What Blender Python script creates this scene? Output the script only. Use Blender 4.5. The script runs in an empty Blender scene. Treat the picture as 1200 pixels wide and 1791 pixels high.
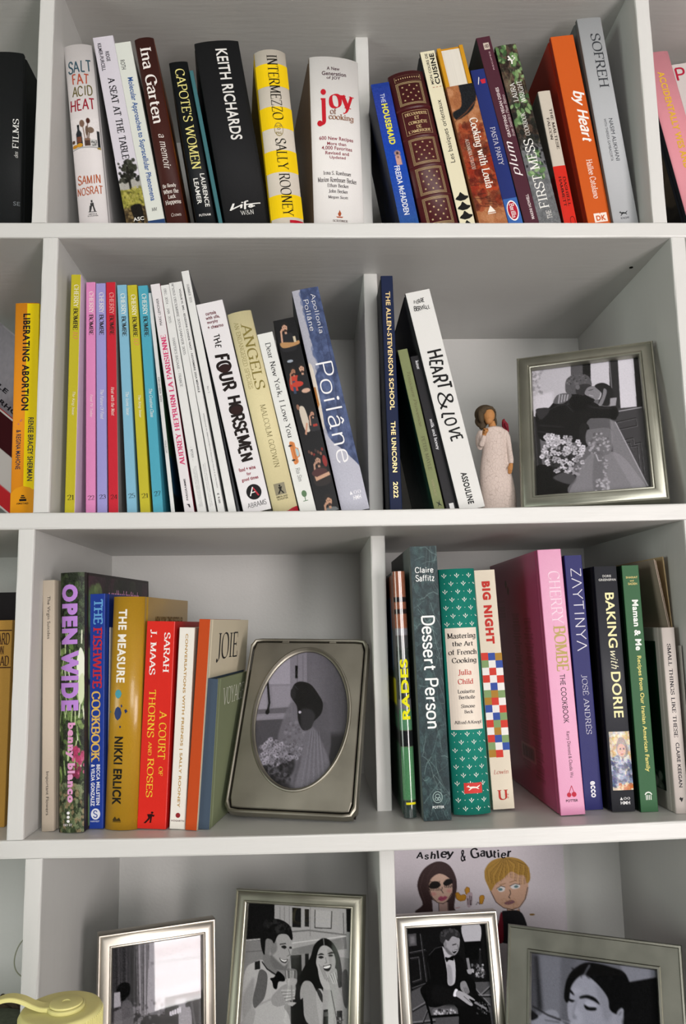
import bpy, bmesh, math, random
import numpy as np
from mathutils import Matrix, Vector

scene = bpy.context.scene
COL = scene.collection
DEG = math.pi / 180

# ---------------------------------------------------------------- camera
CAM = dict(f=1371.84, pos=(0.36328, -0.77855, -0.42151), yaw=0.03872, pitch=0.142, roll=-0.01965)

def cam_axes():
    y, p, r = CAM['yaw'], CAM['pitch'], CAM['roll']
    fwd = np.array([math.sin(y) * math.cos(p), math.cos(y) * math.cos(p), math.sin(p)])
    rt = np.array([math.cos(y), -math.sin(y), 0.0])
    up = np.cross(rt, fwd)
    return rt * math.cos(r) + up * math.sin(r), -rt * math.sin(r) + up * math.cos(r), fwd
RT, UP, FW = cam_axes()
CPOS = np.array(CAM['pos'])
cd = bpy.data.cameras.new('camera')
cd.sensor_fit = 'HORIZONTAL'
cd.sensor_width = 36
cd.lens = CAM['f'] / 1200 * 36
cd.clip_start = 0.01
cam = bpy.data.objects.new('camera', cd)
COL.objects.link(cam)
M = Matrix.Identity(4)
for i in range(3):
    M[i][0], M[i][1], M[i][2], M[i][3] = RT[i], UP[i], -FW[i], CPOS[i]
cam.matrix_world = M
scene.camera = cam

# ---------------------------------------------------------------- world, light, exposure
scene.view_settings.view_transform = 'Standard'
scene.view_settings.look = 'None'
scene.view_settings.gamma = 1
scene.view_settings.use_curve_mapping = False
scene.view_settings.exposure = 0.0
W = bpy.data.worlds.new('world')
scene.world = W
W.use_nodes = True
W.node_tree.nodes['Background'].inputs[0].default_value = (0.80, 0.86, 0.80, 1)
W.node_tree.nodes['Background'].inputs[1].default_value = 0.05

def area(name, loc, target, sx, sy, power, color):
    l = bpy.data.lights.new(name, 'AREA')
    l.shape = 'RECTANGLE'; l.size = sx; l.size_y = sy; l.energy = power; l.color = color
    o = bpy.data.objects.new(name, l); COL.objects.link(o)
    o.location = loc
    o.rotation_euler = (Vector(target) - Vector(loc)).to_track_quat('-Z', 'Y').to_euler()
    return o
area('garden_window_light', (-2.1, -1.5, -0.5), (0.4, 0, -0.4), 1.0, 1.1, 22, (0.92, 1.0, 0.91))
# the room's bright windows, behind the camera and to its right: lit panes looking out on a sunny wall
def bright_window(name, x0, x1, z0, z1, y, zm, strength, tint):
    m = bpy.data.materials.new('sunny_view'); m.use_nodes = True; nt = m.node_tree; nt.nodes.clear()
    o = nt.nodes.new('ShaderNodeOutputMaterial'); e = nt.nodes.new('ShaderNodeEmission'); tc = nt.nodes.new('ShaderNodeTexCoord'); mp = nt.nodes.new('ShaderNodeMapping'); n = nt.nodes.new('ShaderNodeTexNoise'); r = nt.nodes.new('ShaderNodeValToRGB')
    mp.inputs['Scale'].default_value = (1.2, 1, 24); n.inputs['Scale'].default_value = 1.2; n.inputs['Detail'].default_value = 2
    r.color_ramp.elements[0].position = .35; r.color_ramp.elements[0].color = (.86 * tint[0], .78 * tint[1], .75 * tint[2], 1); r.color_ramp.elements[1].position = .65; r.color_ramp.elements[1].color = (1 * tint[0], .99 * tint[1], .97 * tint[2], 1)
    e.inputs['Strength'].default_value = strength
    L = nt.links.new; L(tc.outputs['Object'], mp.inputs[0]); L(mp.outputs[0], n.inputs['Vector']); L(n.outputs['Fac'], r.inputs[0]); L(r.outputs[0], e.inputs['Color']); L(e.outputs[0], o.inputs['Surface'])
    me = bpy.data.meshes.new('window_pane')
    v, f = [], []
    for a, b in ((z0, zm - .02), (zm + .02, z1)):
        k = len(v); v += [(x0, y, a), (x1, y, a), (x1, y, b), (x0, y, b)]; f.append((k, k + 3, k + 2, k + 1))
    me.from_pydata(v, [], f); me.materials.append(m); me.update()
    root = bpy.data.objects.new(name, None); root['kind'] = 'structure'; COL.objects.link(root)
    p = bpy.data.objects.new('window_pane', me); p.parent = root; COL.objects.link(p)
    fm = bpy.data.materials.new('window_paint'); fm.use_nodes = True; fm.node_tree.nodes['Principled BSDF'].inputs['Base Color'].default_value = (.8, .8, .78, 1)
    bm = bmesh.new()
    for a, b, c, d in ((x0 - .07, x0, z0 - .07, z1 + .07), (x1, x1 + .07, z0 - .07, z1 + .07), (x0, x1, z0 - .07, z0), (x0, x1, z1, z1 + .07), (x0, x1, zm - .02, zm + .02)):
        q = bmesh.ops.create_cube(bm, size=1)
        for w in q['verts']: w.co = Vector((a + (w.co.x + .5) * (b - a), y + w.co.y * .05, c + (w.co.z + .5) * (d - c)))
    me = bpy.data.meshes.new('window_frame'); bm.to_mesh(me); bm.free(); me.materials.append(fm)
    q = bpy.data.objects.new('window_frame', me); q.parent = root; COL.objects.link(q)
bright_window('window_1', 1.19, 1.80, -1.33, -0.15, -2.0, -1.02, 20.0, (1, .96, .97))
bright_window('window_2', 0.35, 1.15, -0.58, 0.75, -2.7, -0.05, 12.6, (.965, .995, 1.0))

# ---------------------------------------------------------------- helpers
def srgb(c):
    if isinstance(c, str):
        c = c.lstrip('#'); c = [int(c[i:i + 2], 16) / 255 for i in (0, 2, 4)]
    return tuple((x / 12.92 if x <= 0.04045 else ((x + 0.055) / 1.055) ** 2.4) for x in c[:3])

_m = {}
TONE = 0.87   # printed paper and cloth reflect a little less than the measured display values
def mat(col, rough=0.5, metal=0.0, bump=0.0, bscale=200.0, var=0.0, coat=0.0, stretch=(1, 1, 1), name='paint'):
    key = (str(col), rough, metal, bump, bscale, var, coat, stretch)
    if key in _m: return _m[key]
    m = bpy.data.materials.new(name); m.use_nodes = True
    nt = m.node_tree; b = nt.nodes['Principled BSDF']
    c = srgb(col)
    if 'paint' not in name or name == 'paint': c = tuple(x * TONE for x in c)
    b.inputs['Base Color'].default_value = (*c, 1)
    b.inputs['Roughness'].default_value = rough
    b.inputs['Metallic'].default_value = metal
    if name != 'brushed_white_paint' and not metal: b.inputs['Specular IOR Level'].default_value = (.12 if rough >= .4 else .25) + coat * .4
    if coat: b.inputs['Coat Weight'].default_value = coat; b.inputs['Coat Roughness'].default_value = 0.12
    if bump or var:
        tc = nt.nodes.new('ShaderNodeTexCoord'); mp = nt.nodes.new('ShaderNodeMapping')
        mp.inputs['Scale'].default_value = stretch
        n = nt.nodes.new('ShaderNodeTexNoise'); n.inputs['Scale'].default_value = bscale; n.inputs['Detail'].default_value = 4
        nt.links.new(tc.outputs['Object'], mp.inputs['Vector']); nt.links.new(mp.outputs[0], n.inputs['Vector'])
        if bump:
            bp = nt.nodes.new('ShaderNodeBump'); bp.inputs['Strength'].default_value = bump; bp.inputs['Distance'].default_value = 0.001
            nt.links.new(n.outputs['Fac'], bp.inputs['Height']); nt.links.new(bp.outputs[0], b.inputs['Normal'])
        if var:
            r = nt.nodes.new('ShaderNodeMixRGB'); r.blend_type = 'MIX'
            r.inputs[1].default_value = (*[max(0, x * (1 - var)) for x in c], 1); r.inputs[2].default_value = (*[min(1, x * (1 + var)) for x in c], 1)
            nt.links.new(n.outputs['Fac'], r.inputs[0]); nt.links.new(r.outputs[0], b.inputs['Base Color'])
    _m[key] = m
    return m

def print_mat(rough=0.4, coat=0.0):
    key = ('print', rough, coat)
    if key in _m: return _m[key]
    m = bpy.data.materials.new('printed_surface'); m.use_nodes = True
    nt = m.node_tree; b = nt.nodes['Principled BSDF']
    a = nt.nodes.new('ShaderNodeAttribute'); a.attribute_name = 'Col'
    nt.links.new(a.outputs['Color'], b.inputs['Base Color'])
    b.inputs['Roughness'].default_value = rough; b.inputs['Specular IOR Level'].default_value = (0.0 if rough == .9 else .14) + coat * .4
    if coat: b.inputs['Coat Weight'].default_value = coat; b.inputs['Coat Roughness'].default_value = 0.1
    _m[key] = m
    return m

def pages_mat(col='#d9d0bd', along='z'):
    key = ('pages', col, along)
    if key in _m: return _m[key]
    m = bpy.data.materials.new('page_edges'); m.use_nodes = True
    nt = m.node_tree; b = nt.nodes['Principled BSDF']; b.inputs['Roughness'].default_value = 0.9
    tc = nt.nodes.new('ShaderNodeTexCoord'); mp = nt.nodes.new('ShaderNodeMapping'); mp.inputs['Scale'].default_value = (2500, 8, 8)
    n = nt.nodes.new('ShaderNodeTexNoise'); n.inputs['Scale'].default_value = 1; n.inputs['Detail'].default_value = 3
    r = nt.nodes.new('ShaderNodeMixRGB'); c = srgb(col)
    r.inputs[1].default_value = (*[x * .72 for x in c], 1); r.inputs[2].default_value = (*c, 1)
    nt.links.new(tc.outputs['Object'], mp.inputs[0]); nt.links.new(mp.outputs[0], n.inputs['Vector'])
    nt.links.new(n.outputs['Fac'], r.inputs[0]); nt.links.new(r.outputs[0], b.inputs['Base Color'])
    _m[key] = m
    return m

def link(name, me, parent=None, m=None):
    o = bpy.data.objects.new(name, me); COL.objects.link(o)
    if m is not None:
        for x in (m if isinstance(m, (list, tuple)) else [m]): me.materials.append(x)
    if parent is not None: o.parent = parent
    return o
def mesh(name, v, f, m=None, parent=None, smooth=False, mi=None):
    me = bpy.data.meshes.new(name); me.from_pydata([tuple(map(float, p)) for p in v], [], f); me.update()
    if smooth: me.polygons.foreach_set('use_smooth', [True] * len(me.polygons))
    if mi is not None: me.polygons.foreach_set('material_index', mi)
    return link(name, me, parent, m)
def from_bm(name, bm, m=None, parent=None, smooth=False):
    bmesh.ops.recalc_face_normals(bm, faces=bm.faces)
    me = bpy.data.meshes.new(name); bm.to_mesh(me); bm.free()
    if smooth: me.polygons.foreach_set('use_smooth', [True] * len(me.polygons)); me.set_sharp_from_angle(angle=.7)
    return link(name, me, parent, m)
def thing(name, label, cat, M4=None, group=None):
    o = bpy.data.objects.new(name, None); COL.objects.link(o); o.empty_display_size = 0.02
    if M4 is not None: o.matrix_world = M4
    o['label'] = label; o['category'] = cat
    if group: o['group'] = group
    return o
def add_box(bm, x0, x1, y0, y1, z0, z1, bev=0.0):
    r = bmesh.ops.create_cube(bm, size=1)
    for v in r['verts']:
        v.co = Vector((x0 + (v.co.x + .5) * (x1 - x0), y0 + (v.co.y + .5) * (y1 - y0), z0 + (v.co.z + .5) * (z1 - z0)))
    if bev:
        es = list({e for v in r['verts'] for e in v.link_edges})
        bmesh.ops.bevel(bm, geom=es, offset=bev, segments=2, affect='EDGES', profile=0.5)

# ---------------------------------------------------------------- stroke lettering (pen skeletons)
GL = {
'A': (74, "2 0 37 100;37 100 72 0;n13 36 61 36"), 'B': (70, "s12 0 12 100;n12 100 36 100 Q 60 100 60 76 Q 60 52 36 52 12 52;n12 52 38 52 Q 66 52 66 26 Q 66 0 38 0 12 0"),
'C': (74, "68 76 Q 62 100 40 100 Q 4 100 4 50 Q 4 0 40 0 Q 62 0 70 22;t68 98 68 76"), 'D': (78, "s12 0 12 100;n12 100 34 100 Q 72 100 72 50 Q 72 0 34 0 12 0"),
'E': (62, "s12 0 12 100;n12 100 58 100;n12 52 46 52;n12 0 60 0;t58 100 58 80;t60 0 60 22;t46 61 46 43"), 'F': (58, "s12 0 12 100;n12 100 56 100;n12 52 44 52;t56 100 56 80;t44 61 44 43"),
'G': (80, "68 78 Q 62 100 40 100 Q 4 100 4 50 Q 4 0 40 0 Q 60 0 68 12;n68 0 68 44;n52 44 78 44"), 'H': (80, "12 0 12 100;68 0 68 100;n12 52 68 52"),
'I': (34, "17 0 17 100"), 'J': (44, "30 100 30 16 Q 30 -10 6 -8;o6 -6 6"), 'K': (74, "12 0 12 100;64 100 14 42;30 60 70 0"), 'L': (60, "s12 0 12 100;n12 0 56 0;t56 0 56 22"),
'M': (94, "s12 0 12 100;n12 100 47 6;n47 6 82 100;s82 100 82 0"), 'N': (80, "s12 0 12 100;n12 100 67 0;67 100 67 0"),
'O': (82, "41 100 Q 4 100 4 50 Q 4 0 41 0 Q 78 0 78 50 Q 78 100 41 100"), 'P': (66, "s12 0 12 100;n12 100 36 100 Q 62 100 62 73 Q 62 46 36 46 12 46"),
'Q': (82, "41 100 Q 4 100 4 50 Q 4 0 41 0 Q 78 0 78 50 Q 78 100 41 100;n44 20 76 -16"), 'R': (72, "s12 0 12 100;n12 100 36 100 Q 60 100 60 74 Q 60 48 36 48 12 48;36 48 68 0"),
'S': (60, "53 78 Q 48 100 30 100 Q 6 100 6 76 Q 6 58 30 50 Q 56 42 56 24 Q 56 0 28 0 Q 8 0 4 22;t53 100 53 78;t4 22 4 0"), 'T': (68, "s34 0 34 100;n4 100 64 100;t4 100 4 80;t64 100 64 80"),
'U': (76, "12 100 12 34 Q 12 0 38 0 Q 64 0 64 34 64 100"), 'V': (72, "2 100 36 0;36 0 70 100"), 'W': (106, "2 100 28 0;28 0 53 96;53 96 78 0;78 0 104 100"),
'X': (72, "4 100 68 0;4 0 68 100"), 'Y': (70, "2 100 35 48;35 48 68 100;35 48 35 0"), 'Z': (66, "n6 100 60 100;n60 100 6 0;n6 0 62 0;t6 100 6 80;t62 0 62 22"),
'a': (56, "8 54 Q 14 66 28 66 Q 44 66 44 48 44 8 Q 44 0 54 2;n44 40 Q 6 38 6 18 Q 6 0 22 0 Q 38 0 44 14"), 'b': (60, "12 0 12 100;n12 50 Q 20 66 34 66 Q 56 66 56 33 Q 56 0 34 0 Q 18 0 12 14"),
'c': (52, "46 50 Q 42 66 28 66 Q 4 66 4 33 Q 4 0 28 0 Q 44 0 50 16"), 'd': (60, "48 0 48 100;n48 50 Q 40 66 26 66 Q 4 66 4 33 Q 4 0 26 0 Q 42 0 48 14"),
'e': (54, "n6 36 50 36;n50 36 Q 50 66 28 66 Q 4 66 4 33 Q 4 0 30 0 Q 44 0 50 14"), 'f': (38, "14 0 14 76 Q 14 100 36 96;n2 66 34 66"),
'g': (58, "46 66 46 -4 Q 46 -28 24 -28 Q 10 -28 5 -18;n46 50 Q 38 66 26 66 Q 4 66 4 34 Q 4 2 26 2 Q 42 2 46 16"), 'h': (62, "12 0 12 100;12 46 Q 20 66 34 66 Q 50 66 50 46 50 0"),
'i': (28, "14 0 14 66;o14 88 8"), 'j': (28, "14 66 14 -10 Q 14 -28 -4 -26;o14 88 8"), 'k': (58, "12 0 12 100;50 66 14 28;28 42 54 0"), 'l': (28, "14 0 14 100"),
'm': (92, "12 0 12 66;n12 46 Q 20 66 32 66 Q 46 66 46 46 46 0;n46 46 Q 54 66 66 66 Q 80 66 80 46 80 0"), 'n': (62, "12 0 12 66;n12 46 Q 20 66 34 66 Q 50 66 50 46 50 0"),
'o': (60, "30 66 Q 4 66 4 33 Q 4 0 30 0 Q 56 0 56 33 Q 56 66 30 66"), 'p': (60, "12 -28 12 66;n12 50 Q 20 66 34 66 Q 56 66 56 33 Q 56 0 34 0 Q 18 0 12 14"),
'q': (60, "48 -28 48 66;n48 50 Q 40 66 26 66 Q 4 66 4 33 Q 4 0 26 0 Q 42 0 48 14"), 'r': (42, "12 0 12 66;n12 42 Q 18 64 38 62"),
's': (46, "40 52 Q 36 66 24 66 Q 6 66 6 50 Q 6 38 24 33 Q 42 28 42 16 Q 42 0 22 0 Q 8 0 4 14"), 't': (38, "n14 88 14 16 Q 14 0 34 4;n2 66 34 66"),
'u': (62, "12 66 12 20 Q 12 0 28 0 Q 42 0 50 20;50 66 50 0"), 'v': (56, "2 66 28 0;28 0 54 66"), 'w': (84, "2 66 22 0;22 0 42 62;42 62 62 0;62 0 82 66"),
'x': (56, "4 66 52 0;4 0 52 66"), 'y': (56, "2 66 30 2;54 66 30 2 Q 20 -28 4 -26"), 'z': (50, "n6 66 46 66;n46 66 6 0;n6 0 48 0"),
'0': (64, "32 100 Q 4 100 4 50 Q 4 0 32 0 Q 60 0 60 50 Q 60 100 32 100"), '1': (40, "20 0 20 100;n20 100 6 82"), '2': (60, "6 76 Q 8 100 30 100 Q 54 100 54 74 Q 54 50 6 0;n6 0 56 0;t56 0 56 16"),
'3': (58, "6 82 Q 12 100 28 100 Q 50 100 50 76 Q 50 54 24 54;n24 54 Q 54 54 54 28 Q 54 0 28 0 Q 10 0 4 18"), '4': (62, "44 0 44 100;n44 100 4 30;n4 30 60 30"),
'5': (58, "n50 100 14 100;n14 100 10 56;n10 56 Q 54 66 54 32 Q 54 0 26 0 Q 10 0 4 14"), '6': (60, "50 92 Q 4 90 4 36 Q 4 0 30 0 Q 56 0 56 30 Q 56 60 30 60 Q 8 60 4 34"),
'7': (58, "n4 100 56 100;n56 100 20 0;t4 100 4 82"), '8': (60, "30 100 Q 8 100 8 77 Q 8 54 30 54 Q 52 54 52 77 Q 52 100 30 100;n30 54 Q 4 54 4 27 Q 4 0 30 0 Q 56 0 56 27 Q 56 54 30 54"),
'9': (60, "10 8 Q 56 10 56 64 Q 56 100 30 100 Q 4 100 4 70 Q 4 40 30 40 Q 52 40 56 66"),
'.': (24, "o12 6 7"), ',': (24, "o12 6 7;n14 4 8 -16"), "'": (22, "n11 100 11 74"), '-': (40, "n6 34 34 34"), '–': (56, "n4 36 52 36"), '+': (50, "n25 12 25 60;n4 36 46 36"),
'|': (30, "n15 -10 15 105"), '·': (24, "o12 42 7"), '°': (30, "15 100 Q 4 100 4 88 Q 4 76 15 76 Q 26 76 26 88 Q 26 100 15 100"), '/': (40, "n4 -8 36 104"), ':': (24, "o12 6 7;o12 54 7"),
'&': (84, "n76 0 22 72 Q 14 100 36 100 Q 56 98 50 76 Q 44 62 20 48 Q 0 30 10 12 Q 22 -4 44 2 Q 66 10 72 48"), '€': (66, "60 84 Q 50 100 38 100 Q 12 98 12 50 Q 12 2 38 0 Q 54 0 62 14;n2 60 46 60;n2 42 42 42"),
'Λ': (72, "n2 0 36 100;n36 100 70 0"), ' ': (34, ""),
}
for k, b, s in (('é', 'e', 'n26 76 38 94'), ('É', 'E', 'n30 106 44 122'), ('ê', 'e', 'n16 76 28 92;n28 92 40 76'), ('Ê', 'E', 'n22 106 34 120;n34 120 46 106'), ('â', 'a', 'n16 76 28 92;n28 92 40 76')):
    GL[k] = (GL[b][0], GL[b][1] + ';' + s)

def parse(s):
    out = []
    for part in s.split(';'):
        if not part: continue
        flag = ''
        if part[0] in 'nsto': flag, part = part[0], part[1:]
        tk = part.split(); pts = []; i = 0
        if flag == 'o':
            out.append(('o', [float(t) for t in tk])); continue
        while i < len(tk):
            if tk[i] == 'Q':
                c = np.array([float(tk[i + 1]), float(tk[i + 2])]); e = np.array([float(tk[i + 3]), float(tk[i + 4])]); s0 = pts[-1]
                for t in np.linspace(0, 1, 7)[1:]: pts.append((1 - t) ** 2 * s0 + 2 * t * (1 - t) * c + t * t * e)
                i += 5
            else:
                pts.append(np.array([float(tk[i]), float(tk[i + 1])])); i += 2
        out.append((flag, pts))
    return out
STY = {  # thick, thin, serif length, slant, jitter
    'serif': (13, 5, 9, 0, 0), 'serifbold': (18, 6.5, 8, 0, 0), 'seriflight': (9, 4, 8, 0, 0), 'didone': (14, 3.2, 9, 0, 0), 'fat': (24, 4, 7, 0, 0), 'didlight': (11, 4, 8, 0, 0), 'didbold': (20, 5, 9, 0, 0), 'slab': (19, 11, 11, 0, 0),
    'italic': (12, 5, 5, .22, 0), 'script': (12, 7, 0, .3, 0), 'thin': (7, 7, 0, 0, 0), 'line': (10, 10, 0, 0, 0), 'round': (14, 14, 0, 0, 0), 'hand': (11, 8, 0, 0.02, 5), 'handbold': (17, 12, 0, .02, 5), 'marker': (20, 14, 0, .03, 13), 'brush': (26, 19, 0, 0, 4), 'scriptbold': (20, 15, 0, .3, 3),
}
def stroke_text(txt, style, track=0):
    th, tn, sl, slant, jit = STY[style]
    V, F = [], []; zc = 0
    rnd = random.Random(len(txt) * 7 + 3)
    nib = np.array([math.cos(.42), math.sin(.42)])
    def wid(d):
        return tn + (th - tn) * abs(d[0] * nib[1] - d[1] * nib[0]) ** 1.6 if th != tn else th
    def quadstrip(pts, fixed=None):
        nonlocal zc
        pts = [np.asarray(p, float) for p in pts]
        pts = [p for i, p in enumerate(pts) if i == 0 or np.linalg.norm(p - pts[i - 1]) > 1e-3]
        if len(pts) < 2: return
        n = len(pts); closed = np.linalg.norm(pts[0] - pts[-1]) < 1e-3 and n > 3
        ds = [(pts[i + 1] - pts[i]) / np.linalg.norm(pts[i + 1] - pts[i]) for i in range(n - 1)]
        base = len(V); zc = (zc + 1) % 14
        for i, p in enumerate(pts):
            if i == 0: d = ds[0] + (ds[-1] if closed else 0)
            elif i == n - 1: d = ds[-1] + (ds[0] if closed else 0)
            else: d = ds[i - 1] + ds[i]
            d = d / (np.linalg.norm(d) + 1e-9)
            w = (fixed or wid(d)) / 2
            nn = np.array([-d[1], d[0]]) * w
            V.append((*(p + nn), zc)); V.append((*(p - nn), zc))
        for i in range(n - 1): F.append((base + 2 * i, base + 2 * i + 1, base + 2 * i + 3, base + 2 * i + 2))
    x = 0
    for ch in txt:
        g = GL.get(ch) or GL.get(ch.upper()) or GL[' ']
        st = parse(g[1]); start = len(V)
        ends = [p for f, ps in st if f != 'o' for p in (ps[0], ps[-1])]
        for f, ps in st:
            if f == 'o':
                r = max(ps[2], th * .55) if th == tn or sl == 0 else max(ps[2], th * .6); base = len(V); zc = (zc + 1) % 14
                for k in range(10): V.append((ps[0] + r * math.cos(k * .6283), ps[1] + r * math.sin(k * .6283), zc))
                F.append(tuple(range(base, base + 10))); continue
            if f == 't':
                if sl: quadstrip(ps, tn * 1.3)
                continue
            quadstrip(ps)
            if sl and f != 'n':
                for e, nb in ((ps[0], ps[1]), (ps[-1], ps[-2])):
                    d = (e - nb) / (np.linalg.norm(e - nb) + 1e-9)
                    if abs(d[1]) < .6: continue
                    if f != 's' and sum(np.linalg.norm(e - q) < 6 for q in ends) > 1: continue
                    hw = wid(d) / 2 + sl
                    quadstrip([e + (-hw, -np.sign(d[1]) * tn * .4), e + (hw, -np.sign(d[1]) * tn * .4)], tn)
        if jit:
            a = rnd.uniform(-1, 1) * jit * .016; dy = rnd.uniform(-1, 1) * jit; sc = 1 + rnd.uniform(-1, 1) * jit * .015
            for i in range(start, len(V)):
                px, py, pz = V[i]; V[i] = ((px * math.cos(a) - py * math.sin(a)) * sc, (px * math.sin(a) + py * math.cos(a)) * sc + dy, pz)
        for i in range(start, len(V)):
            px, py, pz = V[i]; V[i] = (px + x + slant * py, py, pz)
        x += g[0] + 9 + track
    return np.array(V, float), F

def font_text(txt, weight=0.0, track=1.0):
    c = bpy.data.curves.new('t', 'FONT'); c.body = txt; c.resolution_u = 4; c.offset = weight; c.space_character = track
    o = bpy.data.objects.new('t', c); me = bpy.data.meshes.new_from_object(o)
    V = np.array([v.co[:] for v in me.vertices], float); F = [tuple(p.vertices) for p in me.polygons]
    bpy.data.objects.remove(o); bpy.data.curves.remove(c); bpy.data.meshes.remove(me)
    V[:, 2] = 0
    return V, F
def glyphs(txt, style):
    if style == 'sans': return font_text(txt, 0.0)
    if style == 'bold': return font_text(txt, 0.018, 1.04)
    if style == 'black': return font_text(txt, 0.034, 1.1)
    if style == 'super': return font_text(txt, 0.062, 1.2)
    return stroke_text(txt, style)

# ---------------------------------------------------------------- canvas: paints a printed picture as vertex colours on a fine grid
class Canvas:
    def __init__(s, w, h, bg='#808080'):
        s.w, s.h = w, h
        s.a = np.ones((h, w, 3)) * np.array(s.c(bg))
        s.rng = np.random.RandomState(w * 31 + h)
    def c(s, c):
        if isinstance(c, str):
            c = c.lstrip('#'); return [int(c[i:i + 2], 16) / 255 for i in (0, 2, 4)]
        if isinstance(c, (int, float)): return [c, c, c]
        return c
    def put(s, m, x0, y0, col, al):
        h, w = m.shape
        if h == 0 or w == 0: return
        R = s.a[y0:y0 + h, x0:x0 + w]; m = (m * al)[..., None]
        R[:] = R * (1 - m) + np.array(s.c(col)) * m
    def poly(s, pts, col, al=1.0, soft=0):
        P = np.array(pts, float) * [s.w, s.h]
        x0 = max(0, int(P[:, 0].min()) - 1 - soft); x1 = min(s.w, int(P[:, 0].max()) + 2 + soft)
        y0 = max(0, int(P[:, 1].min()) - 1 - soft); y1 = min(s.h, int(P[:, 1].max()) + 2 + soft)
        if x1 <= x0 or y1 <= y0: return
        K = 3
        xs = (np.arange((x1 - x0) * K) + .5) / K + x0; ys = (np.arange((y1 - y0) * K) + .5) / K + y0
        X, Y = np.meshgrid(xs, ys); ins = np.zeros(X.shape, bool)
        for i in range(len(P)):
            ax, ay = P[i]; bx, by = P[(i + 1) % len(P)]
            if ay == by: continue
            ins ^= ((ay > Y) != (by > Y)) & (X < (bx - ax) * (Y - ay) / (by - ay) + ax)
        m = ins.reshape(y1 - y0, K, x1 - x0, K).mean((1, 3))
        if soft: m = blur(m, soft)
        s.put(m, x0, y0, col, al)
    def smooth(s, pts, col, al=1.0, soft=0):
        P = np.array(pts, float); n = len(P); out = []
        for i in range(n):
            p0, p1, p2, p3 = P[i - 1], P[i], P[(i + 1) % n], P[(i + 2) % n]
            for t in (0, .2, .4, .6, .8):
                out.append(.5 * ((2 * p1) + (p2 - p0) * t + (2 * p0 - 5 * p1 + 4 * p2 - p3) * t * t + (3 * p1 - p0 - 3 * p2 + p3) * t ** 3))
        s.poly(out, col, al, soft)
    def ell(s, cx, cy, rx, ry, col, al=1.0, soft=0, rot=0):
        t = np.linspace(0, 2 * np.pi, 28, endpoint=False); asp = s.w / s.h
        x = rx * np.cos(t); y = ry * np.sin(t)
        X = x * math.cos(rot) - y * math.sin(rot); Y = x * math.sin(rot) + y * math.cos(rot)
        s.poly(np.stack([cx + X, cy + Y * asp], 1), col, al, soft)
    def line(s, pts, w, col, al=1.0, soft=0):
        P = [np.array(p, float) * [1, s.h / s.w] for p in pts]
        for a, b in zip(P[:-1], P[1:]):
            d = b - a; L = np.linalg.norm(d) + 1e-9; n = np.array([-d[1], d[0]]) / L * w / 2; e = d / L * w * .3
            s.poly([q * [1, s.w / s.h] for q in (a + n - e, b + n + e, b - n + e, a - n - e)], col, al, soft)
    def rect(s, x0, y0, x1, y1, col, al=1.0, soft=0): s.poly([(x0, y0), (x1, y0), (x1, y1), (x0, y1)], col, al, soft)
    def noise(s, amp, cell=1, x0=0, y0=0, x1=1, y1=1, mono=True):
        a, b, c, d = int(x0 * s.w), int(y0 * s.h), int(x1 * s.w), int(y1 * s.h)
        h, w = d - b, c - a
        n = s.rng.randn(h // cell + 2, w // cell + 2, 1 if mono else 3)
        n = np.repeat(np.repeat(n, cell, 0), cell, 1)[:h, :w]
        if cell > 1:
            for k in range(n.shape[2]): n[..., k] = blur(n[..., k], cell // 2 + 1)
        s.a[b:d, a:c] = np.clip(s.a[b:d, a:c] + n * amp, 0, 1)
    def specks(s, n, box, r, cols, al=1.0, stretch=1.0, soft=0):
        x0, y0, x1, y1 = box
        for i in range(n):
            k = s.rng.uniform(.5, 1.3)
            s.ell(s.rng.uniform(x0, x1), s.rng.uniform(y0, y1), r * k, r * k * stretch, cols[s.rng.randint(len(cols))], al, soft, s.rng.uniform(0, 3.1))
    def flowers(s, n, cx, cy, rx, ry, r, light=.85, dark=.25):
        for i in range(n):
            t = s.rng.uniform(0, 6.28); q = math.sqrt(s.rng.uniform(0, 1)); x, y = cx + rx * q * math.cos(t), cy + ry * q * math.sin(t)
            g = light * s.rng.uniform(.75, 1.08)
            for k in range(5):
                a = k * 1.257 + s.rng.uniform(0, 1); s.ell(x + r * .7 * math.cos(a), y + r * .7 * math.sin(a) * s.w / s.h, r * .5, r * .5, min(.95, g * s.rng.uniform(.8, 1)))
            s.ell(x, y, r * .25, r * .25, dark)
    def blur(s, k, x0=0, y0=0, x1=1, y1=1):
        a, b, c, d = int(x0 * s.w), int(y0 * s.h), int(x1 * s.w), int(y1 * s.h)
        for q in range(3): s.a[b:d, a:c, q] = blur(s.a[b:d, a:c, q], k)
    def tint(s, m, b=(0, 0, 0)): s.a = np.clip(s.a * np.array(m) + np.array(b), 0, 1)
def blur(m, k):
    for ax in (0, 1):
        p = np.pad(m, [(k, k) if i == ax else (0, 0) for i in range(2)], mode='edge'); c = np.cumsum(p, ax)
        c = np.concatenate([np.zeros_like(np.take(c, [0], ax)), c], ax); n = m.shape[ax]
        m = (np.take(c, range(2 * k + 1, 2 * k + 1 + n), ax) - np.take(c, range(0, n), ax)) / (2 * k + 1)
    return m

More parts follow.
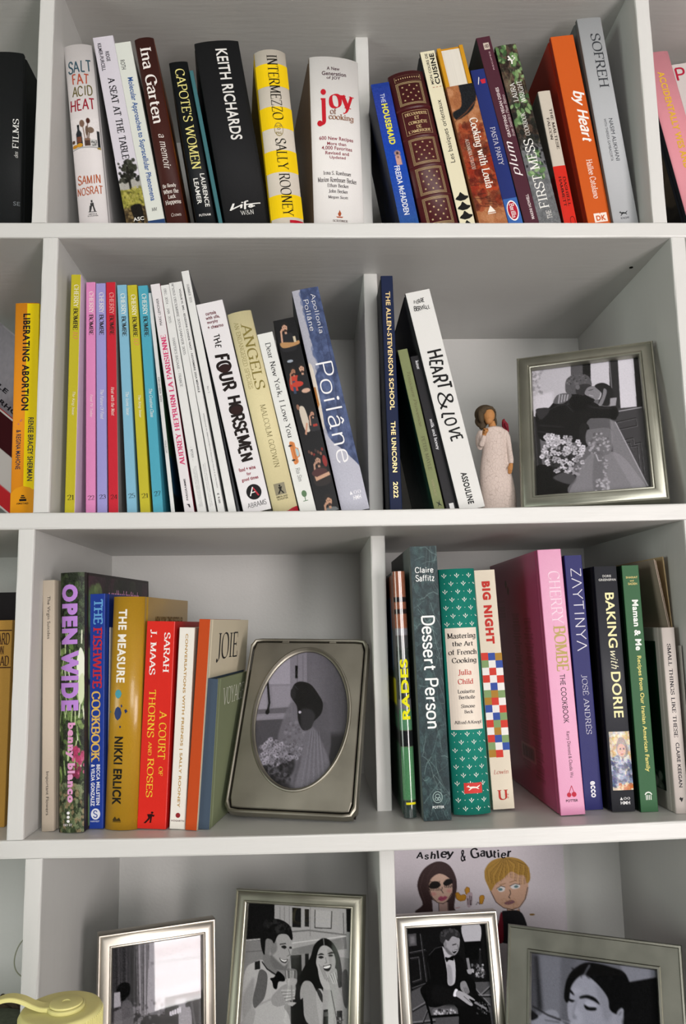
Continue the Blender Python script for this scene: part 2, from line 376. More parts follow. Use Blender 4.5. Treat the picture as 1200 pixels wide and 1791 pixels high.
def grid_print(name, cv, fn, parent, rough=0.4, coat=0.0):
    """a printed sheet: canvas pixels on a grid, fn(u, v) -> local positions (arrays), v counted from the top"""
    h, w = cv.h, cv.w
    U, V = np.meshgrid(np.linspace(0, 1, w), np.linspace(0, 1, h))
    P = fn(U.ravel(), V.ravel())
    me = bpy.data.meshes.new(name)
    me.vertices.add(w * h); me.vertices.foreach_set('co', P.astype('f').ravel())
    i = (np.arange(h - 1)[:, None] * w + np.arange(w - 1)[None]).ravel()
    q = np.stack([i, i + w, i + w + 1, i + 1], 1).astype('i')
    nf = len(q); me.loops.add(nf * 4); me.loops.foreach_set('vertex_index', q.ravel())
    me.polygons.add(nf); me.polygons.foreach_set('loop_start', np.arange(nf, dtype='i') * 4)
    me.update(); me.validate()
    at = me.color_attributes.new('Col', 'FLOAT_COLOR', 'POINT')
    a = np.clip(cv.a.reshape(-1, 3), 0, 1); a = np.where(a <= .04045, a / 12.92, ((a + .055) / 1.055) ** 2.4) * TONE
    at.data.foreach_set('color', np.concatenate([a, np.ones((len(a), 1))], 1).astype('f').ravel())
    return link(name, me, parent, print_mat(rough, coat))

# ---------------------------------------------------------------- the bookcase
T = 0.017; DEPTH = 0.3012; REC = 0.087
ZB, ZC, ZT = -0.30601, -0.61503, 0.28837
ZD = ZC - 0.309
SAG = {1: 0.00023, 2: 0.00209, 3: 0.00324, 4: 0.0}
ZZ = {1: 0.0, 2: ZB, 3: ZC, 4: ZD}
def sag(k, x):
    u = (x - .41) / .34
    return -SAG[k] * max(0, 1 - u * u)
case = thing('bookcase', 'large white painted built-in bookcase holding all the books and frames', 'bookcase', Matrix.Identity(4))
WHITE = mat('#c9c9c6', 0.42, bump=0.2, bscale=260, var=0.012, stretch=(1, 1, 1), name='white_paint')
BRUSH = mat('#c9c9c6', 0.40, bump=0.22, bscale=160, var=0.015, stretch=(.12, 1, 1.6), name='brushed_white_paint')
BRUSHV = mat('#c9c9c6', 0.40, bump=0.2, bscale=160, var=0.015, stretch=(1.6, 1, .12), name='brushed_white_paint_upright')
XL, XR = -0.62, 1.45
def board(z, k, y0=0.0, name='shelf_board'):
    bm = bmesh.new(); n = 56; rnd = random.Random(k)
    pr = [(y0 + .0018, 0), (DEPTH, 0), (DEPTH, -T), (y0 + .0018, -T), (y0 + .0004, -T + .0006), (y0, -T + .002), (y0, -.002), (y0 + .0004, -.0006)]
    rows = []
    for i in range(n + 1):
        x = XL + (XR - XL) * i / n; s = sag(k, x)
        rows.append([bm.verts.new((x, p[0] + (rnd.uniform(-.00025, .00025) if p[0] < y0 + .01 else 0), z + p[1] + s)) for p in pr])
    for a, b in zip(rows[:-1], rows[1:]):
        for j in range(len(pr)): bm.faces.new((a[j], a[(j + 1) % len(pr)], b[(j + 1) % len(pr)], b[j]))
    bm.faces.new(rows[0]); bm.faces.new(rows[-1][::-1])
    return from_bm(name, bm, BRUSH, case)
board(0.0, 1); board(ZB, 2); board(ZC, 3)
board(ZT + T, 0 + 4)
board(ZD, 4, y0=-0.34, name='countertop')
def upright(x0, x1, z0, z1, y0, name, top, bot, seed):
    """a vertical panel whose top meets the underside of a board (sagging) and whose foot stands on the next"""
    bm = bmesh.new(); rnd = random.Random(seed); n = 14
    pr = [(x0, DEPTH), (x0, y0 + .002), (x0 + .0006, y0 + .0004), (x0 + .002, y0), (x1 - .002, y0), (x1 - .0006, y0 + .0004), (x1, y0 + .002), (x1, DEPTH)]
    rows = []
    for i in range(n + 1):
        z = z0 + (z1 - z0) * i / n
        rows.append([bm.verts.new((p[0] + rnd.uniform(-.0002, .0002) * (0 < i < n), p[1] + (rnd.uniform(-.0002, .0002) if p[1] < y0 + .01 else 0), z)) for p in pr])
    for a, b in zip(rows[:-1], rows[1:]):
        for j in range(len(pr)): bm.faces.new((a[j], a[(j + 1) % len(pr)], b[(j + 1) % len(pr)], b[j]))
    bm.faces.new(rows[0]); bm.faces.new(rows[-1][::-1])
    return from_bm(name, bm, BRUSHV, case)
w_ = 0.0162
LV = [(ZT, 0.0, 1, .07319, .42287, .73366), (-T, ZB, 2, .08573, .42612, .75174), (ZB - T, ZC, 3, .07237, .42668, .74068), (ZC - T, ZD, 4, .09057, .42763, .76252)]
e = .0007
for zt, zb, r, xl, xm, xr in LV:
    rt = {1: 4, 2: 1, 3: 2, 4: 3}[r]
    upright(xl, xl + w_, zb + sag(r, xl), zt + sag(rt, xl), e, 'upright', rt, r, r)
    upright(xm, xm + w_, zb + sag(r, xm), zt + sag(rt, xm), REC, 'divider', rt, r, r + 10)
    upright(xr, xr + w_, zb + sag(r, xr), zt + sag(rt, xr), e, 'upright', rt, r, r + 20)
bm = bmesh.new(); add_box(bm, XL, XR, DEPTH - .0004, DEPTH + .006, ZD - T, ZT + T); from_bm('back_panel', bm, WHITE, case)
for k, x in (('left', XL), ('right', XR - .018)):
    bm = bmesh.new(); add_box(bm, x, x + .018, 0, DEPTH, ZD - .8, ZT + .3); from_bm('side_panel', bm, WHITE, case)
bm = bmesh.new(); add_box(bm, XL + .02, XR - .02, -.30, DEPTH, ZD - .8, ZD - T); from_bm('base_cabinet', bm, WHITE, case)
# screw hole in the underside above the framed couple
bm = bmesh.new(); bmesh.ops.create_cone(bm, cap_ends=True, segments=12, radius1=.0022, radius2=.0022, depth=.0006)
hole = from_bm('screw_hole', bm, mat('#1c1814', .9), case)
# room shell
def struct(name, x0, x1, y0, y1, z0, z1, m):
    bm = bmesh.new(); add_box(bm, x0, x1, y0, y1, z0, z1); o = from_bm(name, bm, m); o['kind'] = 'structure'; return o
struct('wall_back', -3, 4, DEPTH + .02, DEPTH + .12, -1.75, 1.1, mat('#d8d6ce', .8, bump=.1))
struct('floor', -3, 4, -4, DEPTH + .12, -1.80, -1.75, mat('#5a4434', .45, bump=.1, bscale=30, var=.2, stretch=(1, 12, 1), name='wood_floor'))
struct('ceiling', -3, 4, -4, DEPTH + .12, 1.1, 1.15, mat('#c9c6c0', .9))

def place_screw():
    hole.location = at(1104, 468, 'z', -T + sag(1, .69) - .0002)
def proj(P):
    v = np.array(P) - CPOS; d = v @ FW
    return 600 + CAM['f'] * (v @ RT) / d, 895.5 - CAM['f'] * (v @ UP) / d
def ray(px, py):
    d = RT * (px - 600) / CAM['f'] - UP * (py - 895.5) / CAM['f'] + FW
    return d
def at(px, py, axis, val):
    d = ray(px, py); i = 'xyz'.index(axis); t = (val - CPOS[i]) / d[i]
    return CPOS + d * t
place_screw()

# ---------------------------------------------------------------- books
FIT = {
'films': (1, -0.0011, 0.0416, 0.0229, -0.0004, 0.0022, 0.0486, 0.2253),
'salt': (1, 0.1136, 0.0375, 0.1079, -0.0013, 0.0176, 0.0318, 0.2316),
'seat': (1, 0.1673, 0.0319, 0.1869, -0.0, 0.0304, 0.0232, 0.2422),
'molec': (1, 0.1908, 0.033, 0.1878, 0.0005, 0.0362, 0.0183, 0.2364),
'ina': (1, 0.2109, 0.0319, 0.1752, -0.0002, 0.037, 0.0218, 0.2387),
'capote': (1, 0.2424, 0.0433, 0.1666, 0.0008, 0.0799, 0.0213, 0.218),
'teal': (1, 0.2674, 0.0401, 0.1816, 0.0001, 0.0785, 0.0044, 0.2069),
'keith': (1, 0.2742, 0.0352, 0.1621, 0.0014, 0.1007, 0.0502, 0.2355),
'inter': (1, 0.3237, 0.0287, 0.0908, -0.0011, 0.1044, 0.0356, 0.2177),
'joy': (1, 0.3691, 0.0429, 0.0143, -0.0038, 0.1482, 0.0575, 0.2246),
'house': (1, 0.4675, 0.0361, 0.1657, 0.0014, -0.025, 0.0209, 0.19),
'decou': (1, 0.4918, 0.0374, 0.1789, 0.0045, -0.0136, 0.041, 0.2004),
'cours': (1, 0.5346, 0.0363, 0.1764, 0.0008, -0.0168, 0.0174, 0.2322),
'loula': (1, 0.5554, 0.0347, 0.1816, 0.0026, -0.0158, 0.0305, 0.2342),
'pasta': (1, 0.5896, 0.0376, 0.1813, 0.0003, -0.0173, 0.017, 0.2103),
'plum': (1, 0.608, 0.0365, 0.1916, 0.0001, -0.0175, 0.0166, 0.2522),
'mess': (1, 0.6246, 0.0375, 0.1779, 0.0015, -0.0159, 0.0247, 0.2409),
'falcon': (1, 0.6543, 0.0428, 0.1281, 0.001, -0.0169, 0.0146, 0.1858),
'heart': (1, 0.679, 0.037, 0.1266, 0.0011, -0.0029, 0.0275, 0.2516),
'sofreh': (1, 0.7046, 0.0309, 0.1014, 0.0021, 0.0031, 0.0288, 0.269),
'wes': (1, 0.7931, 0.0351, 0.1779, 0.0078, 0.0204, 0.0329, 0.2287),
'libab': (2, 0.052, 0.032, 0.0151, -0.0007, 0.0002, 0.0252, 0.2303),
'cb1': (2, 0.1109, 0.02, 0.0027, -0.0001, 0.0, 0.0104, 0.2577),
'cb2': (2, 0.1294, 0.03, 0.025, -0.0001, 0.0, 0.0099, 0.2539),
'cb3': (2, 0.141, 0.03, 0.0299, 0.0001, 0.0001, 0.0104, 0.2527),
'cb4': (2, 0.1528, 0.03, 0.0338, -0.0002, 0.0001, 0.0103, 0.2541),
'cb5': (2, 0.1717, 0.03, 0.0629, -0.0002, 0.0002, 0.0103, 0.2513),
'cb6': (2, 0.1854, 0.03, 0.0739, -0.0001, 0.0001, 0.0103, 0.2514),
'cb7': (2, 0.1986, 0.03, 0.081, -0.0002, 0.0002, 0.0104, 0.2509),
'vogdec': (2, 0.2162, 0.035, 0.1153, 0.0001, 0.0, 0.0042, 0.2458),
'paris': (2, 0.231, 0.03, 0.1552, -0.0001, 0.0004, 0.0104, 0.2547),
'harper': (2, 0.2443, 0.03, 0.166, 0.0003, 0.0002, 0.0093, 0.2541),
'n1053': (2, 0.2561, 0.03, 0.1749, 0.0002, 0.0001, 0.0076, 0.2573),
'vog890': (2, 0.2655, 0.03, 0.1842, 0.0002, 0.0002, 0.0072, 0.2589),
'summer': (2, 0.2762, 0.03, 0.1918, 0.0002, 0.0002, 0.0085, 0.2717),
'four': (2, 0.2917, 0.03, 0.2201, 0.001, 0.0011, 0.0292, 0.2343),
'angels': (2, 0.3226, 0.03, 0.2186, 0.0008, 0.0019, 0.0259, 0.2226),
'dear': (2, 0.3504, 0.03, 0.2241, 0.0002, 0.0002, 0.0171, 0.2001),
'black': (2, 0.3685, 0.03, 0.2108, 0.0003, 0.0005, 0.0229, 0.2152),
'poilane': (2, 0.394, 0.033, 0.2022, 0.0001, 0.0006, 0.0291, 0.2503),
'allen': (2, 0.4442, 0.0335, 0.0115, -0.0, 0.0001, 0.0131, 0.2632),
'toujours': (2, 0.4921, 0.0372, 0.1909, -0.0, 0.0001, 0.0111, 0.1826),
'milk': (2, 0.505, 0.0383, 0.1948, -0.0, 0.0, 0.0122, 0.1755),
'love': (2, 0.5173, 0.03, 0.2056, 0.0002, -0.0, 0.0275, 0.246),
'virgin': (3, 0.0951, 0.03, 0.0298, 0.0002, -0.0698, 0.0123, 0.2436),
'open': (3, 0.1132, 0.0272, 0.0246, -0.0017, -0.131, 0.0249, 0.251),
'fish': (3, 0.137, 0.0371, 0.0155, 0.002, -0.1309, 0.0163, 0.2296),
'measure': (3, 0.1541, 0.0367, -0.0186, 0.0007, -0.122, 0.033, 0.2264),
'thorns': (3, 0.1864, 0.0329, -0.0345, 0.002, -0.1218, 0.0292, 0.2011),
'conv': (3, 0.2183, 0.031, -0.0424, 0.0004, -0.1221, 0.0159, 0.195),
'joie': (3, 0.2345, 0.0256, -0.0632, -0.0, -0.1482, 0.0118, 0.2033),
'voyage': (3, 0.2456, 0.0286, -0.0594, 0.0001, -0.1481, 0.0125, 0.1441),
'rades': (3, 0.4513, 0.0495, 0.0184, 0.0065, -0.0, 0.0127, 0.2494),
'dessert': (3, 0.4694, 0.0356, 0.0196, 0.0025, -0.0001, 0.0279, 0.2748),
'master': (3, 0.5022, 0.0526, 0.025, 0.0101, -0.0009, 0.0386, 0.2499),
'bignight': (3, 0.546, 0.0658, 0.0358, 0.0127, -0.0002, 0.0229, 0.2489),
'cherry': (3, 0.6076, 0.0358, 0.0339, 0.0031, -0.0002, 0.0254, 0.2679),
'zay': (3, 0.6394, 0.0565, 0.0238, -0.0006, 0.0001, 0.0193, 0.2634),
'dorie': (3, 0.6622, 0.0417, 0.0086, 0.0043, 0.0002, 0.0242, 0.249),
'maman': (3, 0.6904, 0.0383, 0.0095, -0.0002, 0.0, 0.0183, 0.2496),
'small': (3, 0.7211, 0.0268, 0.0036, 0.0006, -0.0003, 0.0139, 0.1836)
}
def rotm(lean, tilt, yaw):
    cl, sl = math.cos(lean), math.sin(lean); Ry = np.array([[cl, 0, -sl], [0, 1, 0], [sl, 0, cl]])
    ct, st = math.cos(tilt), math.sin(tilt); Rx = np.array([[1, 0, 0], [0, ct, st], [0, -st, ct]])
    c, s = math.cos(yaw), math.sin(yaw); Rz = np.array([[c, -s, 0], [s, c, 0], [0, 0, 1]])
    return Rz @ Rx @ Ry
def pose(fit, d=.16, lift=0.0):
    row, X, Y, lean, tilt, yaw, w, h = fit
    R = rotm(lean, tilt, yaw)
    zm = min((R @ np.array(p))[2] for p in [(0, 0, 0), (w, 0, 0), (0, d, 0), (w, d, 0)])
    z0 = ZZ[row] + sag(row, X + .5 * w) - zm + lift
    M4 = Matrix.Identity(4)
    for i in range(3):
        for j in range(3): M4[i][j] = R[i][j]
    M4[0][3], M4[1][3], M4[2][3] = X, Y, z0
    return M4, R, np.array([X, Y, z0])

class Book:
    def __init__(s, key, label, spine, left=None, right=None, kind='hard', depth=.155, bulge=0.0, cat='book', group=None, rough=.45, pages='#d9d0bd', name=None, coat=0.0, var=.03, fit=None, inset=.003, topcut=0):
        s.key = key; s.fit = fit or FIT[key]; s.w, s.h = s.fit[6], s.fit[7]; s.d = depth; s.b = bulge
        s.M, s.R, s.O = pose(s.fit, depth, .0003)
        s.root = thing(name or {'book': 'book', 'magazine': 'magazine'}.get(cat, cat), label, cat, s.M, group)
        left = left or spine; right = right or spine
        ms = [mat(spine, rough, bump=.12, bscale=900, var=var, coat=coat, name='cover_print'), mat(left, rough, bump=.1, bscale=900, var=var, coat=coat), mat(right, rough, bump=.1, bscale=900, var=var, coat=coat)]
        w, h, d, b = s.w, s.h, s.d, s.b
        t = {'hard': .0024, 'soft': .0005, 'mag': .0003}[kind]; t = min(t, w * .2)
        out = []
        if kind == 'hard':
            g = min(.0012, w * .05)
            out += [(0, d), (0, .0105), (g, .0082), (g, .0072), (0, .005), (0, .0012)]
            idx = [1] * 5
        else:
            out += [(0, d), (0, .0008)]; idx = [1]
        N = 14
        e0 = min(.0008, w * .08)
        arc = [(e0 * (1 - math.cos(a)) if False else 0, 0) for a in ()]
        sp = [(e0 * .3, .0003)] + [(e0 + (w - 2 * e0) * k / N, s.prof(e0 + (w - 2 * e0) * k / N)) for k in range(N + 1)] + [(w - e0 * .3, .0003)]
        left_pts = out; right_pts = [(w - x, y) for x, y in out][::-1]
        path = left_pts + sp + right_pts
        mi_seg = idx + [1] + [0] * (len(sp) - 1) + [2] + [2] * len(idx)
        P = np.array(path); n = len(P)
        # inner path
        dd = np.zeros_like(P); dd[1:-1] = P[2:] - P[:-2]; dd[0] = P[1] - P[0]; dd[-1] = P[-1] - P[-2]
        dd /= np.linalg.norm(dd, axis=1)[:, None]; Q = P + np.stack([-dd[:, 1], dd[:, 0]], 1) * t
        Q[:, 0] = np.clip(Q[:, 0], t * .9, w - t * .9)
        V = [(x, y, 0) for x, y in P] + [(x, y, h) for x, y in P] + [(x, y, 0) for x, y in Q] + [(x, y, h) for x, y in Q]
        F, MI = [], []
        for i in range(n - 1):
            F += [(i, i + 1, n + i + 1, n + i), (2 * n + i + 1, 2 * n + i, 3 * n + i, 3 * n + i + 1), (i + 1, i, 2 * n + i, 2 * n + i + 1), (n + i, n + i + 1, 3 * n + i + 1, 3 * n + i)]
            MI += [mi_seg[i]] * 4
        F += [(0, n, 3 * n, 2 * n), (n - 1, 3 * n - 1, 4 * n - 1, 2 * n - 1)]; MI += [1, 2]
        me = bpy.data.meshes.new('cover'); me.from_pydata(V, [], F); me.update(); me.polygons.foreach_set('material_index', MI)
        if b > .0006: me.polygons.foreach_set('use_smooth', [m == 0 for m in MI])
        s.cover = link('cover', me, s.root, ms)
        # page block
        i_ = inset if kind == 'hard' else .0004
        bm = bmesh.new(); add_box(bm, t, w - t, (.004 if kind == 'hard' else .001), d - i_, i_, h - i_)
        s.pages = from_bm('page_block', bm, pages_mat(pages), s.root)
    def prof(s, x):
        u = 2 * x / s.w - 1
        return -s.b * (1 - abs(u) ** 2.4)
    def profv(s, x):
        u = np.abs(np.clip(2 * x / s.w - 1, -1, 1))
        return -s.b * (1 - u ** 2.4)
    def zat(s, px, py):
        """height on the spine (local z) seen at photo row py, at local x"""
        pass
    def zrow(s, py, u):
        x = u * s.w; lo, hi = -.05, s.h + .05
        for _ in range(40):
            m = (lo + hi) / 2; p = s.R @ np.array([x, s.prof(x), m]) + s.O
            if proj(p)[1] > py: lo = m
            else: hi = m
        return (lo + hi) / 2
    def put(s, name, V, F, col, x0, x1, z0, z1, orient='H', side='S', lift=.00016, rough=.45, metal=0.0, parent=None, keep=False):
        """fit flat shapes V into the box [x0,x1] x [z0,z1] of the spine (or of a cover side)"""
        V = np.array(V, float); V2 = V[:, :2].copy(); zz = V[:, 2] if V.shape[1] > 2 else np.zeros(len(V))
        if orient == 'D': V2 = np.stack([V2[:, 1], -V2[:, 0]], 1)
        elif orient == 'U': V2 = np.stack([-V2[:, 1], V2[:, 0]], 1)
        mn, mx = V2.min(0), V2.max(0); sp = np.maximum(mx - mn, 1e-9)
        A = (V2 - mn) / sp
        X = x0 + A[:, 0] * (x1 - x0); Z = z0 + A[:, 1] * (z1 - z0)
        bm = bmesh.new(); vs = [bm.verts.new((X[i], zz[i] * 2.5e-6, Z[i])) for i in range(len(X))]
        for f in F:
            try: bm.faces.new([vs[i] for i in f])
            except ValueError: pass
        if side == 'S' and s.b > .00003:
            n = 14
            for k in range(1, n):
                c = s.w * k / n
                if X.min() < c < X.max():
                    bmesh.ops.bisect_plane(bm, geom=bm.verts[:] + bm.edges[:] + bm.faces[:], plane_co=(c, 0, 0), plane_no=(1, 0, 0))
        for v in bm.verts:
            x, l, z = v.co
            if side == 'S': v.co = (x, s.prof(x) - lift - l, z)
            elif side == 'L': v.co = (-lift - l, x, z)
            elif side == 'R': v.co = (s.w + lift + l, x, z)
        me = bpy.data.meshes.new(name); bm.to_mesh(me); bm.free()
        return link(name, me, parent or s.cover, mat(col, rough, metal))
    def text(s, txt, style, orient, y0, y1, u0, u1, col, name='title_lettering', rough=.5, metal=0.0, lift=.00016):
        V, F = glyphs(txt, style); um = (u0 + u1) / 2
        if len(F) == 0: return
        return s.put(name, V, F, col, u0 * s.w, u1 * s.w, s.zrow(y1, um), s.zrow(y0, um), orient, rough=rough, metal=metal, lift=lift)
    def lines(s, rows, style, u0, u1, col, name='small_lettering', orient='H'):
        """several printed lines joined as one lettering part: rows = (text, y0, y1[, u0, u1])"""
        AV, AF = [], []
        for r in rows:
            V, F = glyphs(r[0], style); a, b = (r[3], r[4]) if len(r) > 3 else (u0, u1); um = (a + b) / 2
            z0, z1 = s.zrow(r[2], um), s.zrow(r[1], um)
            V2 = V[:, :2]
            if orient == 'D': V2 = np.stack([V2[:, 1], -V2[:, 0]], 1)
            elif orient == 'U': V2 = np.stack([-V2[:, 1], V2[:, 0]], 1)
            mn, mx = V2.min(0), V2.max(0); A = (V2 - mn) / np.maximum(mx - mn, 1e-9)
            base = len(AV)
            for i in range(len(A)): AV.append((a * s.w + A[i, 0] * (b - a) * s.w, z0 + A[i, 1] * (z1 - z0), V[i, 2]))
            AF += [tuple(k + base for k in f) for f in F]
        AV = np.array(AV); mn, mx = AV.min(0), AV.max(0)
        return s.put(name, AV, AF, col, mn[0], mx[0], mn[1], mx[1], 'H')
    def shape(s, name, polys, col, y0, y1, u0, u1, **k):
        """polys: list of polygons in unit coordinates (x right, y down)"""
        AV, AF = [(0, 0, 0), (1, 0, 0), (0, -1, 0), (1, -1, 0)], []
        for i, p in enumerate(polys):
            b = len(AV); AV += [(x, -y, i % 6) for x, y in p]; AF.append(tuple(range(b, b + len(p))))
        um = (u0 + u1) / 2
        bm_keep = s.put(name, AV, AF, col, u0 * s.w, u1 * s.w, s.zrow(y1, um), s.zrow(y0, um), **k)
        me = bm_keep.data; bm = bmesh.new(); bm.from_mesh(me)
        bmesh.ops.delete(bm, geom=[v for v in bm.verts if not v.link_faces], context='VERTS'); bm.to_mesh(me); bm.free()
        return bm_keep
    def art(s, cv, y0=None, y1=None, u0=0.0, u1=1.0, name='printed_picture', lift=.00009, rough=.4, coat=0.0):
        z1 = s.h if y0 is None else s.zrow(y0, (u0 + u1) / 2); z0 = 0 if y1 is None else s.zrow(y1, (u0 + u1) / 2)
        z0 = max(z0, 0)
        def fn(U, V):
            x = (u0 + (u1 - u0) * U) * s.w
            return np.stack([x, s.profv(x) - lift, z1 + (z0 - z1) * V], 1)
        return grid_print(name, cv, fn, s.cover, rough, coat)
    def side_art(s, cv, side, d0, d1, z0, z1, name='cover_picture', rough=.35, lift=.00012):
        """picture on a cover; u runs away from the spine for R, toward the spine for L"""
        def fn(U, V):
            y = d0 + (d1 - d0) * U; x = np.full_like(U, s.w + lift) if side == 'R' else np.full_like(U, -lift)
            P = np.stack([x, y, z1 + (z0 - z1) * V], 1)
            return P
        return grid_print(name, cv, fn, s.cover, rough)
    def side_text(s, txt, style, side, d0, d1, z0, z1, col, name='cover_lettering', orient='H'):
        V, F = glyphs(txt, style)
        if side == 'L': pass
        return s.put(name, V, F, col, d0, d1, z0, z1, orient, side=side)
RC = [(0, 0), (1, 0), (1, 1), (0, 1)]
def disc(cx, cy, rx, ry, n=20): return [(cx + rx * math.cos(2 * math.pi * k / n), cy + ry * math.sin(2 * math.pi * k / n)) for k in range(n)]
def star(cx, cy, r, asp=1.0):
    return [(cx + (r if k % 2 == 0 else r * .42) * math.sin(k * math.pi / 5), cy - (r if k % 2 == 0 else r * .42) * math.cos(k * math.pi / 5) * asp) for k in range(10)]

# =============================================================== ROW 1
G1 = 'books leaning on the top shelf'
b = Book('films', 'thick black linen-bound book at the far left of the top shelf, beside the upright', '#1d1f20', bulge=.0035, depth=.2, rough=.55)
b.text('FILMS', 'serif', 'U', 208, 260, .80, .93, '#e8e8e4'); b.text('des', 'italic', 'U', 265, 276, .84, .92, '#d8d8d4', 'small_lettering')
b.text('LA MAISON DES', 'serif', 'U', 285, 350, .80, .93, '#e8e8e4', 'small_lettering') if False else None
b.text('SE', 'sans', 'H', 353, 360, .84, .98, '#6f7478', 'publisher_lettering')

b = Book('salt', 'white hardcover with coloured hand-lettered words stacked above drawn spoons and bottles', '#e9e5e4', right='#dcd9d8', bulge=.004, group=None)
for t, y0, y1, u0, u1, c in (('SALT', 104.6, 128, .10, .90, '#3d5a66'), ('FAT', 128.5, 147.8, .22, .80, '#b5533a'), ('ACID', 149, 169, .17, .88, '#6b6338'), ('HEAT', 171.5, 193.5, .06, .9, '#9c2436')):
    b.text(t, 'handbold', 'H', y0, y1, u0, u1, c)
b.lines([('SAMIN', 305, 322, .10, .88), ('NOSRAT', 324.6, 341, .05, .92)], 'handbold', 0, 1, '#b5603a', 'author_lettering')
cv = Canvas(60, 78, '#e9e5e4')
cv.rect(.0, .86, 1, .91, '#cfd0cf'); cv.line([(0, .93), (.3, .87), (1, .9)], .02, '#77787a')
cv.poly([(.18, .85), (.18, .45), (.24, .35), (.24, .2), (.31, .2), (.31, .35), (.38, .45), (.40, .85)], '#2a2e33'); cv.rect(.20, .55, .36, .72, '#7a4a38'); cv.rect(.235, .2, .315, .26, '#141414')
cv.ell(.42, .17, .09, .14, '#7d6252'); cv.line([(.44, .25), (.50, .7)], .03, '#7d6252'); cv.ell(.64, .1, .07, .11, '#4d2a20'); cv.line([(.62, .18), (.55, .7)], .03, '#5d3a2c')
cv.ell(.70, .38, .12, .12, '#7a6656'); cv.line([(.66, .45), (.58, .72)], .04, '#6d5646'); cv.ell(.57, .4, .05, .2, '#6a5547')
cv.rect(.46, .62, .66, .84, '#4f3b33'); cv.rect(.47, .62, .65, .68, '#8a6b5a'); cv.rect(.68, .66, .88, .86, '#c8c9c6'); cv.specks(26, (.69, .68, .87, .84), .016, ['#2a2a2a', '#555555'])
cv.rect(.90, .4, .99, .88, '#23262a'); cv.ell(.10, .82, .1, .07, '#c98c24'); cv.ell(.28, .80, .11, .08, '#d09a30'); cv.ell(.06, .68, .06, .07, '#55402f'); cv.ell(.95, .92, .08, .04, '#9c8336'); cv.noise(.02)
b.art(cv, 206, 264, .02, .98, 'kitchen_drawing')
b.shape('publisher_mark', [[(.4, 0), (.6, 0), (.6, .2), (.4, .2)], [(.3, .25), (.7, .22), (.75, .6), (.55, .5), (.3, .6)], [(.2, .45), (.5, .5), (.3, .95), (.1, .95)], [(.55, .5), (.75, .55), (.9, .95), (.7, .95)], [(0, .95), (1, .95), (1, 1), (0, 1)]], '#3c3c3c', 350, 371, .38, .66)
b.lines([('SIMON &', 373.2, 375.4, .38, .66), ('SCHUSTER', 376.4, 378.6, .34, .70)], 'bold', 0, 1, '#4a4a4a', 'publisher_lettering')

b = Book('seat', 'pale lilac-white paperback with black serif title and a landscape photo at its foot', '#d5d1da', left='#14161a', kind='soft')
b.lines([('KILMER-PURCELL', 76, 124, .18, .36), ('RIDGE', 90, 107, .48, .66)], 'bold', 0, 1, '#2b2730', 'author_lettering', 'D')
b.text('A SEAT AT THE TABLE', 'serifbold', 'D', 135.5, 278, .36, .70, '#141218')
cv = Canvas(34, 110, '#d5d1da'); 
cv.poly([(0, .3), (.3, .22), (1, .3), (1, .45), (0, .45)], '#a9a7a0'); cv.specks(60, (.0, .02, .95, .3), .09, ['#23241c', '#33352a', '#15160f'], .85); cv.rect(.45, .1, .55, .42, '#1c1a14')
cv.rect(0, .40, 1, .66, '#8d8a3c'); cv.specks(90, (0, .38, 1, .66), .06, ['#a8a24a', '#6f6c2c', '#4f4c22', '#b9b060'], .7); cv.rect(0, .64, 1, 1.0, '#4f4028'); cv.specks(120, (0, .62, 1, 1), .06, ['#2d2418', '#6a5838', '#8a7850', '#3a2f1e'], .7)
cv.smooth([(.35, .62), (.75, .60), (.85, .68), (.8, .85), (.6, .80), (.45, .88), (.38, .75)], '#14120e'); cv.noise(.03)
b.art(cv, 278, None, 0, 1, 'landscape_photo'); b.text('ASC', 'bold', 'H', 379.5, 386, .35, .85, '#e8e6e0', 'publisher_lettering')

b = Book('molec', 'slim pale grey-green paperback with small blue sans title running down', '#d9ddd5', left='#20242a', kind='soft')
b.text('Molecular Approaches to Supracellular Phenomena', 'bold', 'D', 135.5, 351, .30, .72, '#2a5596')
b.text('ROTH', 'sans', 'D', 105, 121.5, .15, .42, '#2a2a2c', 'author_lettering'); b.text('MM', 'italic', 'H', 363, 369, .35, .68, '#3a3a3c', 'publisher_mark')
b.shape('foot_band', [RC], '#27406b', 384.5, 396, 0, 1)

b = Book('ina', 'dark chocolate-brown hardcover with large white serif lettering', '#43211c', right='#8a4420', bulge=.003, var=.08)
b.text('Ina Garten', 'serifbold', 'D', 82.6, 214.6, .20, .78, '#efe9e4'); b.text('a memoir', 'italic', 'D', 234, 296, .36, .72, '#e6ddd6', 'subtitle_lettering')
b.lines([('Be Ready', 321, 329, .12, .8), ('When the', 330.5, 338, .10, .86), ('Luck', 340, 347, .30, .68), ('Happens', 349, 358, .12, .9)], 'serifbold', 0, 1, '#e8e0d8', 'subtitle_lettering'); b.text('Crown', 'serif', 'H', 372, 378, .3, .78, '#d8cec6', 'publisher_lettering')
cv = Canvas(50, 90, '#5a2614'); cv.specks(60, (0, 0, 1, 1), .16, ['#a5501c', '#d98a34', '#3d160c', '#7a3416'], .5, soft=2); cv.blur(2)
b.side_art(cv, 'R', .008, .15, .004, b.h - .004)

b = Book('capote', 'black hardcover with pale yellow letter-spaced title, edged in teal', '#14181b', left='#6f8b86', right='#30343a', bulge=.0015)
b.text("CAPOTE'S WOMEN", 'serif', 'D', 120.5, 296, .25, .74, '#e9e08a')
b.lines([('LAURENCE', 303.5, 361.5, .60, .84), ('LEAMER', 312, 357, .22, .46)], 'bold', 0, 1, '#e9e9e4', 'author_lettering', 'D'); b.text('PUTNAM', 'bold', 'H', 373.6, 377.8, .2, .8, '#d8d8d4', 'publisher_lettering')

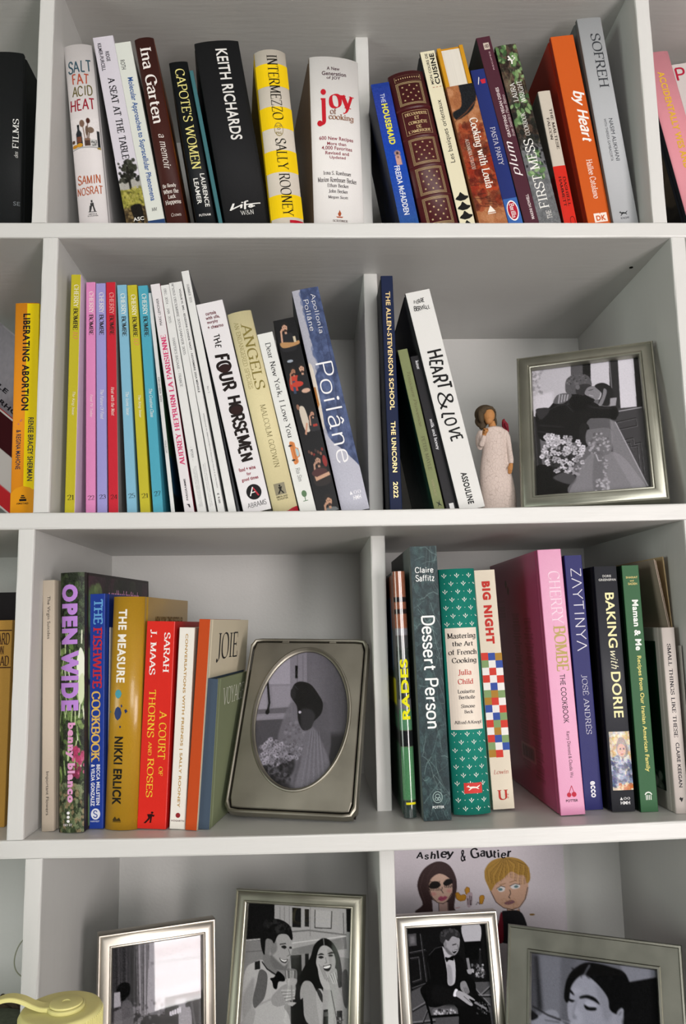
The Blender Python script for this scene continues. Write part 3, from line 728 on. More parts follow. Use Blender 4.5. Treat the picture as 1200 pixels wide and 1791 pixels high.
Book('teal', 'very thin teal booklet squeezed beside the thick black hardcover', '#3f7076', right='#2f565c', kind='soft', rough=.5, name='booklet', cat='booklet')

b = Book('keith', 'thick matte black hardcover with a white handwritten word near its foot', '#1d1e20', bulge=.003, rough=.6, depth=.15)
b.text('KEITH RICHARDS', 'bold', 'D', 85.3, 244, .44, .70, '#e4e3df')
V_ = "n0 0 20 60;n20 60 6 8;n6 8 60 40;n52 10 58 44;o62 60 4;n70 -4 76 66;n76 66 92 70;n68 36 150 44;n92 20 Q 112 52 104 12 Q 96 4 90 22;n104 14 120 22"
GL['~'] = (150, V_)
b.text('~', 'line', 'H', 351, 366, .14, .84, '#e8e8e4', 'handwritten_lettering'); b.text('W&N', 'serif', 'H', 367.5, 375.5, .36, .66, '#c8c8c4', 'publisher_lettering')

b = Book('inter', 'rounded hardcover with bright yellow and cream stripes', '#d8d0c2', left='#e5bd10', right='#c9c0ae', bulge=.007, depth=.12)
ys = [(110.8, 150.5), (186, 224), (262.4, 300.7), (339.8, 380)]
for y0, y1 in ys: b.shape('yellow_stripe', [RC], '#f2cd12', y0, y1, 0.0, 1.0, lift=.00008)
b.text('INTERMEZZO', 'didone', 'D', 96, 209.5, .36, .70, '#17130c', lift=.0003); b.text('SALLY ROONEY', 'didone', 'D', 242, 378.6, .36, .70, '#17130c', 'author_lettering', lift=.0003)
b.text('FSG', 'bold', 'H', 230.5, 234.5, .42, .58, '#8f7f3c', 'publisher_lettering', lift=.0003)
def ring(cx, cy, rx, ry, t, n=28):
    return [[(cx + rx * math.cos(a), cy + ry * math.sin(a)), (cx + rx * math.cos(c), cy + ry * math.sin(c)), (cx + (rx - t) * math.cos(c), cy + (ry - t) * math.sin(c)), (cx + (rx - t) * math.cos(a), cy + (ry - t) * math.sin(a))] for a, c in [(2 * math.pi * k / n, 2 * math.pi * (k + 1) / n) for k in range(n)]]
b.shape('publisher_mark', ring(.5, .5, .5, .5, .05) + ring(.3, .25, .16, .08, .04, 10) + ring(.7, .25, .16, .08, .04, 10) + ring(.5, .45, .2, .08, .04, 10), '#8f7f3c', 214.5, 238, .37, .65, lift=.0003)
b.shape('ribbon_marker', [RC], '#b5122a', 386, 391, .55, .98, lift=.0006)

b = Book('joy', 'very thick white hardcover with a huge red lowercase title', '#eae8e5', left='#8c7862', bulge=.005, depth=.135)
b.lines([('A New', 117, 122.8, .34, .60), ('Generation', 125.4, 132.4, .24, .73), ('of JOY', 133.8, 140, .33, .61)], 'bold', 0, 1, '#4a3038', 'small_lettering')
GL['ĵ'] = (34, "20 66 20 -40 Q 20 -66 -4 -62;o-2 -54 9;o20 96 13;n6 62 20 62")
b.text('ĵ', 'fat', 'H', 156, 221, .12, .31, '#c01e2c', lift=.0002); b.text('oy', 'fat', 'H', 165, 199.5, .36, .88, '#c01e2c', lift=.0002)
b.text('of', 'serifbold', 'H', 189.5, 200, .375, .50, '#7a4a34', 'small_lettering', lift=.0003); b.text('cooking', 'serifbold', 'H', 200.5, 213, .345, .86, '#8a5838', 'small_lettering', lift=.0003)
b.lines([('600 New Recipes', 239, 247.5, .15, .83), ('More than', 248.8, 254.5, .3, .68), ('4,000 Favorites', 256, 263.5, .19, .80), ('Revised and', 265, 271, .26, .73), ('Updated', 273, 279.5, .34, .66)], 'bold', 0, 1, '#8c3a48', 'small_lettering')
b.lines([('Irma S. Rombauer', 299.5, 306.5, .21, .76), ('Marion Rombauer Becker', 310.5, 319, .10, .87), ('Ethan Becker', 321.5, 328, .28, .70), ('John Becker', 331.5, 338.5, .30, .68), ('Megan Scott', 342.5, 349, .29, .68)], 'serifbold', 0, 1, '#3a3236', 'author_lettering')
b.shape('publisher_mark', [[(.5, 0), (.75, .45), (.62, .8), (.38, .8), (.25, .5), (.42, .3)], [(.0, .85), (1, .85), (.85, 1), (.15, 1)]], '#a8502c', 367, 381, .43, .57); b.text('SCRIBNER', 'serifbold', 'H', 384.5, 388.5, .36, .66, '#5a4a44', 'publisher_lettering')

b = Book('house', 'blue paperback with condensed yellow and white lettering, shortest by the divider', '#1f4da0', left='#101c3e', kind='soft', rough=.3, depth=.11)
cv = Canvas(26, 150, '#1f4da0')
for i in range(30): cv.rect(0, i / 30, 1, (i + 1.2) / 30, [.11 + .04 * math.sin(i / 3), .22 + .10 * (i / 30), .55 + .12 * math.sin(i / 9)])
cv.ell(.64, .465, .16, .10, '#b08a80'); cv.rect(.5, .48, .78, .54, '#c59a8c'); cv.ell(.64, .465, .07, .05, '#2a2028'); cv.ell(.64, .49, .05, .03, '#5a3a34'); cv.noise(.015)
b.art(cv, None, None, 0, 1, 'printed_spine')
b.text('THE', 'sans', 'D', 164, 179.5, .38, .62, '#cfd6e8'); b.text('HOUSEMAID', 'black', 'D', 181.5, 252.5, .34, .68, '#e6df3a'); b.text('FREIDA McFADDEN', 'bold', 'D', 290, 375.5, .32, .62, '#e4e8ee', 'author_lettering')
cv = Canvas(70, 110, '#101a38')
cv.specks(50, (0, 0, 1, 1), .14, ['#0a1128', '#1a2c58', '#0d1630'], .6, soft=3)
for i in range(34):
    x = cv.rng.uniform(.25, 1); y = cv.rng.uniform(.2, .95); cv.line([(x, y), (x - .05, y + .1)], .006, '#8d98ac', .6)
cv.poly([(.70, 1), (.82, .82), (.9, 1)], '#8a9098')
b.side_art(cv, 'L', .12, .002, .002, b.h - .002)

b = Book('decou', 'dark red leather book with gilt starred panels and raised bands', '#4a161a', bulge=.006, rough=.38, depth=.13, var=.1)
GOLD = '#d8bf8c'
def goldrect(y0, y1, u0=.15, u1=.85, n=3):
    ps = []
    for k in range(n):
        o = k * .035; t = .012
        for x0, q0, x1, q1 in ((o, o, 1 - o, o + t), (o, 1 - o - t, 1 - o, 1 - o), (o, o, o + t, 1 - o), (1 - o - t, o, 1 - o, 1 - o)): ps.append([(x0, q0), (x1, q0), (x1, q1), (x0, q1)])
    return ps
stars = [star(x, y, .05, .95) for x, y in ((.22, .22), (.5, .17), (.78, .22), (.36, .36), (.64, .36), (.2, .5), (.5, .5), (.8, .5), (.36, .65), (.66, .66), (.22, .8), (.5, .82), (.78, .8))]
for y0, y1 in ((142.5, 181.5), (240.5, 284.5), (291.5, 337.5), (343.5, 391)):
    b.shape('gilt_panel', goldrect(0, 1) + stars, GOLD, y0, y1, .14, .87, metal=.4, rough=.35, lift=.0003)
b.shape('gilt_panel', goldrect(0, 1, n=1) + [disc(.06 + k * .088, .5, .018, .16, 8) for k in range(11)], GOLD, 131, 140, .14, .87, metal=.4, rough=.35, lift=.0003)
b.shape('title_frame', goldrect(0, 1, n=1), GOLD, 192.5, 233, .14, .87, metal=.4, rough=.35, lift=.0003)
b.lines([('DÉCOUVERTE', 194.5, 200.5, .20, .82), ('ET', 202.5, 208, .44, .57), ('CONQUÊTE', 209.5, 216.5, .25, .77), ('DE', 218, 223.5, .44, .58), ("L'AMÉRIQUE", 224.5, 231, .20, .82)], 'serifbold', 0, 1, GOLD, 'title_lettering')
for y in (186.5, 237, 288, 340.5):
    zc = b.zrow(y, .5); bm = bmesh.new(); ring_ = []
    for k in range(13):
        x = .0004 + (b.w - .0008) * k / 12; y_ = b.prof(x)
        ring_.append([bm.verts.new((x, y_ + .0004, zc - .0022)), bm.verts.new((x, y_ - .0009, zc)), bm.verts.new((x, y_ + .0004, zc + .0022))])
    for p, q in zip(ring_[:-1], ring_[1:]):
        for j in range(2): bm.faces.new((p[j], p[j + 1], q[j + 1], q[j]))
    from_bm('raised_band', bm, mat('#4a161a', .38, bump=.12, bscale=900, var=.1), b.root, True)

b = Book('cours', 'cream hardcover with black and red lettering, starred, and black fans at its foot', '#e2dcbe', left='#26282a', right='#b8b4a0', depth=.16)
b.text('MON COURS DE', 'bold', 'U', 94, 147.5, .28, .46, '#2a2622'); b.text('CUISINE', 'black', 'U', 93.5, 147, .56, .88, '#1a1816'); b.shape('red_stars', [star(.15, .5, .16, .9), star(.5, .5, .16, .9), star(.85, .5, .16, .9)], '#a8322a', 149, 155, .28, .92)
b.text('Les basiques orientaux', 'sans', 'U', 174.5, 284, .34, .74, '#2a2824', 'subtitle_lettering')
fan = [(0, .75), (.1, .55), (.3, .35), (.42, .05), (.5, 0), (.55, .12), (.75, .45), (1, .55), (.95, .75), (.7, .95), (.35, 1)]
for i, y in enumerate((336, 352.5, 368.5, 385)): b.shape('black_fan', [fan], '#161616', y, y + 15, .08 + .0 * i, .96)

b = Book('loula', 'yellow hardcover shelved pages outward above a jacket printed like red-brown hide', '#c98c1c', kind='hard', depth=.13, bulge=0, pages='#d9d3c6')
# the exposed page edges between the yellow boards, and the printed hide jacket below them
zt_, zj = b.h - .003, b.zrow(155, .5)
bm = bmesh.new(); add_box(bm, .0045, b.w - .0045, -.0006, .003, zj - .01, b.h - .0025)
from_bm('page_edges', bm, pages_mat('#ddd8cc'), b.root)
for x0, x1 in ((0, .0045), (b.w - .0045, b.w)):
    bm = bmesh.new(); add_box(bm, x0, x1, -.0022, .002, .003, b.h + .0004, .0004); from_bm('board_edge', bm, mat('#c8901e', .5), b.root)
bm = bmesh.new(); add_box(bm, -.0006, b.w + .0006, -.0040, .08, .0005, zj + .001, .0005); jk = from_bm('hide_jacket', bm, mat('#8a5030', .5), b.root)
cv = Canvas(46, 220, '#a56a42'); cv.specks(160, (0, 0, 1, 1), .12, ['#b8805a', '#8f5836', '#a0623c', '#c08a62'], .5)
cv.specks(150, (0, .27, 1, .84), .10, ['#5a2012', '#742814', '#8e3218', '#45180e', '#9a4424'], .55, 1.6); cv.specks(70, (0, .50, 1, .74), .10, ['#8a2410', '#a83a18', '#5a1408'], .6)
for i in range(24):
    y = cv.rng.uniform(.3, .85); x = cv.rng.uniform(0, .7); cv.line([(x, y), (x + .3, y + cv.rng.uniform(-.02, .02))], .03, '#34120a', .6)
cv.smooth([(.5, -.02), (1.05, -.02), (1.05, .05), (.82, .16), (.45, .21), (.10, .23), (.02, .18), (.35, .15), (.45, .08)], '#15181c'); cv.line([(.02, .24), (.5, .19), (.95, .12)], .03, '#6a3e26')
cv.noise(.025)
zz = b.zrow(153, .5)
grid_print('hide_print', cv, lambda U, V: np.stack([-.0005 + (b.w + .001) * U, np.full_like(U, -.00415), zz + (.0012 - zz) * V], 1), b.root)
b.text('Cooking with Loula', 'serifbold', 'D', 210.5, 332.5, .46, .84, '#f0e9df', lift=.0044); b.text('ALEXANDRA STRATOU', 'serif', 'D', 247, 300, .20, .34, '#e0cfc0', 'author_lettering', lift=.0044)
b.shape('publisher_mark', [[(.5, 0), (1, .75), (0, .75)], [(0, .85), (1, .85), (1, .93), (0, .93)]], '#efe6da', 363, 378, .38, .68, lift=.0044)

b = Book('pasta', 'narrow navy book with white serif title and an oval red badge at its foot', '#243170', left='#1a2352', kind='soft', depth=.15, rough=.4)
b.text('PASTA PARTY', 'serif', 'D', 222.5, 289, .36, .70, '#d5d4dc')
b.shape('publisher_mark', [[(0, .9), (.5, 0), (.62, .12), (.1, 1)]], '#e8e6e6', 134.5, 148, .30, .60); b.shape('publisher_mark', [[(.0, .1), (1, 0), (.9, .9), (.2, .95)]], '#c2283a', 138, 146.5, .50, .86)
b.shape('badge_panel', [RC], '#3c68ae', 347, 392, .05, .98); b.shape('badge_rim', [disc(.5, .5, .5, .5)], '#f0f0ee', 350.5, 386, .14, .90, lift=.0002); b.shape('badge', [disc(.5, .5, .5, .5)], '#b01c34', 353, 383.5, .20, .84, lift=.00026)
b.text('Barilla', 'serifbold', 'D', 356, 380.5, .36, .68, '#f0f0ee', 'badge_lettering', lift=.00035)

b = Book('plum', 'plum-coloured book with a flowing white script title', '#4c2632', left='#1c2420', kind='soft', depth=.17)
b.text('plum', 'script', 'U', 247, 309, .06, .74, '#efe6e6'); b.text('GRATIFYING VEGAN DISHES', 'bold', 'U', 153, 240, .42, .64, '#e0d2d2', 'subtitle_lettering'); b.text("from Seattle's Plum Bistro", 'italic', 'U', 166, 238, .72, .92, '#d8c8c8', 'subtitle_lettering')
b.text('MAKINI HOWELL', 'bold', 'U', 340, 383, .56, .76, '#e4d8d8', 'author_lettering'); b.text('RECIPES', 'bold', 'U', 90, 122, .62, .72, '#b79aa0', 'small_lettering')
b.shape('publisher_mark', [RC], '#c9bcae', 75, 86.5, .38, .78); b.shape('publisher_mark', ring(.35, .5, .28, .3, .12, 10) + ring(.7, .5, .25, .34, .12, 10), '#4c2632', 76.5, 85, .42, .74, lift=.0003)

b = Book('mess', 'book with a spine photo of green leaves over dark soil and grey slate', '#5a5e5a', left='#26302a', depth=.17, bulge=.001)
cv = Canvas(42, 300, '#3c3833')
cv.specks(240, (0, 0, 1, .52), .12, ['#2a211b', '#46352a', '#5a4436', '#1c1814', '#6a5848'], .6); cv.rect(0, .55, 1, 1, '#66686a'); cv.specks(300, (0, .52, 1, 1), .08, ['#74767a', '#585a5c', '#6a6c6e', '#808284'], .5)
cv.specks(40, (0, .3, 1, .52), .1, ['#1a1c18', '#24281f'], .8)
for n, bx in ((26, (0, 0, 1, .10)), (14, (.55, .1, 1, .2)), (14, (.4, .26, 1, .36)), (12, (0, .3, .4, .42)), (22, (.2, .56, .8, .72))): cv.specks(n, bx, .13, ['#5f8250', '#47693e', '#7d9c66', '#345230', '#8fae78'], .9, .55)
cv.specks(40, (.1, .48, 1, .64), .05, ['#17181a', '#202224'], .9); 
for k in range(12): cv.line([(cv.rng.uniform(0, 1), cv.rng.uniform(.02, .45)), (cv.rng.uniform(0, 1), cv.rng.uniform(.02, .45))], .02, '#7a9068', .5)
cv.noise(.03)
b.art(cv, None, None, 0, 1, 'leaf_photo')
b.text('FIRST MESS', 'serif', 'U', 243, 364, .20, .64, '#ecebe6'); b.lines([('LAURA', 145, 177.5, .22, .46), ('WRIGHT', 141.5, 179, .56, .80)], 'serif', 0, 1, '#ecebe6', 'author_lettering', 'U')
b.text('COOKBOOK', 'serif', 'U', 197, 237, .38, .60, '#e2e0da', 'title_lettering'); b.text('THE', 'serif', 'U', 367.5, 382, .42, .66, '#e2e0da', 'title_lettering')
GL['^'] = (60, "n10 100 30 40;n30 40 50 60;n30 40 26 10;o10 60 9;o44 92 8;o54 70 6"); b.text('^', 'serif', 'H', 97, 112, .42, .80, '#e8e6e0', 'publisher_mark')

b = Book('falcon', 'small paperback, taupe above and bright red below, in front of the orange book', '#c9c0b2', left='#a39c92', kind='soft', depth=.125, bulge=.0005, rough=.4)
b.shape('red_foot', [RC], '#cf2b1e', 290, 400, 0, 1, lift=.00008)
b.lines([('THE MALTESE', 190, 260.7, .60, .82), ('FALCON', 206, 244.7, .26, .46)], 'serifbold', 0, 1, '#2a1c1a', 'title_lettering', 'D'); b.lines([('DASHIELL', 308.7, 360, .60, .82), ('HAMMETT', 308.7, 361, .26, .48)], 'serifbold', 0, 1, '#2a1210', 'author_lettering', 'D')
b.shape('publisher_mark', ring(.5, .5, .5, .5, .08, 16), '#5a1410', 378, 394, .5, .9, lift=.0003)
cv = Canvas(30, 60, '#8f8a82'); cv.rect(0, .56, 1, 1, '#a8241a'); cv.noise(.01); b.side_art(cv, 'L', .12, .0015, .002, b.h - .002)

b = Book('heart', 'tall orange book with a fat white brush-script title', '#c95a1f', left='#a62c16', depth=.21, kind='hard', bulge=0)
b.text('by Heart', 'scriptbold', 'D', 158, 248.7, .36, .94, '#f2ede8'); b.text('Hailee Catalano', 'serifbold', 'D', 279, 347, .44, .70, '#efd9cc', 'author_lettering')
b.shape('publisher_mark', [[(0, 0), (.45, 0), (.5, .1), (.55, 0), (1, 0), (1, .8), (0, .8)]], '#efe2d8', 372.5, 392, .30, .84); b.text('DK', 'black', 'H', 376.5, 385.5, .38, .78, '#c95a1f', 'publisher_lettering', lift=.0003)

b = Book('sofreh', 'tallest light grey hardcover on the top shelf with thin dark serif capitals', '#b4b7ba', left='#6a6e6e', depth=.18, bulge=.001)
b.text('SOFREH', 'serif', 'D', 58.5, 152.7, .42, .82, '#33363a'); b.text('NASIM ALIKHANI', 'sans', 'D', 207, 280.7, .54, .70, '#3c3f44', 'author_lettering'); b.text('WITH THERESA GAMBACORTA', 'sans', 'D', 207.5, 281.5, .34, .44, '#55585c', 'author_lettering')
DOG = [[(.0, .3), (.18, .05), (.22, .3), (.5, .28), (.72, .38), (1, 0), (.9, .35), (.78, .5), (.9, .75), (.84, .8), (.66, .58), (.4, .6), (.2, .95), (.12, .9), (.28, .58), (.18, .45)]]
b.shape('publisher_mark', DOG, '#26282a', 368.5, 377.5, .28, .62); b.text('KNOPF', 'sans', 'H', 379.2, 383, .32, .64, '#3c3f44', 'publisher_lettering')

b = Book('wes', 'pink hardcover with yellow letters and a dark landscape cover, right of the top shelf', '#dc929c', left='#2a3038', depth=.2, bulge=.002)
b.text('ACCIDENTALLY WES AND', 'black', 'D', 125.5, 294, .36, .60, '#dcae38'); 
cv = Canvas(60, 90, '#39424e'); cv.rect(0, 0, 1, .5, '#7c8796'); cv.rect(0, .5, 1, 1, '#2c2922'); cv.specks(120, (0, .5, 1, .95), .1, ['#51483a', '#6a5e4a', '#1c1a16', '#3c372c'], .6); cv.rect(0, .85, 1, 1, '#14130f'); cv.poly([(.8, 1), (.92, .9), (1, 1)], '#9a9c9e')
b.side_art(cv, 'L', .19, .012, .003, b.h - .003)
b = Book('pbook', 'off-white book with red capitals, behind the pink one at the top right', '#cfc8c4', depth=.12, fit=(1, .866, .10, .17, 0, 0, .09, .268), kind='hard')
b.text('P', 'round', 'H', 118, 140, .02, .16, '#b0203c', 'title_lettering'); b.text('L', 'round', 'H', 152, 172, .16, .28, '#b0203c', 'title_lettering')

# =============================================================== ROW 2
b = Book('libab', 'orange and yellow book with heavy black letters, left of the second shelf upright', '#e08e22', right='#d6b800', depth=.128, kind='hard', bulge=.001)
b.shape('yellow_half', [RC], '#e6cb08', 531, 856, .52, 1.0, lift=.00008)
b.text('LIBERATING ABORTION', 'black', 'D', 548.6, 717.8, .36, .66, '#17181f'); b.text('RENEE BRACEY SHERMAN', 'bold', 'D', 730, 841, .66, .88, '#1c2436', 'author_lettering'); b.text('& REGINA MAHONE', 'bold', 'D', 752, 821, .18, .38, '#2a2c40', 'author_lettering')
b.shape('orange_dome', [[(0, .25), (.2, .08), (.5, 0), (.8, .06), (1, .2), (1, 1), (0, 1)]], '#d99217', 850, 900, 0, 1, lift=.00012); b.shape('publisher_mark', [[(.3, 0), (.7, 0), (.7, .2), (.3, .2)], [(.2, .3), (.85, .3), (.85, .5), (.2, .5)], [(.05, .62), (1, .6), (1, .95), (.05, .98)]], '#1c1812', 866, 877, .36, .66, lift=.0003)
b.text('AMISTAD', 'bold', 'H', 879, 882.3, .26, .74, '#1c1812', 'publisher_lettering', lift=.0003); b.shape('pink_flecks', [disc(.2, .8, .14, .1, 6), disc(.6, .3, .16, .1, 6), disc(.8, .1, .12, .08, 6)], '#b06a7a', 733, 744, .22, .45, lift=.0003)

CBG = 'slim food magazines in bright colours'
for k, col, lab, title, num, yA, yB, yC, ti, yn, ten in (
    ('cb1', '#c3b92c', 'mustard-green magazine nearest the upright, standing alone, numbered 21', 'The King Issue', '21', (498, 538), (539, 577), None, (685, 726), (865.5, 874.5), (580, 593)),
    ('cb2', '#e08ec0', 'pink magazine numbered 22 on the second shelf', 'Food TV Today', '22', (510, 548.6), (550, 586), None, (690, 730), (866.5, 874.5), None),
    ('cb3', '#9c98d2', 'lavender magazine numbered 23 between the pink and the red ones', 'The Future Of Food', '23', (512, 548), (550, 586), None, (681.5, 733), (865, 872.5), None),
    ('cb4', '#c42434', 'red magazine numbered 24 on the second shelf', 'Host with the Most', '24', (512, 550), (551.5, 586), None, (677, 727), (865, 873), None),
    ('cb5', '#7fb4cc', 'pale blue magazine numbered 25 right of the red one', 'The Icons Issue', '25', (513.5, 551.5), (553, 588), None, (685.6, 726), (863, 871), None),
    ('cb6', '#bdb32c', 'mustard-green magazine between the two blue ones', 'The King Issue', '21', (515.5, 553), (554, 589), None, (691, 730), (863, 871), (591, 604)),
    ('cb7', '#4aa2b8', 'teal magazine numbered 27, rightmost of the coloured ones', 'The Creative Class', '27', (514, 551.5), (553, 588.6), None, (680, 730), (859, 867.5), None)):
    b = Book(k, lab, col, left={'cb5': '#4a4a4c'}.get(k, col), right={'cb1': '#e2d2e6', 'cb4': '#9a9896'}.get(k, col), cat='magazine', kind='mag', depth=.2, group=CBG, pages='#dcdcd8', rough=.35)
    b.text('CHERRY', 'didone', 'D', *yA, .34, .82, '#f4f2e4' if k != 'cb4' else '#e8b0a8'); b.text('BOMBE', 'didbold', 'D', *yB, .34, .80, '#2a2620', 'title_lettering')
    b.text(title, 'italic', 'D', *ti, .40, .74, '#ece9e0', 'issue_lettering'); b.text(num, 'serif', 'H', *yn, .20, .88, '#24221c', 'issue_number')
    if ten: b.text('10', 'italic', 'D', *ten, .36, .86, '#d98a5c', 'small_lettering')
WM = 'white fashion magazines and slim books'
def wmag(k, lab, **kw): return Book(k, lab, '#dedfdd', cat='magazine', kind='mag', depth=.2, group=WM, pages='#d8d8d4', rough=.35, **kw)
b = wmag('vogdec', 'thinnest white magazine, just right of the teal one, with small grey capitals', right='#2f5238')
b.text('DECEMBER 2024', 'sans', 'D', 660, 702.6, .3, .75, '#4a4c50'); b.text('VOGUE.COM', 'sans', 'D', 770, 792, .3, .7, '#5a5c60', 'small_lettering')
cv = Canvas(30, 60, '#2f5238'); cv.rect(0, .6, 1, .85, '#1f3f58'); cv.rect(0, .85, 1, 1, '#15171a'); b.side_art(cv, 'R', .002, .18, .002, b.h * .66)
b = wmag('paris', 'white slim book with heavy pink capitals reading upward', cat_=None) if False else Book('paris', 'white slim book with heavy pink capitals reading upward', '#e0dcde', cat='book', kind='soft', depth=.17, right='#7a1830')
b.text('AUDREY HEPBURN LA PARISIENNE', 'fat', 'U', 586, 814, .26, .80, '#cf4472'); b.text('MARC LEMONIER', 'sans', 'U', 522, 569, .36, .62, '#2c2a2e', 'author_lettering'); b.text('PARIGRAMME', 'bold', 'U', 837.4, 875, .38, .58, '#2c2a2e', 'publisher_lettering')
b.shape('publisher_mark', [[(.0, .0), (.8, .1), (.95, .9), (.6, .8), (.4, .3)]], '#3a3438', 881, 889, .3, .7)
b = wmag('harper', 'white magazine with thin dates, right of the one with pink capitals')
b.lines([('DÉC. 2024 – JAN. 2025', 505, 565, .3, .64), ("HARPER'S BAZAAR – FRANCE", 591, 676.5, .38, .68), ('– N°019 –', 781, 805, .34, .62)], 'serif', 0, 1, '#55585c', 'title_lettering', 'D')
b.lines([('PHOTOGRAPHIE REDACTION MAGAZINE NUMERO', 815, 886, .62, .70), ('PARIS MILAN NEW YORK LONDRES MODE', 816, 886, .46, .54), ('HIVER CULTURE BEAUTE STYLE ET ART', 820, 888, .30, .38)], 'sans', 0, 1, '#7a7c80', 'small_lettering', 'D')
b = wmag('n1053', 'white magazine with a grey serif issue date running down its upper half')
b.text('N°1053 DÉCEMBRE 2024/JANVIER 2025', 'serif', 'D', 496, 620.5, .30, .72, '#3c3e42'); b.lines([('FRANCE METROPOLITAINE 4,90 EUROS', 810, 884, .55, .66), ('BELGIQUE SUISSE CANADA LUXEMBOURG', 812, 886, .32, .43)], 'sans', 0, 1, '#808286', 'small_lettering', 'D')
b = wmag('vog890', 'white magazine with small bold black capitals running down from its top')
b.text('VOGUE N. 890 - EDIZIONI CONDE NAST - NOVEMBRE 2024 MENSILE', 'bold', 'D', 505, 686.5, .36, .64, '#2a2a2e'); b.text('€ 9.00', 'bold', 'D', 862, 880, .36, .66, '#2a2a2e', 'price_lettering'); b.text('SPEDIZIONE IN ABBONAMENTO POSTALE ITALIA E ALTRI PAESI', 'sans', 'D', 723, 853, .5, .66, '#55575c', 'small_lettering')
b = wmag('summer', 'tallest white magazine, standing above the others beside the white cookbook', right='#46484c')
b.text('SUMMER 2021', 'serif', 'D', 497, 529, .36, .66, '#55575c'); b.text('No 1', 'serif', 'D', 675, 687, .4, .6, '#6a6c70', 'issue_number')
b = Book('leaflet', 'grey thin booklet tucked behind the tallest white magazine', '#707276', cat='booklet', kind='soft', depth=.15, fit=(2, .2850, .05, .204, 0, 0, .0022, .238), name='booklet')

b = Book('four', 'white hardcover with blobby black hand lettering on the second shelf', '#e2e0e2', right='#c6c4c6', depth=.17)
b.lines([('curtola', 544.5, 550.5, .27, .66), ('with ulla,', 552, 558.5, .24, .76), ('murphy', 560, 566.5, .26, .66), ('+ chearno', 567.5, 573.5, .24, .82)], 'black', 0, 1, '#6a2430', 'author_lettering')
b.text('THE', 'marker', 'D', 585, 608.5, .34, .62, '#1c1614'); b.text('FOUR', 'brush', 'D', 619, 683.5, .22, .80, '#1c1412'); b.text('HORSEMEN', 'brush', 'D', 692.5, 806.5, .30, .84, '#1c1412')
b.shape('letter_blobs', [disc(.5, .5, .5, .5, 14)], '#2a1614', 637, 652, .28, .74, lift=.0003); b.shape('letter_blobs', [disc(.5, .5, .5, .5, 14)], '#2a1614', 710, 725, .36, .80, lift=.0003)
b.lines([('food + wine', 816, 823, .18, .78), ('for', 825.5, 831, .42, .58), ('good times', 834, 841.5, .20, .80)], 'black', 0, 1, '#8c3040', 'subtitle_lettering')
b.shape('publisher_mark', [disc(.5, .5, .5, .5, 24)], '#141214', 847, 873.5, .26, .80); GL['α'] = (80, "n6 0 44 100;n18 34 60 38"); b.text('α', 'line', 'H', 852, 867, .36, .58, '#efeeec', 'publisher_mark', lift=.0003); b.shape('publisher_mark', [[(0, 0), (.25, 0), (1, 1), (.7, 1)]], '#b83240', 852, 867, .50, .70, lift=.0003)
b.text('ABRAMS', 'hand', 'H', 876, 886, .20, .88, '#141214', 'publisher_lettering')

b = Book('angels', 'worn cream jacketed hardcover with olive-gold serif lettering', '#ddd3a6', right='#c8c09a', depth=.155, bulge=.003, var=.06)
b.text('ANGELS', 'serif', 'D', 565, 680.5, .44, .86, '#80743a'); b.text('AN ENDANGERED SPECIES', 'seriflight', 'D', 564, 680, .18, .36, '#948a58', 'subtitle_lettering'); b.text('MALCOLM GODWIN', 'seriflight', 'D', 707.5, 817, .46, .68, '#6a6238', 'author_lettering')
b.shape('publisher_mark', [RC], '#8c8670', 845, 865, .26, .70); b.shape('publisher_mark', [disc(.5, .18, .12, .1, 8), [(.3, .3), (.75, .28), (.6, .6), (.9, .95), (.7, .95), (.5, .68), (.3, .95), (.12, .92), (.38, .58)]], '#26241c', 846, 864, .32, .66, lift=.0003)
b.lines([('SIMON AND', 866.5, 869.5, .26, .72), ('SCHUSTER', 870.5, 873.5, .28, .72)], 'bold', 0, 1, '#4a4630', 'publisher_lettering'); b.shape('red_case_edge', [[(0, .6), (.3, .5), (.6, .2), (1, 0), (1, 1), (0, 1)]], '#a01c2a', 886.5, 896, .45, 1)
cv_ = [( .0, 0), (.12, .5), (.25, .2), (.4, .7), (.55, .3), (.7, .8), (.85, .3), (1, .6), (1, 0)]

b = Book('dear', 'white slim hardcover with a tiny orange taxi drawn on it', '#e0e2de', depth=.15)
b.text('Dear New York, I Love You', 'serif', 'D', 599.5, 765.4, .32, .70, '#1e2022'); b.text('Ria Sim', 'serif', 'D', 818.5, 841.6, .36, .62, '#6a6c6c', 'author_lettering')
cv = Canvas(24, 64, '#e0e2de'); cv.smooth([(.3, .05), (.7, .1), (.75, .3), (.95, .38), (.95, .68), (.72, .75), (.7, .92), (.3, .97), (.25, .5)], '#cf7f45'); cv.smooth([(.68, .36), (.9, .42), (.9, .64), (.68, .68)], '#a8c0c4'); cv.ell(.3, .2, .16, .1, '#2a2422'); cv.ell(.3, .8, .16, .1, '#2a2422'); cv.line([(.5, .1), (.55, .9)], .03, '#7a4424')
b.art(cv, 771, 812, .18, .84, 'taxi_drawing'); b.shape('publisher_mark', [disc(.5, .3, .42, .3, 12), [(.44, .5), (.56, .5), (.56, .9), (.44, .9)], [(.1, .9), (.9, .9), (.9, .96), (.1, .96)]], '#5c7a5a', 857.5, 877, .32, .70)

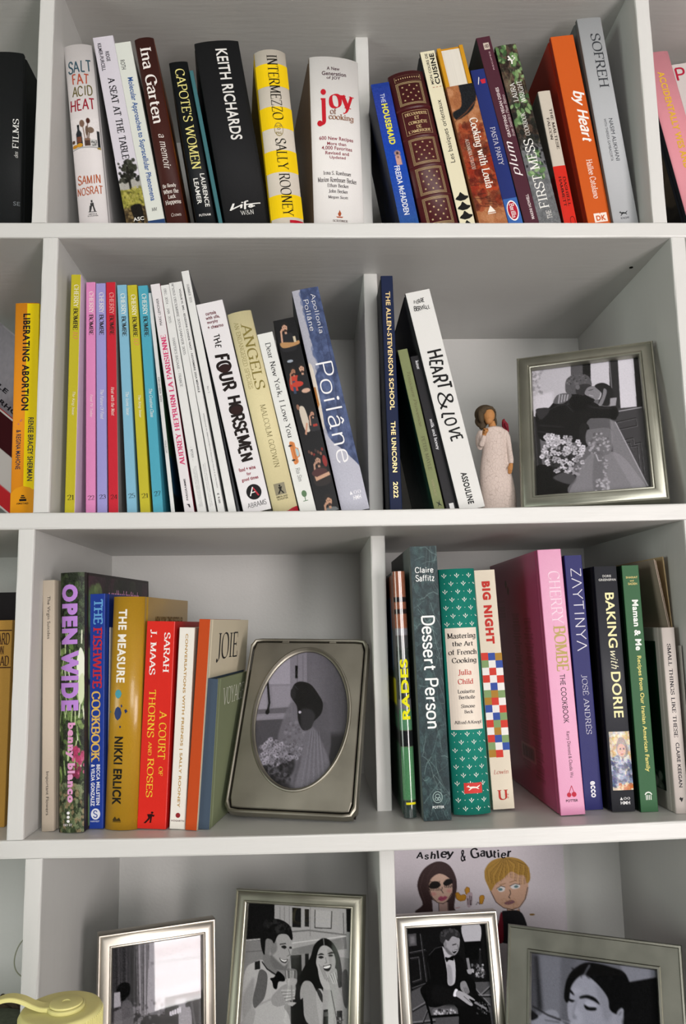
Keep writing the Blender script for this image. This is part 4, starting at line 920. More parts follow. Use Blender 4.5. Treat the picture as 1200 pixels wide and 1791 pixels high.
b = Book('black', 'black book printed with small cut-out portraits of people', '#16171a', right='#0e0f11', depth=.17)
cv = Canvas(48, 330, '#0c0c0f'); cv.noise(.012)
def bust(x, y, s, skin, shirt, hair='#1a1412', arm=True):
    cv.smooth([(x - .30 * s, y + .045 * s), (x - .1 * s, y + .03 * s), (x + .1 * s, y + .03 * s), (x + .30 * s, y + .045 * s), (x + .34 * s, y + .12 * s), (x - .34 * s, y + .12 * s)], shirt)
    cv.rect(x - .05 * s, y + .01 * s, x + .05 * s, y + .036 * s, skin); cv.ell(x, y, .12 * s, .16 * s, skin); cv.ell(x, y - .016 * s, .14 * s, .10 * s, hair); cv.ell(x, y + .004 * s, .1 * s, .12 * s, skin)
    cv.ell(x, y + .018 * s, .07 * s, .05 * s, '#3a2620'); cv.ell(x - .04 * s, y, .015 * s, .02 * s, '#201410'); cv.ell(x + .04 * s, y, .015 * s, .02 * s, '#201410')
    if arm: cv.line([(x - .26 * s, y + .08 * s), (x - .2 * s, y + .02 * s), (x - .13 * s, y + .01 * s)], .08 * s, skin)
bust(.45, .045, 1.0, '#c59a82', '#1c1c20'); cv.smooth([(.12, .12), (.7, .13), (.95, .125), (.9, .145), (.2, .15)], '#b08658'); cv.rect(.72, .10, .84, .13, '#c9bca2')
cv.ell(.35, .222, .14, .05, '#9aa4b0'); bust(.38, .275, .8, '#a8765c', '#b83a2a'); bust(.78, .27, .95, '#c49a82', '#17181c', arm=False); cv.line([(.3, .33), (.25, .385)], .12, '#33415c'); cv.ell(.75, .385, .2, .08, '#caa590'); cv.ell(.45, .345, .26, .1, '#b83a2a')
cv.smooth([(.25, .47), (.5, .47), (.55, .58), (.3, .58)], '#c9bfb0'); cv.ell(.22, .46, .07, .1, '#8a6350'); cv.line([(.45, .55), (.3, .60)], .08, '#c09078'); bust(.78, .505, .7, '#c09078', '#26262a'); cv.rect(.7, .56, .9, .572, '#a8342a')
for k in range(7): cv.ell(.25 + .1 * k, .69 + .01 * (k % 3), .05, .06, ['#5a3a30', '#8a5a48', '#7a2420', '#3a2c2a'][k % 4])
bust(.55, .74, 1.0, '#b08a74', '#26201f'); cv.ell(.5, .80, .35, .14, '#4a2a2a'); cv.line([(.3, .83), (.9, .815)], .12, '#c39a80'); cv.ell(.85, .75, .1, .2, '#8a2a28')
bust(.62, .945, 1.1, '#b88e74', '#6c7274')
b.art(cv, None, None, 0, 1, 'portrait_photos')

b = Book('poilane', 'thick blue-denim and grey cookbook with huge thin white letters', '#9d9fae', left='#3e444a', right='#aeb0bc', depth=.19, bulge=.001)
cv = Canvas(60, 330, '#a9aab6')
cv.smooth([(.38, -.02), (1.1, -.02), (1.1, .4), (1.1, .86), (.9, .80), (.6, .70), (.5, .62), (.75, .5), (.4, .38), (.28, .2), (.3, .08)], '#3c4a6e'); cv.smooth([(.05, .42), (.6, .34), (1.1, .38), (1.1, .82), (.85, .80), (.5, .74), (.2, .68), (.05, .55)], '#38456a')
cv.specks(260, (.3, 0, 1, .38), .09, ['#46557c', '#303c5e', '#53628a', '#3a4668'], .5); cv.specks(260, (.1, .4, 1, .78), .10, ['#46557c', '#2c3756', '#55648c', '#66749a'], .45, soft=1)
cv.smooth([(-.02, .36), (.14, .36), (.12, .56), (.02, .62)], '#d8cfc2'); cv.poly([(-.02, .44), (.08, .44), (.08, .52), (-.02, .54)], '#a8703a')
for k in range(9): cv.line([(.2 + .08 * k, .78 - .01 * k), (.9, .5 - .05 * k)], .02, '#2a3350', .35)
cv.smooth([(.3, .70), (.7, .76), (1.1, .86), (1.1, 1.1), (-.1, 1.1), (-.1, .66)], '#b4b5c2'); cv.noise(.015)
b.art(cv, None, None, 0, 1, 'cover_art')
b.text('Poilâne', 'thin', 'D', 633.4, 808, .24, .88, '#f0f0f2', lift=.0003); b.lines([('Apollonia', 514, 583, .62, .82), ('Poilâne', 524.5, 578.5, .34, .52)], 'thin', 0, 1, '#f0f0f2', 'author_lettering', 'D')
b.text('HMH', 'bold', 'H', 865.5, 873, .52, .80, '#efeff2', 'publisher_lettering'); b.shape('publisher_mark', [[(.12, 0), (.26, 1), (0, 1)]] + ring(.5, .5, .14, .5, .05, 10) + ring(.85, .5, .14, .5, .05, 10), '#efeff2', 857.5, 863.5, .42, .84)

b = Book('allen', 'tall navy yearbook with gold capitals right of the second shelf divider', '#152040', left='#0e1420', depth=.21, kind='hard', rough=.5)
for t, a, c, n in (('THE ALLEN-STEVENSON SCHOOL', 510, 716.7, 'title_lettering'), ('THE UNICORN', 737, 826, 'title_lettering'), ('2022', 842.7, 870.8, 'year_lettering')): b.text(t, 'bold', 'D', a, c, .34, .72, '#d9bd80', n, metal=.3, rough=.35)

b = Book('toujours', 'small olive-green book with faded brown script, dark green cover showing', '#7c845a', left='#1c3a2e', kind='soft', depth=.15, var=.08)
b.text('Toujours Provence', 'italic', 'D', 650, 746, .34, .72, '#6a6648'); b.text('PETER MAYLE', 'serif', 'D', 763, 822, .34, .68, '#5e5c44', 'author_lettering'); b.text('VINTAGE', 'serif', 'D', 838, 868, .36, .58, '#9a9070', 'publisher_lettering'); b.shape('publisher_mark', [[(0, .2), (.5, .4), (.7, 0), (.65, .5), (1, .9), (.5, .7), (.2, 1), (.4, .55)]], '#2a3024', 874, 887, .3, .85)
cv = Canvas(60, 80, '#0f2c22'); cv.rect(.62, .0, 1, 1, '#1d4636'); cv.poly([(.3, .8), (.55, .76), (.6, .92), (.35, .96)], '#2a4036'); cv.noise(.015); b.side_art(cv, 'L', .145, .001, .002, b.h - .002)
b = Book('milk', 'slim black paperback with small white lowercase title', '#17161a', kind='soft', depth=.13, rough=.4)
b.text('milk and honey', 'serifbold', 'D', 733, 786.8, .34, .68, '#dcdce0'); b.text('kaur', 'serifbold', 'D', 630.6, 645.8, .38, .66, '#dcdce0', 'author_lettering'); b.shape('publisher_mark', [RC], '#e8e8e8', 880, 892, .35, .75)
b = Book('love', 'large white book with inky handwritten letters leaning behind the figurine', '#dcdcd9', left='#2c2c2e', depth=.22, kind='hard')
b.lines([('PIERRE', 522, 531, .24, .68), ('BERVILLE', 533, 543, .18, .82)], 'marker', 0, 1, '#1a1a1a', 'author_lettering'); b.text('HEART', 'marker', 'D', 612, 680, .20, .92, '#141414'); b.text('&', 'hand', 'D', 685, 714.6, .22, .84, '#141414'); b.text('LOVE', 'marker', 'D', 720, 771, .18, .84, '#141414'); b.text('ASSOULINE', 'black', 'D', 826, 881, .38, .62, '#1a1a1a', 'publisher_lettering')
cv = Canvas(40, 60, '#2e2f31'); cv.rect(.70, 0, 1, 1, '#3f4143'); cv.rect(.0, .3, .7, .62, '#3c3230'); b.side_art(cv, 'L', .2, .002, .003, b.h - .003)
# books leaning in the left bay
b = Book('greybk', 'grey jacketed book with black capitals leaning behind the orange and yellow one', '#9c9aa0', right='#9c9aa0', depth=.155, kind='hard', fit=(2, -.190, .225, 0, .70, -1.5708, .024, .235))
b2 = Book('redbk', 'dark red and white book leaning lowest in the left bay of the second shelf', '#c22c30', right='#c9c7c4', depth=.16, fit=(2, -.098, .196, 0, .70, -1.5708, .028, .090))
cv = Canvas(60, 80, '#8f8d94'); cv.rect(0, .66, 1, 1, '#3a0e14'); cv.rect(0, .6, 1, .66, '#b4b2b2'); cv.noise(.01); b.side_art(cv, 'R', .004, .155, .002, b.h - .002)
b.side_text('NICOLE', 'black', 'R', .018, .074, b.h * .72, b.h * .72 + .006, '#1c1a20'); b.side_text('RHODES', 'black', 'R', .074, .128, b.h * .66, b.h * .66 + .006, '#1c1a20')
cv = Canvas(60, 80, '#c8c6c4'); cv.rect(0, 0, 1, .4, '#3a0e14'); cv.rect(0, .78, 1, 1, '#c02a30'); b2.side_art(cv, 'R', .002, .155, .002, b2.h - .002)

# =============================================================== ROW 3
b = Book('virgin', 'slim beige cloth-textured book nearest the left upright on the third shelf', '#d2c5b2', right='#cdbfac', depth=.13, bulge=.0008, kind='hard', rough=.8)
b.text('The Virgin Suicides', 'sans', 'D', 1042.7, 1117.5, .36, .68, '#3a3634'); b.text('Important Flowers', 'sans', 'D', 1349.5, 1426, .32, .62, '#3a3634', 'author_lettering')

def foliage(cv, dark=0):
    cv.specks(300, (0, 0, 1, 1), .12, ['#22281c', '#2f3826', '#1a1e16', '#3c4a2e'], .7); cv.specks(260, (0, .05, 1, .25), .06, ['#2c3c28', '#46563a', '#181c14'], .7)
    cv.specks(120, (0, .28, 1, .8), .12, ['#4a6032', '#6a8448', '#364a26', '#86a05c'], .75, .5)
    for k in range(46):
        x, y = cv.rng.uniform(.0, 1), cv.rng.uniform(.25, .8); a = cv.rng.uniform(-1, 1); cv.line([(x, y), (x + .12 * a, y - .05)], .045, ['#9cb878', '#c4d49c', '#6c8a4c', '#e6ecd0'][k % 4], .9)
    cv.specks(30, (.5, .68, 1, .8), .07, ['#a83a62', '#c85a84', '#7c2a48'], .9); cv.specks(300, (0, .82, 1, 1), .06, ['#5c6a4a', '#3c4830', '#7a8462', '#2a3422', '#8c7a5c'], .8); cv.noise(.04)
b = Book('open', 'wide cookbook with a garden photo and bubbly purple lettering', '#2a3022', right='#2c2626', depth=.19, bulge=.003, kind='hard', coat=.1)
cv = Canvas(64, 380, '#262c20'); foliage(cv)
cv.smooth([(.72, .36), (.85, .30), (1.0, .34), (.98, .42), (.8, .43)], '#e4ead8'); cv.smooth([(.75, .44), (.95, .40), (1.0, .48), (.85, .52)], '#cfdab4')
b.art(cv, None, None, 0, 1, 'garden_photo')
b.text('OPEN', 'super', 'D', 1022, 1126.8, .08, .76, '#ba88d6', lift=.0003); b.text('WIDE', 'super', 'D', 1138, 1243.5, .06, .80, '#ba88d6', lift=.0003)
b.text('benny blanco', 'super', 'D', 1264, 1403.8, .30, .68, '#dc9cc6', 'author_lettering', lift=.0003); b.shape('white_dots', [disc(.5, .15, .4, .13, 12), disc(.5, .5, .4, .13, 12), disc(.5, .85, .4, .13, 12)], '#f0eef0', 1419, 1439.5, .34, .50, lift=.0003)
b.text('DEY ST', 'bold', 'H', 1441, 1445, .22, .58, '#d8cfd4', 'publisher_lettering', lift=.0003)
cv = Canvas(90, 120, '#241f20'); cv.specks(200, (0, 0, 1, 1), .08, ['#2f3626', '#1a1c18', '#3a2630', '#4a2a38', '#20281c'], .7); cv.specks(60, (0, .05, .2, 1), .06, ['#5c7a44', '#7c9a5c'], .7); cv.noise(.02); b.side_art(cv, 'R', .009, .185, .003, b.h - .003)
b.side_text('a cookbook for friends', 'black', 'R', .062, .155, b.h - .0265, b.h - .0150, '#f0aad8')

b = Book('fish', 'royal blue cookbook with slab letters in light blue, red and yellow', '#24409a', right='#203888', depth=.17, kind='hard', coat=.1)
b.text('THE', 'slab', 'D', 1048, 1092, .26, .86, '#6aa8dc'); b.text('FISHWIFE', 'slab', 'D', 1097, 1204, .24, .84, '#c8323c'); b.text('COOKBOOK', 'slab', 'D', 1209, 1333, .20, .76, '#e8c060')
b.lines([('BECCA MILLSTEIN', 1337, 1408, .56, .78), ('& VILDA GONZALEZ', 1337, 1410, .22, .46)], 'black', 0, 1, '#eceef4', 'author_lettering', 'D')
b.shape('publisher_mark', [disc(.5, .5, .5, .5, 24)], '#e8ecf4', 1414, 1433.5, .24, .82); b.text('S', 'round', 'H', 1417, 1430.5, .38, .66, '#24409a', 'publisher_mark', lift=.0003); b.text('HARVEST', 'bold', 'H', 1435, 1438, .22, .78, '#c8d0e4', 'publisher_lettering')
b = Book('bklt', 'thin white booklet with tiny print between the blue cookbook and the mustard book', '#dcd8d4', right='#dad6d2', kind='soft', depth=.14, cat='booklet', fit=(3, .1546, .044, .010, 0, -.128, .0012, .196), name='booklet')

b = Book('measure', 'mustard-gold glossy hardcover with white and black capitals and blue leaves', '#b58a22', right='#a8842c', depth=.155, bulge=.006, kind='hard', rough=.3, coat=.25, var=.1)
b.text('THE MEASURE', 'black', 'D', 1065.5, 1194, .24, .52, '#efeae0', lift=.0003); b.text('NIKKI ERLICK', 'black', 'D', 1288.5, 1408, .26, .54, '#1a1814', 'author_lettering', lift=.0003)
LEAF = [(0, .5), (.15, .15), (.45, 0), (.8, .1), (1, .45), (.85, .8), (.5, 1), (.2, .85)]
for y0, y1, u0, u1, c in ((1206, 1222, .22, .44, '#4a9aa8'), (1236, 1260, .22, .46, '#2a3c6a'), (1232, 1238, .42, .48, '#26386a'), (1240, 1248, .54, .64, '#22305c'), (1269, 1274, .40, .46, '#22305c'), (1243, 1247, .04, .10, '#5a8a7a')):
    b.shape('printed_leaf', [LEAF if y1 - y0 > 10 else [(0, .3), (.5, 0), (1, .5), (.4, 1)]], c, y0, y1, u0, u1, lift=.0003)
b.shape('publisher_mark', [[(.0, .6), (.3, 0), (.5, .5), (.8, .2), (1, .8), (.1, .85)], [(0, .9), (1, .9), (1, 1), (0, 1)]], '#3c2e10', 1428, 1438, .30, .56, lift=.0003)
b.side_text('NEW YORK TIMES BESTSELLER', 'bold', 'R', .035, .135, b.h - .0295, b.h - .0195, '#6a4a18'); b.side_text('The most delightful surprise', 'bold', 'R', .10, .150, b.h - .043, b.h - .038, '#4a3412')

b = Book('thorns', 'bright red-orange paperback with white and yellow serif lines', '#d42a20', right='#c01c18', kind='soft', depth=.135, rough=.35)
b.lines([('SARAH', 1106, 1176, .64, .86), ('J. MAAS', 1101, 1180.5, .14, .38)], 'serifbold', 0, 1, '#f0e8e4', 'author_lettering', 'D'); b.lines([('A COURT', 1243, 1328, .60, .86), ('THORNS', 1206.5, 1290, .20, .44), ('ROSES', 1326, 1394.5, .26, .48), ('OF', 1341, 1357, .66, .80), ('AND', 1297, 1321, .26, .38)], 'serif', 0, 1, '#ecc83a', 'title_lettering', 'D')
b.shape('publisher_mark', [disc(.75, .1, .12, .09, 8), [(.3, .25), (.8, .2), (.75, .5), (.45, .6)], [(.45, .5), (.6, .6), (.2, 1), (.02, .98), (.3, .7)], [(.6, .5), (.75, .5), (.7, .95), (.55, .95)], [(.75, .25), (1, .3), (.9, .45), (.75, .4)]], '#2a0c0c', 1419, 1440, .22, .60)

b = Book('conv', 'small white paperback with gold letter-spaced capitals beside the red paperback', '#e6e3da', right='#cfc8b8', kind='soft', depth=.12)
b.text('CONVERSATIONS WITH FRIENDS | SALLY ROONEY', 'bold', 'D', 1108.5, 1412.5, .38, .60, '#b08a3c'); b.shape('publisher_mark', [disc(.5, .5, .5, .5, 14)], '#8a2a2e', 1421.5, 1430.5, .36, .66); b.text('HOGARTH', 'bold', 'H', 1434, 1437, .10, .92, '#5a3438', 'publisher_lettering')

b = Book('joie', 'cookbook with an orange cloth spine and cream cover with tall black letters', '#ba4a20', right='#d8ceb4', depth=.165, kind='hard', rough=.8)
b.side_text('JOIE', 'didone', 'R', .030, .118, b.h - .0445, b.h - .0135, '#16161a')
b = Book('voyage', 'shorter book with a slate-blue cloth spine and sage green cover', '#445262', right='#7d8668', depth=.15, kind='hard', rough=.8)
b.side_text('VOYAGE', 'seriflight', 'R', .022, .112, b.h - .0285, b.h - .0105, '#dfe0d2')

b = Book('rades', 'glossy narrow paperback with yellow capitals on a brown and green picture spine', '#4a7258', left='#2c3a34', depth=.17, kind='hard', rough=.12, coat=.8, bulge=.003)
cv = Canvas(30, 320, '#8c5640')
cv.rect(0, 0, 1, .24, '#8c5640'); cv.noise(.03, 2, 0, 0, 1, .24); cv.rect(0, .11, 1, .13, '#20181a'); cv.rect(0, .16, 1, .18, '#2a1e1e'); cv.rect(0, .24, 1, .27, '#7c7a80'); cv.rect(0, .27, 1, .33, '#4a4a4c'); cv.rect(0, .33, 1, .53, '#34383a'); cv.specks(40, (0, .33, 1, .53), .2, ['#26302c', '#3e4642'], .6)
cv.rect(0, .53, 1, .57, '#6a6c72'); cv.rect(0, .57, 1, .655, '#4f8060'); cv.rect(0, .655, 1, .72, '#16181a'); cv.rect(0, .72, 1, .93, '#4c8058'); cv.rect(0, .93, 1, 1, '#2e3a38'); cv.noise(.02)
b.art(cv, None, None, 0, 1, 'picture_spine', rough=.12, coat=.8); b.text('RADES', 'black', 'U', 1152.6, 1258.5, .22, .88, '#e4e012', lift=.0003); b.shape('yellow_bar', [RC], '#d8cf1c', 1403.5, 1407.5, .2, .98, lift=.0003)
cv = Canvas(50, 120, '#33423a'); cv.rect(0, .0, 1, .24, '#7c4a38'); cv.rect(0, .24, 1, .4, '#55585c'); cv.rect(.3, .1, .8, .42, '#5a6c86'); cv.rect(.1, .45, .9, .56, '#b8b018'); cv.rect(0, .60, 1, 1, '#345a42'); cv.rect(0, .66, 1, .72, '#121416'); b.side_art(cv, 'L', .165, .001, .003, b.h - .003)

b = Book('dessert', 'tall dark green marbled cookbook with a white rounded title', '#324447', left='#7c8482', depth=.2, kind='hard', coat=.05)
cv = Canvas(66, 420, '#26363a'); cv.specks(500, (0, 0, 1, 1), .09, ['#2b3e42', '#1f2d30', '#334a4d', '#233336', '#3c5656'], .5)
for k in range(120):
    x, y = cv.rng.uniform(0, 1), cv.rng.uniform(0, 1); a = cv.rng.uniform(-1.2, 1.2); L = cv.rng.uniform(.04, .22); p = [(x, y)]
    for q in range(4): a += cv.rng.uniform(-.5, .5); p.append((p[-1][0] + L * math.cos(a), p[-1][1] + L * math.sin(a) * .25))
    cv.line(p, cv.rng.uniform(.008, .02), '#8fa8a4', cv.rng.uniform(.12, .55))
cv.noise(.025)
b.art(cv, None, None, 0, 1, 'marble_print'); b.text('Dessert Person', 'round', 'D', 1076.8, 1273.9, .28, .80, '#f2f4f2', lift=.0003); b.lines([('Claire', 991.4, 1002, .15, .84), ('Saffitz', 1005, 1016.8, .16, .86)], 'round', 0, 1, '#f0f2f0', 'author_lettering')
b.shape('publisher_mark', ring(.5, .5, .5, .5, .06) + ring(.5, .4, .25, .2, .06, 12) + ring(.4, .65, .2, .14, .06, 10) + ring(.65, .65, .18, .14, .06, 10), '#9ab0ac', 1384, 1404.5, .36, .72, lift=.0003); b.text('POTTER', 'bold', 'H', 1409.3, 1413.8, .34, .76, '#e6ebe8', 'publisher_lettering', lift=.0003)

b = Book('master', 'thick teal hardcover patterned with white fleurs-de-lis around a cream title label', '#1f8474', bulge=.006, depth=.17, rough=.35)
FL = [[(.5, 0), (.62, .3), (.5, .62), (.38, .3)], [(.38, .62), (.2, .5), (.06, .28), (0, .42), (.12, .62), (.36, .72)], [(.62, .62), (.8, .5), (.94, .28), (1, .42), (.88, .62), (.64, .72)], [(.3, .7), (.7, .7), (.7, .77), (.3, .77)], [(.45, .75), (.55, .75), (.6, 1), (.4, 1)]]
def fleurs(y0, y1, n):
    ps = []
    for r in range(n):
        for c in range(5):
            x = (c - .6 + (.5 if r % 2 else 0)) * .34; y = (r + .5) / n
            for p in FL: ps.append([(x + (q[0] - .5) * .13, y + (q[1] - .5) * .62 / n) for q in p])
            ps.append([(x + .17 + .012 * dx, y + .06 / n * dy) for dx, dy in ((0, -1), (1, 0), (0, 1), (-1, 0))])
    ps = [p for p in ps if min(q[0] for q in p) > .005 and max(q[0] for q in p) < .995]
    b.shape('fleur_pattern', ps, '#e4e8e0', y0, y1, .0, 1.0, lift=.0002)
fleurs(999, 1098, 7); fleurs(1276, 1421, 10)
b.shape('title_label', [RC], '#e8ddce', 1098, 1276, .07, .93, lift=.0003)
def mtext(rows, col, nm): 
    AV = b.lines(rows, 'serifbold', 0, 1, col, nm)
    for v in AV.data.vertices: v.co.y -= .0003
mtext([('Mastering', 1107, 1119, .12, .90), ('the Art', 1121.5, 1130, .24, .80), ('of French', 1135.5, 1145, .12, .90), ('Cooking', 1150, 1161.5, .20, .88)], '#1c1a1c', 'title_lettering')
mtext([('Julia', 1171, 1181.5, .34, .70), ('Child', 1187, 1196.5, .32, .74)], '#bc4038', 'author_lettering'); mtext([('Louisette', 1206, 1212.5, .30, .76), ('Bertholle', 1216, 1222.5, .32, .76), ('Simone', 1231.5, 1238, .36, .74), ('Beck', 1241.5, 1247.5, .44, .68)], '#26242a', 'author_lettering')
mtext([('Alfred·A·Knopf', 1260, 1267.5, .16, .90)], '#4a4648', 'publisher_lettering'); b.shape('red_badge', [RC], '#cc3a34', 1369, 1387.5, .30, .78, lift=.0003); b.shape('publisher_mark', DOG, '#f0e6dc', 1372.5, 1382.5, .36, .74, lift=.0006)

b = Book('bignight', 'cream book with heavy red capitals above a grid of red, blue, green and ochre squares', '#ddd3bf', depth=.16, kind='hard', right='#b84a3c')
b.text('BIG NIGHT', 'super', 'D', 1016.6, 1126, .32, .72, '#bf2c22')
CG = ['RBO', 'GWB', 'WRW', 'RWR', 'WBW', 'GOG', 'ORW', 'BWR', 'WBG', 'RGR', 'WOW', 'RBG', 'GWB', 'ORC']
cc = dict(R='#cc3424', B='#2c4a9c', O='#a87c24', G='#7d9a64', W='#e8e6e2')
y_ = np.linspace(1141.8, 1324.5, 15)
for r, row in enumerate(CG):
    for c, q in enumerate(row):
        if q in cc: b.shape('coloured_square', [RC], cc[q], y_[r], y_[r + 1], .02 + .98 * c / 3, .02 + .98 * (c + 1) / 3, lift=.0001)
b.text('Lowin', 'italic', 'H', 1346, 1353.7, .16, .84, '#b0584a', 'author_lettering'); b.text('U', 'serifbold', 'H', 1381.5, 1399, .26, .74, '#b8342a', 'publisher_mark'); b.lines([('UN', 1388, 1391, .6, .76), ('SQ', 1393, 1396.5, .6, .76)], 'bold', 0, 1, '#b8342a', 'publisher_lettering')

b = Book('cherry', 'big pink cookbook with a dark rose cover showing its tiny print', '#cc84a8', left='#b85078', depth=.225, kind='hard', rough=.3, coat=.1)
b.text('CHERRY', 'didlight', 'D', 999, 1092, .36, .84, '#f2d6e4'); b.text('BOMBE', 'didbold', 'D', 1094, 1173.5, .38, .88, '#93803e', 'title_lettering', metal=.3); b.text('THE COOKBOOK', 'sans', 'D', 1179, 1265, .46, .68, '#2a2228', 'title_lettering'); b.text('Kerry Diamond & Claudia Wu', 'sans', 'D', 1279.5, 1359.7, .48, .66, '#3c2c34', 'author_lettering')
b.shape('publisher_mark', [disc(.22, .78, .22, .2, 14), disc(.72, .76, .24, .22, 14), [(.2, .6), (.52, .0), (.56, .03), (.26, .62)], [(.5, 0), (.56, 0), (.76, .56), (.7, .58)]], '#b8243c', 1374, 1394.5, .32, .72); b.text('POTTER', 'bold', 'H', 1398, 1402.5, .26, .74, '#2a2228', 'publisher_lettering')
cv = Canvas(150, 170, '#b85078')
for col in range(2):
    x0 = .42 + .24 * col
    for r in range(64):
        y = .26 + r * .0105 - .02 * (1 - col); L = cv.rng.uniform(.08, .19); cv.rect(x0 + .1 - L / 2, y, x0 + .1 + L / 2, y + .004, '#6a2038', .75)
for r in range(10): cv.rect(.12, .17 + r * .01, .30, .173 + r * .01, '#6c1a30', .6)
cv.ell(.36, .10, .022, .022, '#6a1426'); cv.ell(.40, .13, .022, .022, '#6a1426'); cv.rect(.42, .80, .70, .87, '#c98a9a'); 
for k in range(20): cv.rect(.44 + k * .012, .81, .445 + k * .012 + .003 * (k % 3), .86, '#3a0c18')
b.side_art(cv, 'L', .222, .012, .003, b.h - .003, rough=.3)
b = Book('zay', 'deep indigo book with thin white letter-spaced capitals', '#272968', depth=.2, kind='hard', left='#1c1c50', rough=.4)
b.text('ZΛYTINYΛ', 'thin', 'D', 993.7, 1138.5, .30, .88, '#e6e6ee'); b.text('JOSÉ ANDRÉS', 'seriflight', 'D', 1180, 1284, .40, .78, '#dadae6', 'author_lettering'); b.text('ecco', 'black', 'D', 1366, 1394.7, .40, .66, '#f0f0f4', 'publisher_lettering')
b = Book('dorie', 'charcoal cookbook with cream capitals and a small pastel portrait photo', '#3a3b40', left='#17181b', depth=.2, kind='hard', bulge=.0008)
b.lines([('DORIE', 1005.5, 1009.5, .34, .72), ('GREENSPAN', 1012, 1016, .16, .92)], 'bold', 0, 1, '#c8c8c4', 'author_lettering'); b.text('BAKING', 'bold', 'D', 1036.6, 1133, .38, .78, '#ece6b0'); b.text('with', 'script', 'D', 1138.5, 1170, .42, .74, '#e8e4c4'); b.text('DORIE', 'bold', 'D', 1175, 1255, .38, .80, '#ece6b0')
cv = Canvas(44, 106, '#c9bfae'); cv.specks(150, (0, 0, 1, .5), .1, ['#e0d4b4', '#c8a868', '#a8b0c0', '#e8e0d0', '#b89070'], .6); cv.smooth([(.3, .3), (.45, .12), (.7, .12), (.85, .3), (.8, .42), (.5, .45)], '#8a7a80', .8); cv.ell(.55, .32, .2, .26, '#caa08c'); cv.ell(.5, .30, .04, .04, '#5a4450'); cv.ell(.66, .30, .04, .04, '#5a4450'); cv.ell(.57, .39, .08, .03, '#b0605c')
cv.specks(220, (0, .45, 1, .92), .09, ['#6a7494', '#8c94b0', '#4c5678', '#b4bccc', '#39405c', '#c8ccd4'], .65); cv.specks(30, (.3, .9, 1, 1), .1, ['#b86a3c', '#d8c8a8'], .8); cv.noise(.05, 1, mono=False)
b.art(cv, 1279.5, 1382, .10, .98, 'portrait_photo', rough=.15)
b.text('HMH', 'bold', 'H', 1401, 1407, .38, .78, '#e8e8e8', 'publisher_lettering'); b.shape('publisher_mark', [[(.14, 0), (.3, 1), (0, 1)]] + ring(.5, .5, .14, .5, .06, 10) + ring(.85, .5, .14, .5, .06, 10), '#d8d8d8', 1394, 1399, .36, .80)
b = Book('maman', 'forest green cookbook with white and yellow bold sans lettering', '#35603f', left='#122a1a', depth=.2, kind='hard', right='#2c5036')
b.lines([('SHARIAT', 1008, 1011.5, .20, .88), ('and', 1014, 1017, .42, .64), ('SADEH', 1019, 1023, .30, .82)], 'bold', 0, 1, '#d8c47c', 'author_lettering'); b.text('Maman & Me', 'black', 'D', 1049, 1137.5, .44, .80, '#eef0ea'); b.text('Recipes from Our Iranian American Family', 'bold', 'D', 1147, 1349.5, .42, .72, '#e2d47c', 'subtitle_lettering')
b.shape('publisher_mark', [[(0, .35), (.2, .08), (.5, 0), (.8, .08), (1, .35), (.86, .38), (.7, .2), (.5, .14), (.3, .2), (.14, .38)]] + [[(x, .4), (x + .09, .4), (x + .09, 1), (x, 1)] for x in (.15, .34, .55, .76)], '#e4e8e0', 1384.5, 1399, .28, .72)
b = Book('small', 'pale grey jacketed book with black serif capitals and a dark green cover picture', '#cfc6c0', left='#c4bcb6', depth=.145, kind='hard', bulge=.001)
b.text('SMALL THINGS LIKE THESE', 'serifbold', 'D', 1125.7, 1289.6, .30, .58, '#26242a'); b.text('CLAIRE KEEGAN', 'bold', 'D', 1299, 1377, .36, .62, '#26242a', 'author_lettering'); b.shape('publisher_mark', [[(0, .4), (.3, 0), (.6, .2), (1, .1), (.8, .6), (.5, 1), (.3, .6)]], '#1c1a1c', 1394, 1403, .3, .6)
cv = Canvas(60, 90, '#0f3a24'); cv.specks(60, (0, 0, 1, .8), .2, ['#0c3420', '#12422a'], .5, soft=3); cv.rect(0, .93, 1, 1, '#0a1c12'); cv.specks(30, (.3, .90, 1, .98), .04, ['#c8ccc4', '#8a9488', '#2a3a30'], .9); b.side_art(cv, 'L', .125, .017, .018, b.h - .014)
# leaning sheets and folders at the right end of the third shelf
def folder(nm, lab, col, X, Y, lean, w, h, d, yaw=0, cat='folder', bend=0.0):
    M4, R, O = pose((3, X, Y, lean, 0, yaw, w, h), d, .0003); r = thing(nm, lab, cat, M4)
    bm = bmesh.new(); add_box(bm, 0, w * .28, 0, d, 0, h, .0002); from_bm('front_sheet', bm, mat(col, .8, var=.05), r)
    bm = bmesh.new(); add_box(bm, w * .72, w, .001, d, 0, h - .001, .0002); from_bm('back_sheet', bm, mat(col, .8, var=.05), r)
    bm = bmesh.new(); add_box(bm, w * .3, w * .7, .004, d - .003, .002, h - .004); from_bm('inner_papers', bm, pages_mat('#cfc8bc'), r)
    for o in r.children:   # the sheets curl over to the left above the shorter book beside them
        bm = bmesh.new(); bm.from_mesh(o.data)
        for z in np.linspace(.16, h, 8)[:-1]: bmesh.ops.bisect_plane(bm, geom=bm.verts[:] + bm.edges[:] + bm.faces[:], plane_co=(0, 0, z), plane_no=(0, 0, 1))
        for v in bm.verts: v.co.x -= max(0, v.co.z - .165) * bend
        bm.to_mesh(o.data); bm.free()
    return r
folder('folder', 'taupe card folder with a pale edge leaning behind the pale jacketed book', '#b0a090', .7358, .036, .004, .0024, .255, .20, bend=.14)
folder('folder', 'tan manila folder, rightmost of the leaning sheets on the third shelf', '#cdb48a', .7388, .040, .002, .0015, .258, .20, bend=.05)
